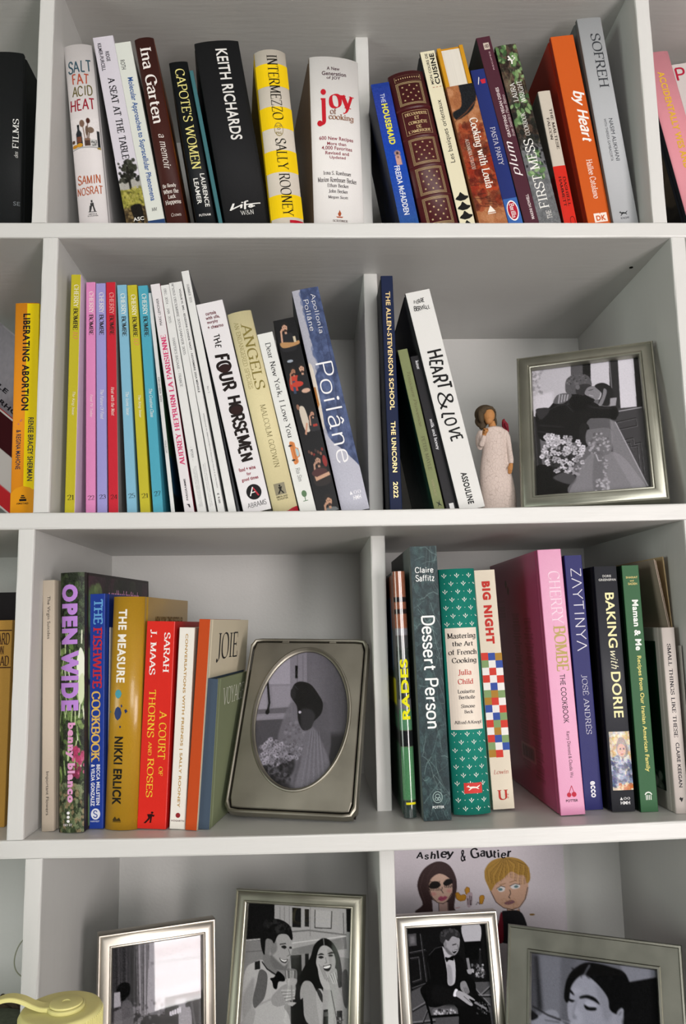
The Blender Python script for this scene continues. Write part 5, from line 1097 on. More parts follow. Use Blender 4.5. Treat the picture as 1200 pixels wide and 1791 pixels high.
folder('folder', 'thin white paper wallet between the pale jacketed book and the tan folder', '#c8c4be', .7384, .024, .0, .0004, .165, .008)
# left bay, third shelf
b = Book('ardon', 'old tan book with brown capitals at the left edge of the third shelf', '#b0863e', right='#a88040', depth=.1, kind='hard', fit=(3, -.083, .05, .0, 0, 0, .135, .204), var=.12)
b.lines([('BOARD', 1107, 1128, .83, .985), ('ON', 1130, 1145, .895, .945), ('HEAD', 1147, 1165, .855, .985)], 'serifbold', 0, 1, '#3c241a', 'title_lettering')
b.lines([('STOP', 1430, 1438, .875, .945)], 'serifbold', 0, 1, '#3c1c14', 'small_lettering'); b.shape('rules', [[(0, 0), (1, 0), (1, .03), (0, .03)], [(0, .97), (1, .97), (1, 1), (0, 1)]], '#3c241a', 1103, 1170, .3, 1.0)
Book('darkbk', 'black book standing behind the old tan book at the left edge', '#201c1e', depth=.1, kind='hard', fit=(3, -.12, .165, .0, 0, 0, .175, .238))

# =============================================================== FRAMED PHOTOGRAPHS
def homog(src, dst):
    A = []; B = []
    for (x, y), (u, v) in zip(src, dst):
        A.append([x, y, 1, 0, 0, 0, -u * x, -u * y]); B.append(u); A.append([0, 0, 0, x, y, 1, -v * x, -v * y]); B.append(v)
    h = np.linalg.solve(np.array(A, float), np.array(B, float)); return np.append(h, 1).reshape(3, 3)
class Photo(Canvas):
    """a canvas addressed in the coordinates of a measured crop of the photograph"""
    def setquad(s, corners, ox, oy, sc):
        s.H = homog([((x - ox) * sc, (y - oy) * sc) for x, y in corners], [(0, 0), (1, 0), (1, 1), (0, 1)]); s.ppu = None
        c = s.H_inv_scale(); return s
    def H_inv_scale(s):
        Hi = np.linalg.inv(s.H); p = [Hi @ np.array([a, b_, 1]) for a, b_ in ((0, .5), (1, .5), (.5, 0), (.5, 1))]; p = [q[:2] / q[2] for q in p]
        s.sx = np.linalg.norm(p[1] - p[0]); s.sy = np.linalg.norm(p[3] - p[2]); return s.sx
    def T(s, pts):
        out = []
        for x, y in pts:
            q = s.H @ np.array([x, y, 1.0]); out.append((q[0] / q[2], q[1] / q[2]))
        return out
    def P(s, pts, col, al=1.0, soft=0): s.poly(s.T(pts), col, al, soft)
    def S(s, pts, col, al=1.0, soft=0): s.smooth(s.T(pts), col, al, soft)
    def L(s, pts, w, col, al=1.0, soft=0): s.line(s.T(pts), w / s.sx, col, al, soft)
    def E(s, cx, cy, rx, ry, col, al=1.0, soft=0, rot=0): (u, v), = s.T([(cx, cy)]); s.ell(u, v, rx / s.sx, ry / s.sx, col, al, soft, rot)
    def SP(s, n, box, r, cols, al=1.0, stretch=1.0, soft=0):
        (a, b_), (c, d) = s.T([box[:2], box[2:]]); s.specks(n, (a, b_, c, d), r / s.sx, cols, al, stretch, soft)
    def FL(s, n, cx, cy, rx, ry, r, light, dark): (u, v), = s.T([(cx, cy)]); s.flowers(n, u, v, rx / s.sx, ry / s.sy, r / s.sx, light, dark)

def pewter(col, rough, k):
    key = ('pewter', col, rough, k)
    if key in _m: return _m[key]
    m = bpy.data.materials.new('pewter'); m.use_nodes = True; nt = m.node_tree; b = nt.nodes['Principled BSDF']; c = srgb(col)
    b.inputs['Metallic'].default_value = 1; b.inputs['Roughness'].default_value = rough
    tc = nt.nodes.new('ShaderNodeTexCoord'); n = nt.nodes.new('ShaderNodeTexNoise'); n.inputs['Scale'].default_value = 22; n.inputs['Detail'].default_value = 6
    r = nt.nodes.new('ShaderNodeMixRGB'); r.inputs[1].default_value = (*[x * .72 for x in c], 1); r.inputs[2].default_value = (*[min(1, x * 1.15) for x in c], 1)
    n2 = nt.nodes.new('ShaderNodeTexNoise'); n2.inputs['Scale'].default_value = 500; bp = nt.nodes.new('ShaderNodeBump'); bp.inputs['Strength'].default_value = .10; bp.inputs['Distance'].default_value = .0004
    mr = nt.nodes.new('ShaderNodeMapRange'); mr.inputs['To Min'].default_value = rough * .8; mr.inputs['To Max'].default_value = rough * 1.35
    L = nt.links.new
    L(tc.outputs['Object'], n.inputs['Vector']); L(tc.outputs['Object'], n2.inputs['Vector']); L(n.outputs['Fac'], r.inputs[0]); L(r.outputs[0], b.inputs['Base Color']); L(n.outputs['Fac'], mr.inputs['Value']); L(mr.outputs[0], b.inputs['Roughness'])
    L(n2.outputs['Fac'], bp.inputs['Height']); L(bp.outputs[0], b.inputs['Normal'])
    _m[key] = m; return m
GLASS = bpy.data.materials.new('picture_glass'); GLASS.use_nodes = True
nt = GLASS.node_tree; nt.nodes.clear(); o_ = nt.nodes.new('ShaderNodeOutputMaterial'); mx = nt.nodes.new('ShaderNodeMixShader'); tr = nt.nodes.new('ShaderNodeBsdfTransparent'); gl = nt.nodes.new('ShaderNodeBsdfGlossy')
lw = nt.nodes.new('ShaderNodeLayerWeight'); lw.inputs['Blend'].default_value = .5; pw = nt.nodes.new('ShaderNodeMath'); pw.operation = 'POWER'; pw.inputs[1].default_value = 5
ma = nt.nodes.new('ShaderNodeMath'); ma.operation = 'MULTIPLY_ADD'; ma.inputs[1].default_value = .94; ma.inputs[2].default_value = .045
gl.inputs['Roughness'].default_value = 0.02
nt.links.new(lw.outputs['Facing'], pw.inputs[0]); nt.links.new(pw.outputs[0], ma.inputs[0]); nt.links.new(ma.outputs[0], mx.inputs[0]); nt.links.new(tr.outputs[0], mx.inputs[1]); nt.links.new(gl.outputs[0], mx.inputs[2]); nt.links.new(mx.outputs[0], o_.inputs[0])

PROF_A = [(0, .014), (0, .0005), (.0008, -.0006), (.0018, -.0006), (.0024, .0003), (.0034, -.0004), (.0060, -.0015), (.0090, -.0021), (.0114, -.0020), (.0124, -.0008), (.0134, -.0011), (.0142, -.0007), (.0148, .0008), (.0152, .0022), (.0154, .0044)]
PROF_FLAT = [(0, .014), (0, .0008), (.001, -.0008), (.0028, -.0010), (.0036, .0004), (.0215, .0016), (.0225, -.0002), (.0245, -.0002), (.0255, .0022), (.0258, .0044)]
def frame(label, fit, prof, bw, metal, name='photo_frame', W=(150, 200), ox=0, oy=0, sc=1, paint=None, bg=.4, group=None):
    M4, R, O = pose(fit, .0145, .0004); w, h = fit[6], fit[7]
    r = thing(name, label, 'photo frame', M4)
    s = bw / prof[-1][0]; pr = [(a * s, b_ * 1.1) for a, b_ in prof]
    sides = [((0, 0), (1, 0), (1, 1), (-1, 1)), ((1, 0), (1, 1), (-1, 1), (-1, -1)), ((1, 1), (0, 1), (-1, -1), (1, -1)), ((0, 1), (0, 0), (1, -1), (1, 1))]
    bm = bmesh.new(); n = len(pr)
    cs = [((0, 0), (1, 1)), ((w, 0), (-1, 1)), ((w, h), (-1, -1)), ((0, h), (1, -1))]
    vs = [[bm.verts.new((cx + dx * a, y, cz + dz * a)) for a, y in pr] for (cx, cz), (dx, dz) in cs]
    for k in range(4):
        A, B_ = vs[k], vs[(k + 1) % 4]
        for j in range(n - 1): bm.faces.new((A[j], B_[j], B_[j + 1], A[j + 1]))
    # rounded ridges: soften the long creases a little
    fr_ = from_bm('moulding', bm, metal, r, True)
    bm = bmesh.new(); add_box(bm, .002, w - .002, .0105, .0135, .002, h - .002); from_bm('back_board', bm, mat('#2a2420', .8), r)
    bm = bmesh.new(); bmesh.ops.create_cube(bm, size=1)
    L = h * .72; ang = .36
    for v in bm.verts: v.co = Vector((w / 2 + v.co.x * w * .28, .0135 + .002 * (v.co.y + .5) + max(0, (.5 - v.co.z)) * L * math.sin(ang) * .55, h * .74 - (.5 - v.co.z) * L * .93))
    from_bm('easel_leg', bm, mat('#2a2420', .8), r)
    x0, x1, z0, z1 = bw - .001, w - bw + .001, bw - .001, h - bw + .001
    cv = Photo(*W, bg)
    cn = [proj(R @ np.array(p) + O) for p in ((x0, .0065, z1), (x1, .0065, z1), (x1, .0065, z0), (x0, .0065, z0))]
    cv.setquad(cn, ox, oy, sc)
    if paint: paint(cv)
    grid_print('photograph', cv, lambda U, V: np.stack([x0 + (x1 - x0) * U, np.full_like(U, .0065), z1 + (z0 - z1) * V], 1), r, .9)
    mesh('glass', [(x0, .0048, z0), (x1, .0048, z0), (x1, .0048, z1), (x0, .0048, z1)], [(0, 1, 2, 3)], GLASS, r)
    return r
NOTE = (1.0, .985, 1.03)
def p_embrace(c):
    c.P([(100, 200), (445, 290), (445, 700), (100, 700)], .74); c.SP(60, (185, 340, 265, 520), 10, [.62, .5, .82], .6); c.P([(180, 500), (330, 470), (330, 620), (180, 640)], .86, .7, 3)
    c.P([(445, 200), (522, 200), (522, 480), (445, 480)], .33); c.P([(520, 200), (572, 200), (578, 520), (525, 520)], .10); c.P([(572, 200), (692, 200), (702, 520), (578, 520)], .80); c.P([(690, 200), (748, 200), (772, 620), (706, 620)], .17); c.L([(697, 262), (722, 560)], 6, .5)
    c.P([(748, 200), (852, 200), (878, 566), (770, 578)], .84); c.P([(850, 200), (1000, 200), (1000, 570), (876, 570)], .08); c.P([(590, 590), (1010, 560), (1010, 1200), (590, 1200)], .25); c.L([(745, 600), (905, 572)], 9, .62)
    for q in ([(742, 668), (868, 640), (876, 690), (750, 716), (742, 668)], [(770, 790), (850, 770), (856, 810), (900, 800), (925, 1010)], [(790, 810), (830, 800), (836, 830), (880, 822), (900, 1000)]): c.L(q, 5, .08); c.L([(x + 4, y + 6) for x, y in q], 3, .42)
    c.P([(170, 620), (230, 640), (272, 1080), (272, 1200), (170, 1200)], .15); c.L([(205, 640), (240, 1100)], 10, .24)
    c.S([(215, 610), (262, 578), (300, 575), (345, 530), (440, 482), (520, 492), (640, 562), (742, 572), (742, 640), (600, 642), (560, 660), (545, 740), (480, 800), (260, 790), (225, 700)], .085)
    for q in ([(440, 500), (420, 560), (460, 600)], [(300, 590), (360, 560), (440, 550)], [(500, 540), (600, 575), (730, 580)], [(235, 690), (400, 700)], [(232, 730), (330, 745)]): c.L(q, 7, .22, .8, 1)
    c.S([(215, 590), (260, 575), (305, 580), (290, 620), (245, 650)], .2); c.S([(330, 540), (360, 490), (430, 480), (450, 500), (400, 545), (360, 550)], .36)
    for k in range(4): c.L([(365 + 18 * k, 545 - 6 * k), (372 + 18 * k, 490)], 9, .66)
    c.S([(408, 450), (420, 385), (480, 358), (555, 365), (582, 420), (565, 470), (520, 480), (430, 485)], .34, 1); c.SP(50, (415, 365, 560, 410), 6, [.5, .42, .2], .7); c.S([(490, 430), (560, 420), (580, 450), (540, 490), (480, 480)], .2); c.E(490, 440, 14, 22, .42)
    c.S([(535, 480), (560, 440), (620, 435), (640, 470), (620, 520), (560, 500)], .52); c.L([(560, 462), (590, 455)], 4, .1); c.L([(565, 492), (590, 498)], 4, .75)
    c.S([(600, 432), (655, 412), (712, 445), (722, 505), (690, 560), (640, 556), (625, 540), (645, 480)], .13); c.S([(660, 450), (680, 470), (650, 555), (625, 555), (650, 500)], .6, .8); c.P([(702, 512), (745, 508), (738, 560), (700, 565)], .62)
    c.S([(440, 520), (520, 500), (600, 520), (560, 560), (470, 600)], .07); c.S([(715, 575), (745, 580), (740, 650), (700, 640)], .06)
    c.S([(560, 655), (700, 648), (712, 715), (640, 725), (565, 725)], .36); c.S([(505, 690), (560, 690), (570, 800), (530, 840), (505, 800)], .12)
    c.S([(460, 1180), (490, 1010), (570, 880), (700, 860), (790, 900), (880, 1010), (950, 1120), (900, 1200)], .50); c.S([(548, 730), (580, 715), (705, 715), (712, 850), (670, 885), (600, 870), (545, 800)], .44); c.SP(60, (560, 740, 700, 870), 9, [.72, .6, .35], .7)
    c.P([(700, 650), (735, 665), (950, 1085), (860, 1120), (720, 880)], .56, .75, 1); c.L([(735, 668), (948, 1085)], 6, .75, .8); c.S([(600, 880), (660, 880), (650, 1110), (590, 1100)], .40, .7, 1); c.SP(50, (600, 1040, 700, 1130), 8, [.75, .6], .7); c.SP(60, (650, 900, 700, 1100), 7, [.68, .42], .6)
    c.L([(610, 880), (625, 920), (645, 920)], 8, .7)
    c.S([(215, 960), (380, 970), (480, 1020), (425, 1100), (420, 1180), (200, 1180)], .06); c.S([(330, 1030), (420, 990), (480, 1030), (450, 1075), (380, 1060)], .34, .8, 1)
    c.E(390, 890, 120, 100, .16, .9, 1); c.FL(95, 395, 880, 145, 115, 15, .88, .3); c.FL(20, 320, 780, 45, 35, 15, .92, .3); c.SP(30, (300, 850, 480, 980), 8, [.1, .2], .8); c.SP(16, (440, 960, 510, 1010), 9, [.7, .6], .9)
    c.noise(.015); c.tint(NOTE)
frame('pewter frame with a photo of an embracing couple, right of the figurine', (2, .5890, .0569, 0.008, .2690, -.3717, .1505, .1952), PROF_A, .0170, pewter('#a2a296', .38, 0), W=(190, 270), ox=880, oy=560, sc=3.75, paint=p_embrace)

def p_a(c):
    c.P([(500, 400), (730, 400), (740, 1400), (500, 1400)], .22); 
    for k in range(9): c.L([(610 + 14 * k, 520), (615 + 13 * k, 860)], 5, [.14, .34, .28][k % 3], .8)
    c.P([(715, 500), (790, 500), (790, 900), (725, 900)], .5)
    for k in range(7): c.L([(722 + 10 * k, 520), (730 + 8 * k, 880)], 5, [.18, .7, .35][k % 3], .8)
    c.P([(788, 400), (1100, 400), (1100, 790), (770, 880)], .66); c.P([(790, 610), (1050, 575), (1050, 590), (790, 628)], .55)  # pale window reflection and its sash bar, painted into the print's greys
    c.P([(740, 890), (880, 880), (880, 1400), (600, 1400), (640, 900)], .14); c.SP(60, (680, 830, 860, 933), 8, [.5, .3, .1, .62], .7); c.S([(615, 750), (640, 718), (680, 722), (684, 770), (650, 810), (618, 800)], .05); c.P([(600, 770), (632, 765), (636, 840), (600, 850)], .7); c.S([(640, 830), (690, 820), (700, 940), (640, 1000)], .38); c.P([(600, 870), (640, 850), (660, 1400), (600, 1400)], .45)
    c.P([(865, 795), (1100, 750), (1100, 1400), (865, 1400)], .11); c.S([(925, 800), (960, 788), (975, 800), (965, 850), (935, 840), (918, 820)], .55); c.L([(922, 795), (970, 790)], 10, .08); c.S([(935, 850), (975, 845), (1005, 900), (1010, 1400), (935, 1400)], .58)
    for k in range(5): c.P([(890 + 12 * k, 870 - 6 * k), (900 + 12 * k, 866 - 6 * k), (902 + 12 * k, 890 - 4 * k), (890 + 12 * k, 890 - 4 * k)], .85)
    c.P([(880, 895), (935, 885), (935, 1400), (880, 1400)], .06); c.L([(1000, 800), (1020, 930)], 12, .3); c.P([(1040, 760), (1100, 750), (1100, 1400), (1045, 1400)], .25)
    c.noise(.02); c.tint(NOTE)
frame('narrow silver frame at the lower left whose glass mirrors the window', (4, .1415, .0739, -0.004, .0977, .3229, .1211, .1885), PROF_A, .0150, pewter('#b0aaa0', .36, 1), W=(110, 190), ox=0, oy=1480, sc=3, paint=p_a)

def p_b(c):
    c.a[:] = .52; c.P([(150, 200), (402, 200), (402, 495), (150, 505)], .07); c.P([(402, 200), (1000, 200), (1000, 640), (520, 560), (402, 500)], .62)
    for x in (440, 470, 505, 650): c.L([(x, 265), (x, 470)], 4, .45)
    c.P([(525, 270), (586, 276), (586, 410), (525, 408)], .09); c.P([(612, 282), (642, 284), (642, 406), (612, 404)], .12); c.P([(686, 290), (800, 298), (796, 416), (682, 412)], .66); c.L([(684, 288), (682, 412), (796, 418), (800, 298)], 6, .2); c.L([(880, 310), (884, 460)], 5, .3); c.P([(900, 250), (1000, 250), (1000, 450), (905, 440)], .1)
    c.L([(525, 440), (640, 430), (900, 462)], 9, .42); c.P([(520, 560), (900, 475), (905, 560), (640, 590), (520, 600)], .46); c.L([(520, 520), (900, 470)], 6, .78)
    c.P([(512, 605), (588, 600), (592, 730), (520, 740)], .08); c.P([(614, 594), (640, 592), (640, 700), (614, 700)], .1); c.L([(200, 500), (320, 490)], 8, .7); c.P([(200, 505), (325, 498), (325, 650), (190, 660)], .50); c.L([(205, 580), (320, 572)], 4, .36)
    c.P([(510, 740), (640, 700), (640, 1400), (520, 1400)], .1)
    c.S([(150, 1420), (165, 1000), (195, 720), (255, 655), (330, 640), (430, 735), (520, 800), (545, 880), (470, 960), (510, 1060), (530, 1420)], .70); c.S([(180, 900), (260, 760), (240, 1000), (190, 1084)], .56, .8, 2); c.L([(270, 960), (400, 900)], 6, .5, .8, 1); c.L([(420, 960), (500, 940)], 5, .5)
    c.P([(264, 650), (300, 640), (302, 700), (264, 706)], .12); c.S([(300, 705), (352, 742), (335, 890), (290, 950), (262, 972), (250, 915), (275, 800)], .36); c.P([(160, 1084), (250, 960), (270, 1000), (190, 1400), (140, 1400)], .62)
    c.S([(322, 600), (360, 600), (420, 690), (430, 745), (380, 730), (330, 670)], .46); c.L([(315, 650), (350, 700), (420, 745)], 8, .12)
    c.S([(370, 520), (430, 455), (500, 468), (524, 545), (512, 610), (490, 660), (462, 712), (410, 700), (375, 640)], .62); c.S([(375, 600), (420, 640), (470, 680), (495, 650), (485, 700), (455, 712), (405, 700), (375, 650)], .36, .8, 1); c.S([(360, 500), (400, 480), (420, 560), (380, 600)], .42, .7, 1)
    c.S([(435, 622), (465, 636), (495, 632), (480, 658), (450, 650)], .10); c.S([(440, 626), (466, 638), (490, 636), (474, 650), (452, 642)], .93); c.S([(448, 545), (470, 535), (486, 548), (470, 560)], .12); c.S([(505, 545), (520, 545), (522, 558), (506, 558)], .14); c.L([(440, 528), (480, 522)], 7, .2); c.L([(498, 560), (510, 600), (488, 612)], 5, .4); c.S([(337, 500), (368, 488), (382, 530), (362, 590), (340, 580)], .50)
    c.S([(303, 480), (322, 400), (350, 362), (430, 352), (505, 395), (528, 470), (520, 500), (488, 460), (430, 462), (400, 520), (385, 500), (368, 490), (340, 500), (332, 600), (312, 560)], .07); c.SP(26, (330, 365, 510, 450), 12, [.14, .2, .04], .6)
    c.S([(370, 766), (400, 755), (425, 715), (468, 750), (472, 785), (430, 790), (418, 838), (395, 832), (385, 790)], .04)
    c.S([(380, 900), (420, 850), (470, 810), (540, 800), (545, 870), (500, 930), (440, 960), (390, 950)], .58); 
    for k in range(4): c.L([(450 + 10 * k, 850 + 22 * k), (540, 850 + 18 * k)], 12, .68); c.L([(450 + 10 * k, 862 + 22 * k), (535, 860 + 18 * k)], 3, .3)
    c.S([(478, 705), (552, 705), (556, 780), (530, 810), (500, 810), (480, 780)], .42); 
    for k in range(5): c.L([(486 + 15 * k, 712), (490 + 13 * k, 780)], 4, [.85, .2, .7][k % 3])
    c.S([(480, 770), (555, 770), (545, 815), (500, 815)], .62); c.L([(520, 815), (524, 940)], 9, .5); c.E(528, 945, 38, 12, .66)
    c.S([(570, 800), (600, 700), (650, 620), (680, 530), (742, 484), (805, 515), (850, 600), (872, 720), (875, 810), (840, 830), (760, 780), (740, 900), (700, 860), (640, 830)], .045); c.L([(742, 488), (750, 560)], 8, .4)
    c.S([(692, 640), (712, 560), (750, 535), (800, 565), (826, 640), (815, 715), (780, 760), (735, 740), (700, 690)], .66); c.S([(770, 560), (826, 620), (820, 700), (800, 720)], .52, .5, 1)
    c.S([(700, 605), (725, 590), (748, 600), (725, 602)], .06); c.S([(770, 595), (800, 580), (815, 590), (795, 594)], .06); c.S([(705, 618), (725, 608), (745, 618), (725, 628)], .10); c.S([(775, 608), (795, 598), (812, 606), (795, 614)], .10); c.L([(757, 620), (765, 655), (752, 660)], 4, .42)
    c.S([(738, 682), (765, 675), (796, 668), (792, 700), (775, 716), (750, 708)], .10); c.S([(742, 686), (790, 674), (780, 692), (752, 696)], .92)
    c.S([(585, 830), (610, 785), (655, 790), (690, 850), (740, 960), (745, 1084), (640, 1084), (600, 1000), (580, 900)], .60); c.S([(690, 870), (740, 860), (760, 1100), (720, 1100)], .66); c.S([(690, 840), (720, 850), (745, 910), (730, 930)], .07, .8)
    c.S([(745, 820), (790, 800), (808, 900), (812, 1420), (720, 1420), (735, 960)], .62); c.S([(700, 660), (716, 650), (735, 690), (790, 770), (800, 830), (750, 840), (715, 770)], .68)
    for k in range(3): c.L([(712 + 14 * k, 668 + 12 * k), (752 + 14 * k, 772 + 10 * k)], 3, .38)
    c.S([(800, 700), (835, 705), (842, 800), (860, 870), (900, 950), (900, 1100), (850, 1420), (810, 1000), (790, 840), (775, 760)], .58); c.L([(795, 850), (840, 1080)], 5, .2); c.S([(870, 740), (910, 720), (910, 960), (880, 930)], .3)
    for k in range(3): c.L([(785 + 16 * k, 740 - 8 * k), (812 + 12 * k, 800)], 9, .7); c.L([(792 + 16 * k, 740 - 8 * k), (818 + 12 * k, 800)], 3, .3)
    c.P([(742, 985), (774, 980), (782, 1420), (730, 1420)], .10); c.P([(745, 1000), (772, 998), (774, 1030), (744, 1032)], .3); c.P([(835, 992), (872, 990), (880, 1420), (832, 1420)], .14); c.SP(20, (840, 1040, 880, 1084), 5, [.6, .3], .8); c.P([(525, 960), (600, 900), (625, 1420), (520, 1420)], .06)
    c.noise(.015); c.tint((.98, .98, .98))
frame('tall pewter frame with a photo of a laughing man and woman', (4, .2590, .0956, 0, .2426, -.2548, .1440, .2168), PROF_A, .0142, pewter('#a09e90', .36, 2), W=(200, 320), ox=380, oy=1520, sc=4, paint=p_b)

def p_c(c):
    c.a[:] = .06; c.P([(340, 850), (408, 845), (412, 942), (350, 950)], .28); c.P([(358, 870), (396, 866), (400, 928), (362, 932)], .5, .7, 2)
    for q in ([(355, 1000), (480, 975)], [(360, 1045), (428, 1035), (445, 1212), (378, 1235)], [(375, 1285), (500, 1240)], [(440, 850), (490, 1230)]): c.L(q, 5, .34); c.L([(x + 8, y + 8) for x, y in q], 8, .13)
    c.P([(370, 1310), (500, 1250), (1080, 1230), (1080, 1950), (380, 1950)], .30)
    for q in ([(380, 1460), (480, 1400)], [(385, 1560), (560, 1540)], [(880, 1380), (1030, 1240)], [(850, 1250), (1000, 1420)], [(900, 1340), (1040, 1340)], [(460, 1560), (500, 1460)]): c.L(q, 9, .5, .8); c.L([(x, y + 14) for x, y in q], 10, .08, .8)
    c.S([(775, 780), (915, 772), (922, 905), (860, 925), (800, 920)], .70); c.P([(790, 912), (930, 905), (940, 1050), (805, 1060)], .03); c.L([(820, 1050), (836, 1140)], 22, .5); c.L([(920, 970), (925, 1100)], 12, .3); c.P([(912, 980), (928, 980), (934, 1100), (910, 1100)], .12); c.SP(60, (850, 1090, 965, 1190), 9, [.6, .3, .85, .1], .7); c.S([(810, 1140), (860, 1130), (850, 1170), (815, 1165)], .6)
    c.S([(440, 1300), (500, 1220), (495, 1080), (505, 1010), (570, 955), (630, 940), (740, 1010), (790, 1060), (820, 1160), (880, 1240), (900, 1330), (1000, 1480), (1010, 1950), (760, 1950), (740, 1450), (560, 1440), (500, 1420)], .035)
    c.L([(510, 1020), (560, 965), (615, 950)], 6, .2); c.L([(500, 1080), (520, 1210)], 5, .13); c.S([(560, 1260), (700, 1300), (860, 1330), (820, 1420), (640, 1420), (540, 1380)], .065, .8, 2)
    c.S([(618, 950), (650, 985), (700, 1020), (722, 1100), (718, 1240), (665, 1258), (655, 1150), (632, 1020)], .72); c.S([(655, 1100), (690, 1120), (700, 1240), (668, 1250)], .55, .7, 1); c.S([(640, 1035), (668, 1040), (705, 1022), (708, 1062), (672, 1058), (652, 1075)], .02)
    c.S([(628, 905), (650, 870), (700, 865), (752, 880), (756, 930), (745, 985), (715, 1020), (675, 1015), (645, 985), (632, 950)], .60); c.S([(640, 950), (690, 1000), (715, 1020), (675, 1016), (645, 985)], .34, .8, 1); c.L([(700, 938), (728, 930)], 7, .15); c.L([(740, 935), (748, 970), (738, 975)], 5, .35); c.S([(700, 985), (735, 975), (725, 1000), (708, 1005)], .1); c.L([(704, 987), (730, 981)], 5, .9); c.E(640, 930, 12, 24, .5)
    c.S([(600, 905), (602, 840), (640, 812), (710, 808), (755, 840), (752, 882), (700, 868), (668, 905), (645, 895), (625, 925)], .17); c.SP(24, (610, 815, 745, 860), 9, [.3, .1, .24], .7)
    c.S([(765, 1240), (800, 1228), (822, 1270), (835, 1320), (800, 1330), (765, 1290)], .52); 
    for k in range(3): c.L([(790 + 12 * k, 1280), (806 + 12 * k, 1325)], 3, .2)
    c.S([(705, 1345), (720, 1295), (742, 1300), (730, 1350)], .92); c.S([(728, 1345), (740, 1305), (800, 1325), (870, 1370), (875, 1385), (830, 1370), (862, 1415), (840, 1425), (760, 1370)], .64); c.L([(790, 1350), (845, 1400)], 4, .25); c.L([(880, 1400), (970, 1450)], 14, .5); c.SP(20, (880, 1400, 1000, 1500), 6, [.5, .3], .7)
    c.S([(545, 1452), (640, 1450), (725, 1455), (735, 1500), (640, 1510), (550, 1508)], .4); c.SP(60, (550, 1460, 725, 1500), 7, [.8, .15, .5], .8); c.L([(470, 1330), (530, 1540), (550, 1700)], 18, .02); c.L([(520, 1515), (760, 1500)], 16, .02)
    c.noise(.012); c.tint((.98, .98, 1.02))
frame('silver frame with a photo of a seated man in a dark suit', (4, .4500, .1047, .012, .1815, .030, .1142, .1827), PROF_A, .0135, pewter('#aca8a0', .36, 3), W=(160, 260), ox=640, oy=1450, sc=4.615, paint=p_c)

def p_d(c):
    c.a[:] = .40; c.P([(200, 750), (262, 750), (280, 1300), (200, 1300)], .30, 1, 2); c.P([(262, 780), (290, 780), (320, 1120), (280, 1120)], .14, .9, 3); c.P([(300, 780), (430, 780), (430, 1200), (330, 1200)], .46, .8, 4); c.P([(430, 800), (520, 800), (470, 1200), (430, 1200)], .36, .7, 3)
    c.P([(790, 840), (1010, 870), (1010, 935), (848, 950)], .50, 1, 1); c.P([(830, 950), (1030, 915), (1050, 1700), (780, 1700)], .05)
    c.S([(468, 1090), (478, 1010), (500, 960), (560, 905), (640, 945), (720, 1030), (745, 1120), (800, 1180), (800, 1700), (520, 1700), (490, 1230), (475, 1170)], .60); c.S([(640, 960), (720, 1040), (740, 1150), (700, 1190), (670, 1080)], .52, .8, 3); c.S([(520, 1100), (560, 1150), (560, 1204), (520, 1300), (500, 1200)], .66, .8, 3); c.S([(480, 1000), (520, 980), (560, 1000), (500, 1030)], .66, .7, 2)
    c.S([(448, 1030), (462, 940), (500, 875), (570, 830), (640, 830), (740, 855), (820, 890), (856, 980), (860, 1100), (815, 1150), (760, 1140), (728, 1110), (715, 1040), (650, 955), (575, 900), (520, 930), (488, 985), (478, 1060), (460, 1070)], .04); c.L([(570, 905), (605, 842)], 10, .42, 1, 1); c.SP(30, (500, 850, 800, 960), 14, [.09, .02], .5, .3)
    c.S([(545, 1036), (590, 1026), (640, 1045), (668, 1085), (630, 1062), (585, 1045), (548, 1048)], .06); c.S([(478, 985), (496, 1000), (512, 1028), (494, 1018), (478, 1000)], .07)
    c.S([(575, 1075), (600, 1060), (645, 1082), (642, 1102), (600, 1096)], .70, .8, 1); c.S([(572, 1085), (600, 1100), (645, 1104), (640, 1120), (600, 1120), (578, 1108)], .04); c.S([(476, 1048), (500, 1056), (514, 1060), (500, 1070), (480, 1062)], .05); c.L([(524, 1060), (505, 1130), (505, 1165), (525, 1175)], 6, .46, .8, 1); c.E(512, 1160, 14, 12, .5, .8, 1)
    c.S([(775, 1130), (800, 1105), (815, 1120), (808, 1170), (785, 1204), (770, 1180)], .58); c.L([(785, 1150), (800, 1130)], 4, .3)
    c.S([(240, 1190), (300, 1150), (350, 1118), (395, 1120), (420, 1155), (400, 1175), (440, 1190), (450, 1260), (240, 1400)], .56); c.L([(345, 1150), (400, 1165)], 5, .3); c.L([(330, 1180), (420, 1195)], 5, .3); c.L([(255, 1095), (350, 1150), (480, 1200)], 8, .12); c.L([(430, 1180), (500, 1204)], 5, .7); c.S([(240, 1120), (262, 1130), (290, 1160), (245, 1180)], .1)
    c.blur(1); c.noise(.012); c.tint((.95, .97, 1.06))
frame('wide flat pewter frame with a photo of a dark-haired woman having her make-up done', (4, .5450, .0793, 0, .3822, -.4294, .1773, .1777), PROF_FLAT, .0258, pewter('#8e8e84', .36, 4), W=(200, 200), ox=860, oy=1450, sc=3.53, paint=p_d)

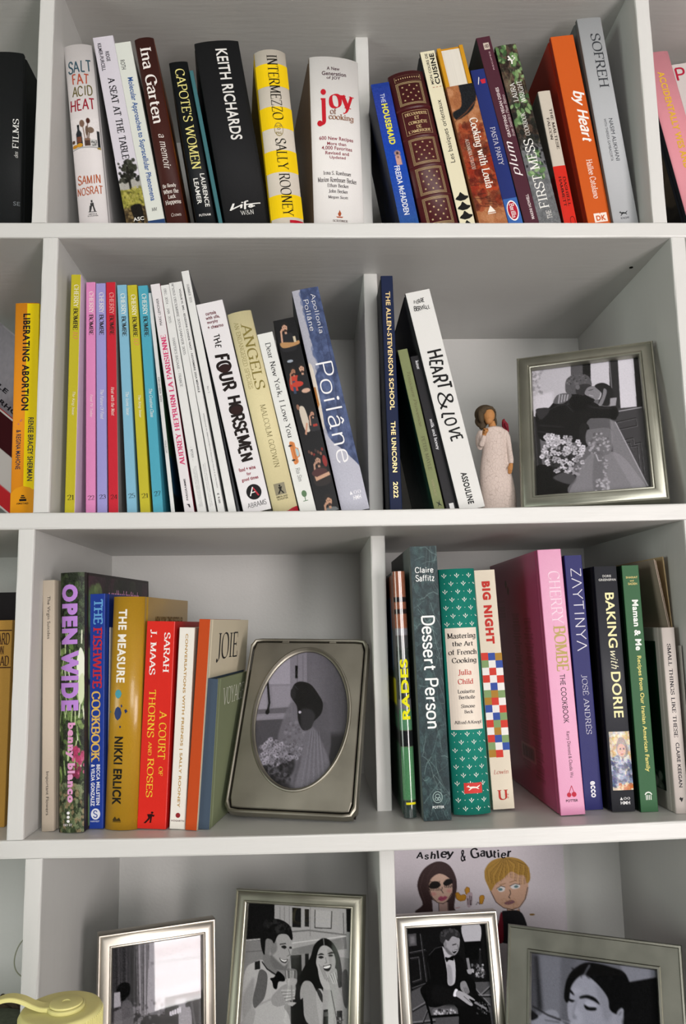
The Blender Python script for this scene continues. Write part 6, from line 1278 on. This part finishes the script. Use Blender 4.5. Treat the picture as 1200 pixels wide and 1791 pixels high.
# ---- the oval frame on the third shelf
def oval():
    fit = (3, .2680, .0556, -.028, .468, -.204, .1365, .1931); M4, R, O = pose(fit, .0145, .0004); w, h = fit[6], fit[7]
    r = thing('photo_frame', 'pewter frame with an oval opening showing a veiled bride with a bouquet', 'photo frame', M4)
    met = pewter('#a09c90', .44, 5); N = 96; cx, cz, rx, rz = w * .505, h * .530, .0515, .0770
    def rr(t, ins, rad):
        # point on the rounded rectangle seen from its centre at angle t
        a, c_ = w / 2 - ins, h / 2 - ins; dx, dz = math.cos(t), math.sin(t)
        k = min(a / max(abs(dx), 1e-9), c_ / max(abs(dz), 1e-9)); x, z = dx * k, dz * k
        ex, ez = abs(x) - (a - rad), abs(z) - (c_ - rad)
        if ex > 0 and ez > 0:
            L = math.hypot(ex, ez); x = math.copysign(a - rad + ex / L * rad, x); z = math.copysign(c_ - rad + ez / L * rad, z)
        return w / 2 + x, h / 2 + z
    ts = [2 * math.pi * k / N for k in range(N)]
    def loft(name, rows):
        bm = bmesh.new(); vs = [[bm.verts.new(p) for p in row] for row in rows]
        for a, b_ in zip(vs[:-1], vs[1:]):
            for k in range(N): bm.faces.new((a[k], a[(k + 1) % N], b_[(k + 1) % N], b_[k]))
        return from_bm(name, bm, met, r, name != 'face_plate')
    def RR(ins, rad, y): return [(rr(t, ins, rad)[0], y, rr(t, ins, rad)[1]) for t in ts]
    def OV(d, y): return [(cx + (rx + d) * math.cos(t), y, cz + (rz + d) * math.sin(t)) for t in ts]
    loft('outer_rim', [RR(0, .009, .013), RR(0, .009, .001), RR(.0006, .009, -.0008), RR(.002, .008, -.0016), RR(.0034, .007, -.0008), RR(.0040, .006, .0016)])
    loft('face_plate', [RR(.0050, .005, .0022), RR(.0054, .005, -.0002), RR(.0062, .005, -.0009), OV(.003, -.0009)])
    loft('oval_rim', [OV(.0032, -.0007), OV(.0026, -.0021), OV(.0014, -.0024), OV(.0006, -.0014), OV(0, .0002), OV(-.0014, .0010), OV(-.0016, .0032)])
    bm = bmesh.new(); add_box(bm, .002, w - .002, .0085, .012, .002, h - .002); from_bm('back_board', bm, mat('#241f1c', .8), r)
    bm = bmesh.new(); bmesh.ops.create_cube(bm, size=1)
    for v in bm.verts: v.co = Vector((w / 2 + v.co.x * w * .26, .012 + .002 * (v.co.y + .5) + (.5 - v.co.z) * .004, h * .60 - (.5 - v.co.z) * h * .35))
    from_bm('easel_leg', bm, mat('#241f1c', .8), r)
    for x in (.3, .7):
        bm = bmesh.new(); add_box(bm, w * x - .004, w * x + .004, -.001, .0008, h - .0055, h - .0035, .0003); from_bm('clip', bm, met, r)
    x0, x1, z0, z1 = cx - rx - .001, cx + rx + .001, cz - rz - .001, cz + rz + .001
    c = Photo(150, 225, .40); c.setquad([proj(R @ np.array(p) + O) for p in ((x0, .0045, z1), (x1, .0045, z1), (x1, .0045, z0), (x0, .0045, z0))], 320, 1050, 3.333)
    for k in range(10): c.P([(720 + 26 * k, 250), (1050, 250), (1050, 1200), (720 + 26 * k, 1200)], .46 - .026 * k, .6, 3)
    c.P([(350, 250), (640, 250), (640, 700), (350, 700)], .56); c.P([(480, 400), (625, 330), (625, 488), (500, 490)], .66); c.P([(520, 502), (625, 500), (625, 618), (525, 622)], .60); c.P([(400, 540), (488, 500), (490, 635), (400, 640)], .62); c.P([(400, 640), (630, 622), (630, 655), (400, 665)], .40); c.L([(495, 470), (505, 600), (494, 655)], 12, .07); c.E(494, 650, 12, 16, .06)
    c.P([(625, 250), (722, 250), (724, 560), (640, 600), (628, 520)], .54); c.L([(668, 320), (666, 520)], 4, .4); c.L([(700, 320), (700, 520)], 4, .44); c.P([(655, 382), (670, 382), (669, 456), (655, 456)], .05); c.P([(400, 690), (640, 675), (560, 860), (400, 900)], .30, .9, 2); c.P([(400, 680), (600, 668), (600, 690), (400, 702)], .6, .8)
    c.P([(720, 780), (1000, 780), (1000, 1200), (800, 1200)], .12, .8, 5)
    c.S([(640, 590), (600, 650), (560, 770), (560, 820), (620, 870), (680, 900), (700, 760), (670, 640)], .46, .85, 1); c.S([(730, 720), (800, 620), (835, 600), (862, 800), (850, 920), (852, 1000), (740, 1110), (640, 1110), (670, 930)], .34, .9, 1); c.S([(690, 770), (760, 740), (840, 900), (845, 980), (740, 1110), (650, 1110), (690, 920)], .46, .8, 1)
    for k in range(10): c.L([(745 + 6 * k, 760), (690 + 17 * k, 1090)], 3, [.6, .3][k % 2], .4)
    c.S([(628, 545), (650, 490), (690, 474), (745, 492), (790, 550), (815, 600), (805, 660), (760, 710), (745, 745), (700, 755), (672, 700), (665, 620), (640, 580)], .075); c.S([(690, 640), (740, 635), (770, 670), (750, 735), (715, 758), (690, 735)], .20, .9, 1); c.L([(672, 520), (650, 500)], 6, .2); c.E(682, 652, 8, 8, .8); c.S([(628, 530), (650, 510), (660, 550), (645, 580)], .14)
    c.E(560, 960, 90, 90, .12, .8, 2); c.FL(80, 520, 885, 70, 75, 12, .70, .2); c.FL(50, 620, 880, 70, 50, 10, .62, .15); c.FL(30, 560, 990, 70, 60, 10, .42, .1); c.SP(60, (470, 940, 620, 1090), 9, [.08, .14, .3], .6); c.SP(60, (600, 700, 700, 900), 8, [.6, .3], .35)
    c.P([(440, 1010), (620, 1060), (640, 1140), (440, 1140)], .08, .7, 4); c.noise(.014); c.tint((.98, .96, 1.04))
    # photo disc: the grid clipped to the ellipse by mapping the square onto it
    def fn(U, V):
        return np.stack([x0 + (x1 - x0) * U, np.full_like(U, .0045), z1 + (z0 - z1) * V], 1)
    g = grid_print('photograph', c, fn, r, .9)
    mesh('glass', [(cx + (rx - .0012) * math.cos(t), .0022, cz + (rz - .0012) * math.sin(t)) for t in ts], [tuple(range(N))], GLASS, r)
oval()

# ---- the cartoon drawing behind the silver frame
def drawing():
    y = .287; tl = at(668, 1560, 'y', y); tr = at(989, 1560, 'y', y); x0, x1 = tl[0], tr[0]; z0, z1 = ZD + .001, ZD + .262
    r = thing('cartoon_drawing', 'coloured cartoon drawing of two faces on pale paper behind the silver frames', 'drawing', Matrix.Identity(4))
    bm = bmesh.new(); add_box(bm, x0, x1, y + .0004, y + .0014, z0, z1); from_bm('paper', bm, mat('#cdc6ce', .6), r)
    c = Photo(230, 330, '#d3ccd3'); c.setquad([proj(p) for p in ((x0, y, z1), (x1, y, z1), (x1, y, z0), (x0, y, z0))], 640, 1450, 4.615)
    SK, IN = '#cfae9c', '#241c1e'
    # woman
    c.S([(410, 680), (460, 610), (430, 520), (418, 440), (450, 350), (510, 290), (590, 262), (670, 290), (720, 370), (736, 460), (722, 560), (715, 640), (740, 700)], '#3c2a2a'); c.L([(470, 360), (440, 470), (480, 600)], 6, '#54403c', .7); c.L([(560, 290), (500, 380), (500, 500)], 6, '#4c3834', .7)
    c.P([(590, 590), (665, 590), (675, 760), (540, 760), (545, 660), (592, 650)], '#b89a92'); c.P([(535, 570), (590, 600), (590, 700), (545, 700)], '#c4bcc4'); c.S([(510, 470), (530, 400), (590, 362), (650, 380), (695, 430), (695, 520), (660, 580), (620, 602), (570, 590), (530, 545)], SK); c.L([(512, 480), (535, 550), (580, 595), (625, 602), (662, 578), (692, 520)], 5, IN)
    c.L([(590, 600), (594, 700)], 4, IN); c.L([(662, 585), (668, 700)], 4, IN); c.S([(510, 470), (530, 430), (580, 425), (605, 450), (585, 475), (540, 482)], '#15100f'); c.S([(625, 440), (650, 408), (690, 405), (702, 430), (680, 450), (645, 458)], '#15100f')
    for k in range(7): c.L([(525 + 12 * k, 478), (520 + 14 * k, 498)], 4, IN); c.L([(635 + 10 * k, 455), (640 + 10 * k, 474)], 4, IN); c.L([(520 + 13 * k, 432), (512 + 14 * k, 420)], 4, IN)
    c.E(548, 525, 22, 18, '#d08a86', .7, 1); c.E(672, 500, 18, 18, '#d08a86', .7, 1); c.S([(585, 560), (605, 542), (625, 548), (640, 540), (658, 555), (630, 578), (600, 580)], '#b0546e'); c.L([(580, 572), (620, 562), (660, 550)], 3, '#5a2434'); c.L([(618, 470), (612, 495), (625, 518)], 5, IN)
    # hands and croissants between
    for q in ([(725, 520), (745, 512), (765, 535), (795, 528), (812, 545), (800, 575), (760, 582), (730, 560)], [(800, 490), (815, 468), (835, 478), (838, 505), (820, 535), (805, 520)], [(915, 560), (925, 538), (950, 535), (955, 560), (940, 605), (918, 600)]): c.S(q, '#c48c2a'); c.L(q + q[:1], 4, '#7a4c18')
    c.S([(815, 530), (850, 510), (862, 540), (850, 620), (820, 625)], '#b8a4ac'); c.L([(822, 560), (826, 610)], 5, IN); c.L([(838, 540), (840, 612)], 5, IN); c.L([(852, 545), (850, 615)], 5, IN); c.L([(890, 612), (905, 590), (920, 610)], 4, IN); c.L([(722, 640), (760, 632)], 4, '#a85a5a')
    # man
    c.P([(1140, 640), (1210, 655), (1240, 640), (1250, 760), (1130, 760)], '#b8957f'); c.L([(1142, 645), (1138, 760)], 4, IN); c.L([(1238, 640), (1245, 760)], 4, IN)
    c.S([(1005, 500), (1000, 420), (1060, 350), (1180, 330), (1290, 380), (1310, 470), (1290, 560), (1240, 630), (1180, 650), (1110, 635), (1050, 590)], '#cba48c'); c.L([(1005, 500), (1050, 590), (1110, 636), (1180, 650), (1240, 630), (1285, 565), (1305, 470)], 5, IN)
    c.S([(960, 400), (960, 330), (1000, 270), (1060, 240), (1160, 228), (1250, 250), (1310, 310), (1325, 400), (1300, 440), (1280, 380), (1230, 370), (1170, 345), (1110, 400), (1050, 440), (1010, 500), (985, 460)], '#a8823a')
    for k in range(26):
        t = k / 25; c.L([(1130 + 60 * (t - .5), 240), (975 + 340 * t, 330 + 60 * math.sin(6 * t)), (990 + 310 * t, 420 + 30 * math.sin(9 * t))], 3, ['#6e5222', '#c49c48', '#4a3414'][k % 3], .8)
    c.S([(1060, 480), (1090, 462), (1120, 470), (1115, 500), (1080, 508)], '#e4e0e0'); c.E(1085, 488, 18, 14, '#5c7c80'); c.S([(1165, 465), (1200, 445), (1240, 452), (1235, 475), (1190, 485)], '#e4e0e0'); c.E(1212, 465, 18, 13, '#5c7c80'); c.L([(1055, 482), (1090, 460), (1122, 470)], 5, IN); c.L([(1160, 462), (1200, 442), (1244, 450)], 5, IN); c.L([(1080, 452), (1125, 440)], 5, '#7a5a30'); c.L([(1160, 432), (1210, 415)], 5, '#7a5a30')
    c.L([(1160, 490), (1168, 520), (1152, 550), (1165, 560)], 5, IN); c.S([(1115, 600), (1150, 578), (1185, 575), (1200, 592), (1150, 612)], '#7c5560'); c.SP(60, (1090, 560, 1230, 640), 4, ['#a87c54'], .6); c.S([(1060, 900), (1090, 690), (1130, 660), (1260, 680), (1300, 900)], '#17161a')
    c.S([(1080, 700), (1100, 690), (1110, 900), (1060, 900)], '#7a1c2c'); c.E(1340, 690, 22, 10, '#8a6a34'); c.noise(.008)
    grid_print('drawn_picture', c, lambda U, V: np.stack([x0 + (x1 - x0) * U, np.full_like(U, y), z1 + (z0 - z1) * V], 1), r, .5)
    for t, a, b_, ya, yb in (('Ashley', 728, 794, 1486.5, 1505), ('&', 806, 814, 1486, 1507), ('Gautier', 823, 894, 1481, 1503)):
        V, F = glyphs(t, 'marker'); P0 = at(a, yb, 'y', y); P1 = at(b_, ya, 'y', y); mn, mx_ = V[:, :2].min(0), V[:, :2].max(0); A = (V[:, :2] - mn) / (mx_ - mn)
        mesh('ink_lettering', [(P0[0] + A[i, 0] * (P1[0] - P0[0]), y - .0003 - V[i, 2] * 2e-6, P0[2] + A[i, 1] * (P1[2] - P0[2])) for i in range(len(A))], F, mat('#17141a', .5), r)
drawing()

# =============================================================== FIGURINE
def figurine():
    y0 = .085
    def fp(cx, cy, yy=0): p = at(820 + cx / 8.53, 690 + cy / 8.53, 'y', y0 + yy); return p[0], p[2]
    base = ZB + sag(2, .56) + .0003; X0 = fp(450, 1500)[0]
    r = thing('figurine', 'faceless carved figurine in a cracked white gown with a red bird on its shoulder', 'figurine', Matrix.Translation((X0, y0, base)))
    def lp(cx, cy, yy=0): x, z = fp(cx, cy, yy); return x - X0, z - base
    mm = abs(lp(100, 0)[0] - lp(0, 0)[0]) / 100
    def tube(bm, pts, seg=20):
        """pts: (x, y, z, rx, ry) ellipse sections in horizontal or path-perpendicular planes"""
        rows = []
        for i, (p, ra, rb) in enumerate(pts):
            p = Vector(p); a = Vector(pts[max(0, i - 1)][0]); b_ = Vector(pts[min(len(pts) - 1, i + 1)][0]); d = (b_ - a).normalized()
            u = Vector((1, 0, 0)) if abs(d.z) > .5 else Vector((0, 0, 1)); v = d.cross(u).normalized(); u = v.cross(d).normalized()
            rows.append([bm.verts.new(p + u * ra * math.cos(2 * math.pi * k / seg) + v * rb * math.sin(2 * math.pi * k / seg)) for k in range(seg)])
        for a, b_ in zip(rows[:-1], rows[1:]):
            for k in range(seg): bm.faces.new((a[k], a[(k + 1) % seg], b_[(k + 1) % seg], b_[k]))
        bm.faces.new(rows[0][::-1]); bm.faces.new(rows[-1])
    bm = bmesh.new(); sec = [(478, 285, 425, .9), (500, 215, 500, .72), (540, 165, 560, .55), (620, 180, 560, .55), (740, 215, 560, .58), (860, 205, 575, .62), (980, 185, 590, .62), (1120, 172, 625, .62), (1280, 172, 665, .62), (1450, 185, 700, .62), (1600, 200, 718, .60), (1725, 205, 722, .60)]
    pts = []
    for cy, xl, xr, k in sec:
        a, z = lp(xl, cy); b_, _ = lp(xr, cy); z = max(z, 0); pts.append((((a + b_) / 2, .002, z), (b_ - a) / 2, (b_ - a) / 2 * k))
    pts.append(((pts[-1][0][0], .002, 0), pts[-1][1], pts[-1][2])) if pts[-1][0][2] > .001 else None
    tube(bm, pts, 28)
    def arm(path):
        P_ = []
        for cx, cy, yy, ra in path: x, z = lp(cx, cy, yy); P_.append(((x, yy, z), ra * mm, ra * mm))
        tube(bm, P_, 14)
    arm([(185, 560, .002, 50), (150, 640, .000, 50), (148, 740, -.004, 46), (172, 790, -.008, 44)]); arm([(165, 800, -.006, 42), (190, 750, -.012, 44), (215, 680, -.0145, 40), (232, 610, -.0155, 36)])
    arm([(535, 550, .002, 46), (575, 640, .001, 46), (595, 760, .000, 43), (612, 880, -.002, 42), (626, 960, -.003, 42), (630, 1030, -.003, 38)])
    g = bpy.data.materials.new('cracked_gown'); g.use_nodes = True; nt = g.node_tree; b = nt.nodes['Principled BSDF']; b.inputs['Roughness'].default_value = .7
    tc = nt.nodes.new('ShaderNodeTexCoord'); nz = nt.nodes.new('ShaderNodeTexNoise'); nz.inputs['Scale'].default_value = 60; ad = nt.nodes.new('ShaderNodeMixRGB'); ad.blend_type = 'ADD'; ad.inputs[0].default_value = .012
    vo = nt.nodes.new('ShaderNodeTexVoronoi'); vo.feature = 'DISTANCE_TO_EDGE'; vo.inputs['Scale'].default_value = 330
    mp = nt.nodes.new('ShaderNodeMapping'); mp.inputs['Scale'].default_value = (1, 1, .6)
    rp = nt.nodes.new('ShaderNodeMapRange'); rp.inputs['From Max'].default_value = .05
    mxx = nt.nodes.new('ShaderNodeMixRGB'); mxx.inputs[1].default_value = (*srgb('#aa9a90'), 1); mxx.inputs[2].default_value = (*srgb('#c4b5ac'), 1); bp = nt.nodes.new('ShaderNodeBump'); bp.inputs['Strength'].default_value = .4; bp.inputs['Distance'].default_value = .0004
    L = nt.links.new; L(tc.outputs['Object'], nz.inputs['Vector']); L(tc.outputs['Object'], ad.inputs[1]); L(nz.outputs['Color'], ad.inputs[2]); L(ad.outputs[0], mp.inputs[0]); L(mp.outputs[0], vo.inputs['Vector']); L(vo.outputs['Distance'], rp.inputs['Value']); L(rp.outputs[0], mxx.inputs[0]); L(mxx.outputs[0], b.inputs['Base Color']); L(rp.outputs[0], bp.inputs['Height']); L(bp.outputs[0], b.inputs['Normal'])
    gown = from_bm('gown', bm, g, r, True)
    m = gown.modifiers.new('remesh', 'REMESH'); m.mode = 'VOXEL'; m.voxel_size = .0007; m.use_smooth_shade = True
    m2 = gown.modifiers.new('smooth', 'SMOOTH'); m2.factor = .6; m2.iterations = 5
    SKIN = mat('#b5814f', .6, bump=.3, bscale=900, var=.12)
    def sect(name, rows, material, seg=20, sm=True):
        b2 = bmesh.new(); tube(b2, [((lp(cx, cy, yy)[0], yy, lp(cx, cy, yy)[1]), ra * mm, rb * mm) for cx, cy, yy, ra, rb in rows], seg); return from_bm(name, b2, material, r, sm)
    sect('neck', [(355, 500, .001, 62, 55), (348, 450, .000, 52, 48), (335, 400, -.001, 50, 46)], SKIN)
    # head and hair: overlapping egg shapes fused into one carved surface each
    def eggs(name, rows, material, voxel=.0005, it=6):
        b2 = bmesh.new()
        for cx, cy, yy, rx, rz, ry, rot in rows:
            q = bmesh.ops.create_icosphere(b2, subdivisions=3, radius=1); x0_, z0_ = lp(cx, cy, yy)
            for v in q['verts']:
                X, Z = v.co.x * rx * mm, v.co.z * rz * mm; c_, s_ = math.cos(rot), math.sin(rot)
                v.co = Vector((x0_ + X * c_ - Z * s_, yy + v.co.y * ry * mm, z0_ + X * s_ + Z * c_))
        o = from_bm(name, b2, material, r, True); m3 = o.modifiers.new('remesh', 'REMESH'); m3.mode = 'VOXEL'; m3.voxel_size = voxel; m3.use_smooth_shade = True
        m4 = o.modifiers.new('smooth', 'SMOOTH'); m4.factor = .6; m4.iterations = it; return o
    eggs('head', [(297, 312, -.003, 90, 112, 84, .05), (300, 385, -.0035, 60, 62, 58, 0), (306, 330, -.0084, 10, 24, 10, 0)], SKIN)
    hair = mat('#4c4030', .65, bump=.5, bscale=300, var=.35, stretch=(3, 3, .5))
    # a full bob behind and to the left of the face, swept across the brow, ending in a wisp on the right
    eggs('hair', [(248, 300, .0045, 165, 150, 92, 0), (190, 400, .004, 100, 100, 74, -.3), (205, 470, .004, 52, 62, 50, -.5), (398, 390, .003, 20, 80, 30, .12),
                  (180, 320, -.0055, 46, 112, 40, .12), (208, 250, -.006, 60, 52, 42, .6), (272, 205, -.0058, 100, 36, 42, .04), (350, 222, -.004, 52, 26, 34, -.45), (388, 256, -.001, 26, 10, 12, -.2)], hair)
    # hands: palm plus separate curled fingers
    def hand(nm, rows, fingers):
        b2 = bmesh.new(); tube(b2, [((lp(cx, cy, yy)[0], yy, lp(cx, cy, yy)[1]), ra * mm, rb * mm) for cx, cy, yy, ra, rb in rows], 14)
        for f in fingers: tube(b2, [((lp(cx, cy, yy)[0], yy, lp(cx, cy, yy)[1]), ra * mm, ra * mm) for cx, cy, yy, ra in f], 8)
        from_bm(nm, b2, SKIN, r, True)
    hand('hand', [(226, 620, -.0155, 28, 26), (232, 585, -.016, 32, 28), (244, 550, -.0165, 38, 28), (250, 520, -.016, 30, 22)],
         [[(222 + 17 * k, 528 - 5 * abs(k - 1.5), -.0165, 11), (232 + 17 * k, 512, -.0195, 11), (246 + 13 * k, 530, -.0215, 10), (250 + 11 * k, 552, -.021, 9)] for k in range(4)] + [[(222, 575, -.018, 12), (240, 560, -.0215, 11), (262, 570, -.022, 9)]])
    hand('hand', [(632, 1025, -.003, 28, 24), (628, 1060, -.0035, 33, 22), (622, 1100, -.0045, 34, 20), (615, 1130, -.005, 30, 16)],
         [[(592 + 15 * k, 1125, -.005, 9.5), (592 + 14 * k, 1155, -.0065, 9), (596 + 11 * k, 1178 + (3 if k in (1, 2) else -4), -.0075, 8)] for k in range(4)] + [[(604, 1065, -.006, 11), (590, 1095, -.009, 10), (592, 1125, -.0105, 9)]])
    RED = mat('#7c2430', .55, bump=.4, bscale=700, var=.25)
    def birdpart(nm, rows, m_): sect(nm, rows, m_, 14)
    birdpart('bird', [(592, 560, .001, 8, 6), (580, 528, .000, 20, 18), (557, 492, -.001, 42, 38), (540, 455, -.0015, 50, 44), (528, 425, -.002, 38, 36), (520, 400, -.002, 28, 27), (520, 384, -.002, 21, 20), (530, 366, -.002, 8, 8)], RED)
    birdpart('bird_wing', [(578, 522, -.003, 8, 6), (566, 485, -.005, 18, 10), (552, 452, -.0058, 20, 10), (540, 425, -.005, 10, 7)], mat('#6a1c28', .55, bump=.4, bscale=700, var=.25))
    birdpart('bird_beak', [(505, 397, -.004, 7, 6), (494, 390, -.0045, 2, 2)], mat('#8a5a30', .5))
figurine()

# =============================================================== DRINK BOTTLE on the countertop
def bottle():
    Yb = -.205; P = at(107, 1762, 'y', Yb); top = P[2]; R_ = .0300
    r = thing('drink_bottle', 'wide-mouth bottle with a ribbed pale yellow cap and carrying strap, lower left corner', 'bottle', Matrix.Translation((P[0], Yb, ZD + .0003)) @ Matrix.Scale(.88, 4)); H = (top - ZD - .0003) / .88
    YL = mat('#ded892', .42, bump=.12, bscale=900, var=.03); 
    def lathe(name, prof, m, seg=96, rib=0, z0=0, c=(0, 0)):
        bm = bmesh.new(); rows = []
        for k, (rad, z) in enumerate(prof):
            rows.append([bm.verts.new((c[0] + (rad + (rib * (.5 + .5 * math.cos(j * math.pi)) if 0 else 0)) * math.cos(2 * math.pi * j / seg), c[1] + rad * math.sin(2 * math.pi * j / seg), z)) for j in range(seg)])
        for a, b_ in zip(rows[:-1], rows[1:]):
            for j in range(seg): bm.faces.new((a[j], a[(j + 1) % seg], b_[(j + 1) % seg], b_[j]))
        bm.faces.new(rows[0][::-1]); bm.faces.new(rows[-1])
        return from_bm(name, bm, m, r, True)
    lathe('cap', [(R_ - .001, H - .017), (R_, H - .016), (R_, H - .0022), (R_ - .0007, H - .0008), (R_ - .0022, H - .0001), (R_ - .004, H), (.001, H)], YL)
    bm = bmesh.new(); n = 84
    for k in range(n):
        a = 2 * math.pi * k / n; q = bmesh.ops.create_cube(bm, size=1)
        for v in q['verts']:
            x, y, z = v.co; rad = R_ + (x + .5) * .0011 - .0003; tt = a + y * .036 * (1 - (x + .5) * .4)
            v.co = Vector((rad * math.cos(tt), rad * math.sin(tt), H - .0155 + (z + .5) * (.0130 if x < 0 else .0120)))
    rb = from_bm('cap_ribs', bm, YL, r); rb['kind'] = 'stuff'
    dc = (.0040, -.0012)
    lathe('strap_disc', [(.0136, H + .0001), (.0140, H + .0008), (.0138, H + .0026), (.0128, H + .0031), (.0126, H + .0028), (.001, H + .0028)], YL, 64, c=dc)
    lathe('strap_disc_upper', [(.0118, H + .0028), (.0122, H + .0034), (.0119, H + .0044), (.0110, H + .0048), (.0032, H + .0048), (.0028, H + .0042), (.001, H + .0042)], YL, 64, c=dc)
    # strap: a flat band from the disc out to the left, arching down to the neck ring
    path = [(.0, 0, .0016, .0085), (-.010, -.001, .0016, .0062), (-.017, -.002, .0020, .0050), (-.024, -.002, .0042, .0046), (-.032, -.002, .0078, .0046), (-.041, -.002, .0095, .0046), (-.050, -.002, .0075, .0046), (-.058, -.002, .001, .0046), (-.061, -.002, -.010, .0046), (-.057, -.002, -.020, .0046), (-.040, -.001, -.0225, .0050), (-.028, 0, -.0215, .0060)]
    def cr(p0, p1, p2, p3, t): return tuple(.5 * (2 * b_ + (c_ - a) * t + (2 * a - 5 * b_ + 4 * c_ - d) * t * t + (3 * b_ - a - 3 * c_ + d) * t ** 3) for a, b_, c_, d in zip(p0, p1, p2, p3))
    fine = []
    for i in range(len(path) - 1):
        for t in (0, .25, .5, .75): fine.append(cr(path[max(i - 1, 0)], path[i], path[i + 1], path[min(i + 2, len(path) - 1)], t))
    fine.append(path[-1]); bm = bmesh.new(); rows = []
    for i, (x, y, z, hw) in enumerate(fine):
        a, b_ = fine[max(0, i - 1)], fine[min(len(fine) - 1, i + 1)]; d = Vector((b_[0] - a[0], 0, b_[2] - a[2])).normalized(); nn = Vector((-d.z, 0, d.x)) * -1; th = .0013
        p = Vector((x + dc[0], y + dc[1], H + z))
        sec = [(-hw, -th), (-hw + .0008, -th - .0004), (hw - .0008, -th - .0004), (hw, -th), (hw, th), (hw - .0008, th + .0004), (-hw + .0008, th + .0004), (-hw, th)]
        rows.append([bm.verts.new(p + Vector((0, 1, 0)) * u + nn * v) for u, v in sec])
    for a, b_ in zip(rows[:-1], rows[1:]):
        for j in range(8): bm.faces.new((a[j], a[(j + 1) % 8], b_[(j + 1) % 8], b_[j]))
    bm.faces.new(rows[0]); bm.faces.new(rows[-1]); from_bm('strap', bm, YL, r, False)
    lathe('neck_ring', [(.0285, H - .024), (.031, H - .0235), (.031, H - .0195), (.0285, H - .019)], YL)
    bmat = bpy.data.materials.new('translucent_plastic'); bmat.use_nodes = True; bb = bmat.node_tree.nodes['Principled BSDF']; bb.inputs['Base Color'].default_value = (.75, .8, .72, 1); bb.inputs['Roughness'].default_value = .25; bb.inputs['Transmission Weight'].default_value = .6
    lathe('bottle_body', [(.040, 0), (.0445, .004), (.0445, H * .78), (.043, H * .83), (.036, H - .032), (.0288, H - .026), (.0285, H - .017)], bmat)
bottle()

# a thin hanging cord loop and a woven basket in the lower left bay
def leftbay():
    y = .16; r = thing('hanging_cord', 'thin pale cord loop hanging in the lower left bay', 'cord', Matrix.Identity(4))
    pts = [(44, 1640), (33, 1652), (26, 1670), (24, 1686), (28, 1700), (38, 1709), (50, 1712), (62, 1700), (66, 1680), (60, 1655), (50, 1640)]
    cu = bpy.data.curves.new('cord_strand', 'CURVE'); cu.dimensions = '3D'; cu.bevel_depth = .0007; cu.bevel_resolution = 2; sp = cu.splines.new('NURBS'); sp.points.add(len(pts) - 1); sp.order_u = 4; sp.resolution_u = 6
    for q, (a, b_) in zip(sp.points, pts): p = at(a, b_, 'y', y); q.co = (*p, 1)
    cu.splines[0].use_cyclic_u = True; o = bpy.data.objects.new('cord_strand', cu); me = bpy.data.meshes.new_from_object(o); bpy.data.objects.remove(o); link('cord_strand', me, r, mat('#9a9c88', .7))
    c0 = at(8, 1782, 'y', .12); top = c0[2]; rb = .052; X = c0[0] - .022
    r2 = thing('woven_basket', 'dark woven basket at the bottom left edge behind the yellow cap', 'basket', Matrix.Translation((X, .12, ZD + .0003)))
    H = top - ZD; bm = bmesh.new(); rnd = random.Random(4); S = 44; rows = []
    for k in range(25):
        z = H * k / 24; rad = rb * (.86 + .14 * math.sin(k / 24 * 1.6))
        rows.append([bm.verts.new(((rad + (.0012 if (j + k) % 2 else -.0012)) * math.cos(2 * math.pi * j / S), (rad + (.0012 if (j + k) % 2 else -.0012)) * math.sin(2 * math.pi * j / S), z)) for j in range(S)])
    for a, b_ in zip(rows[:-1], rows[1:]):
        for j in range(S): bm.faces.new((a[j], a[(j + 1) % S], b_[(j + 1) % S], b_[j]))
    bm.faces.new(rows[0][::-1]); wv = mat('#4c4236', .8, bump=.8, bscale=400, var=.4); from_bm('basket_wall', bm, wv, r2)
    bm = bmesh.new(); bmesh.ops.create_cone(bm, cap_ends=True, segments=44, radius1=rb * .94, radius2=rb * .94, depth=.002); 
    for v in bm.verts: v.co.z += H - .012
    from_bm('contents_top', bm, mat('#6a7060', .85, bump=.6, bscale=200, var=.3), r2)
    bm = bmesh.new()
    for k in range(40):
        a = 2 * math.pi * k / 40; q = bmesh.ops.create_icosphere(bm, subdivisions=1, radius=.0032)
        for v in q['verts']: v.co = Vector((v.co.x + rb * math.cos(a), v.co.y + rb * math.sin(a), v.co.z * .8 + H))
    e_ = from_bm('braided_rim', bm, wv, r2, True); e_['kind'] = 'stuff'
    # cord hangs from the basket? no: it hangs from a small hook on the back panel
    p = at(44, 1640, 'y', y); bm = bmesh.new(); add_box(bm, p[0] - .0012, p[0] + .004, y - .002, DEPTH - .0005, p[2] - .0012, p[2] + .0012); from_bm('hook', bm, mat('#9a9c88', .5), r)
leftbay()
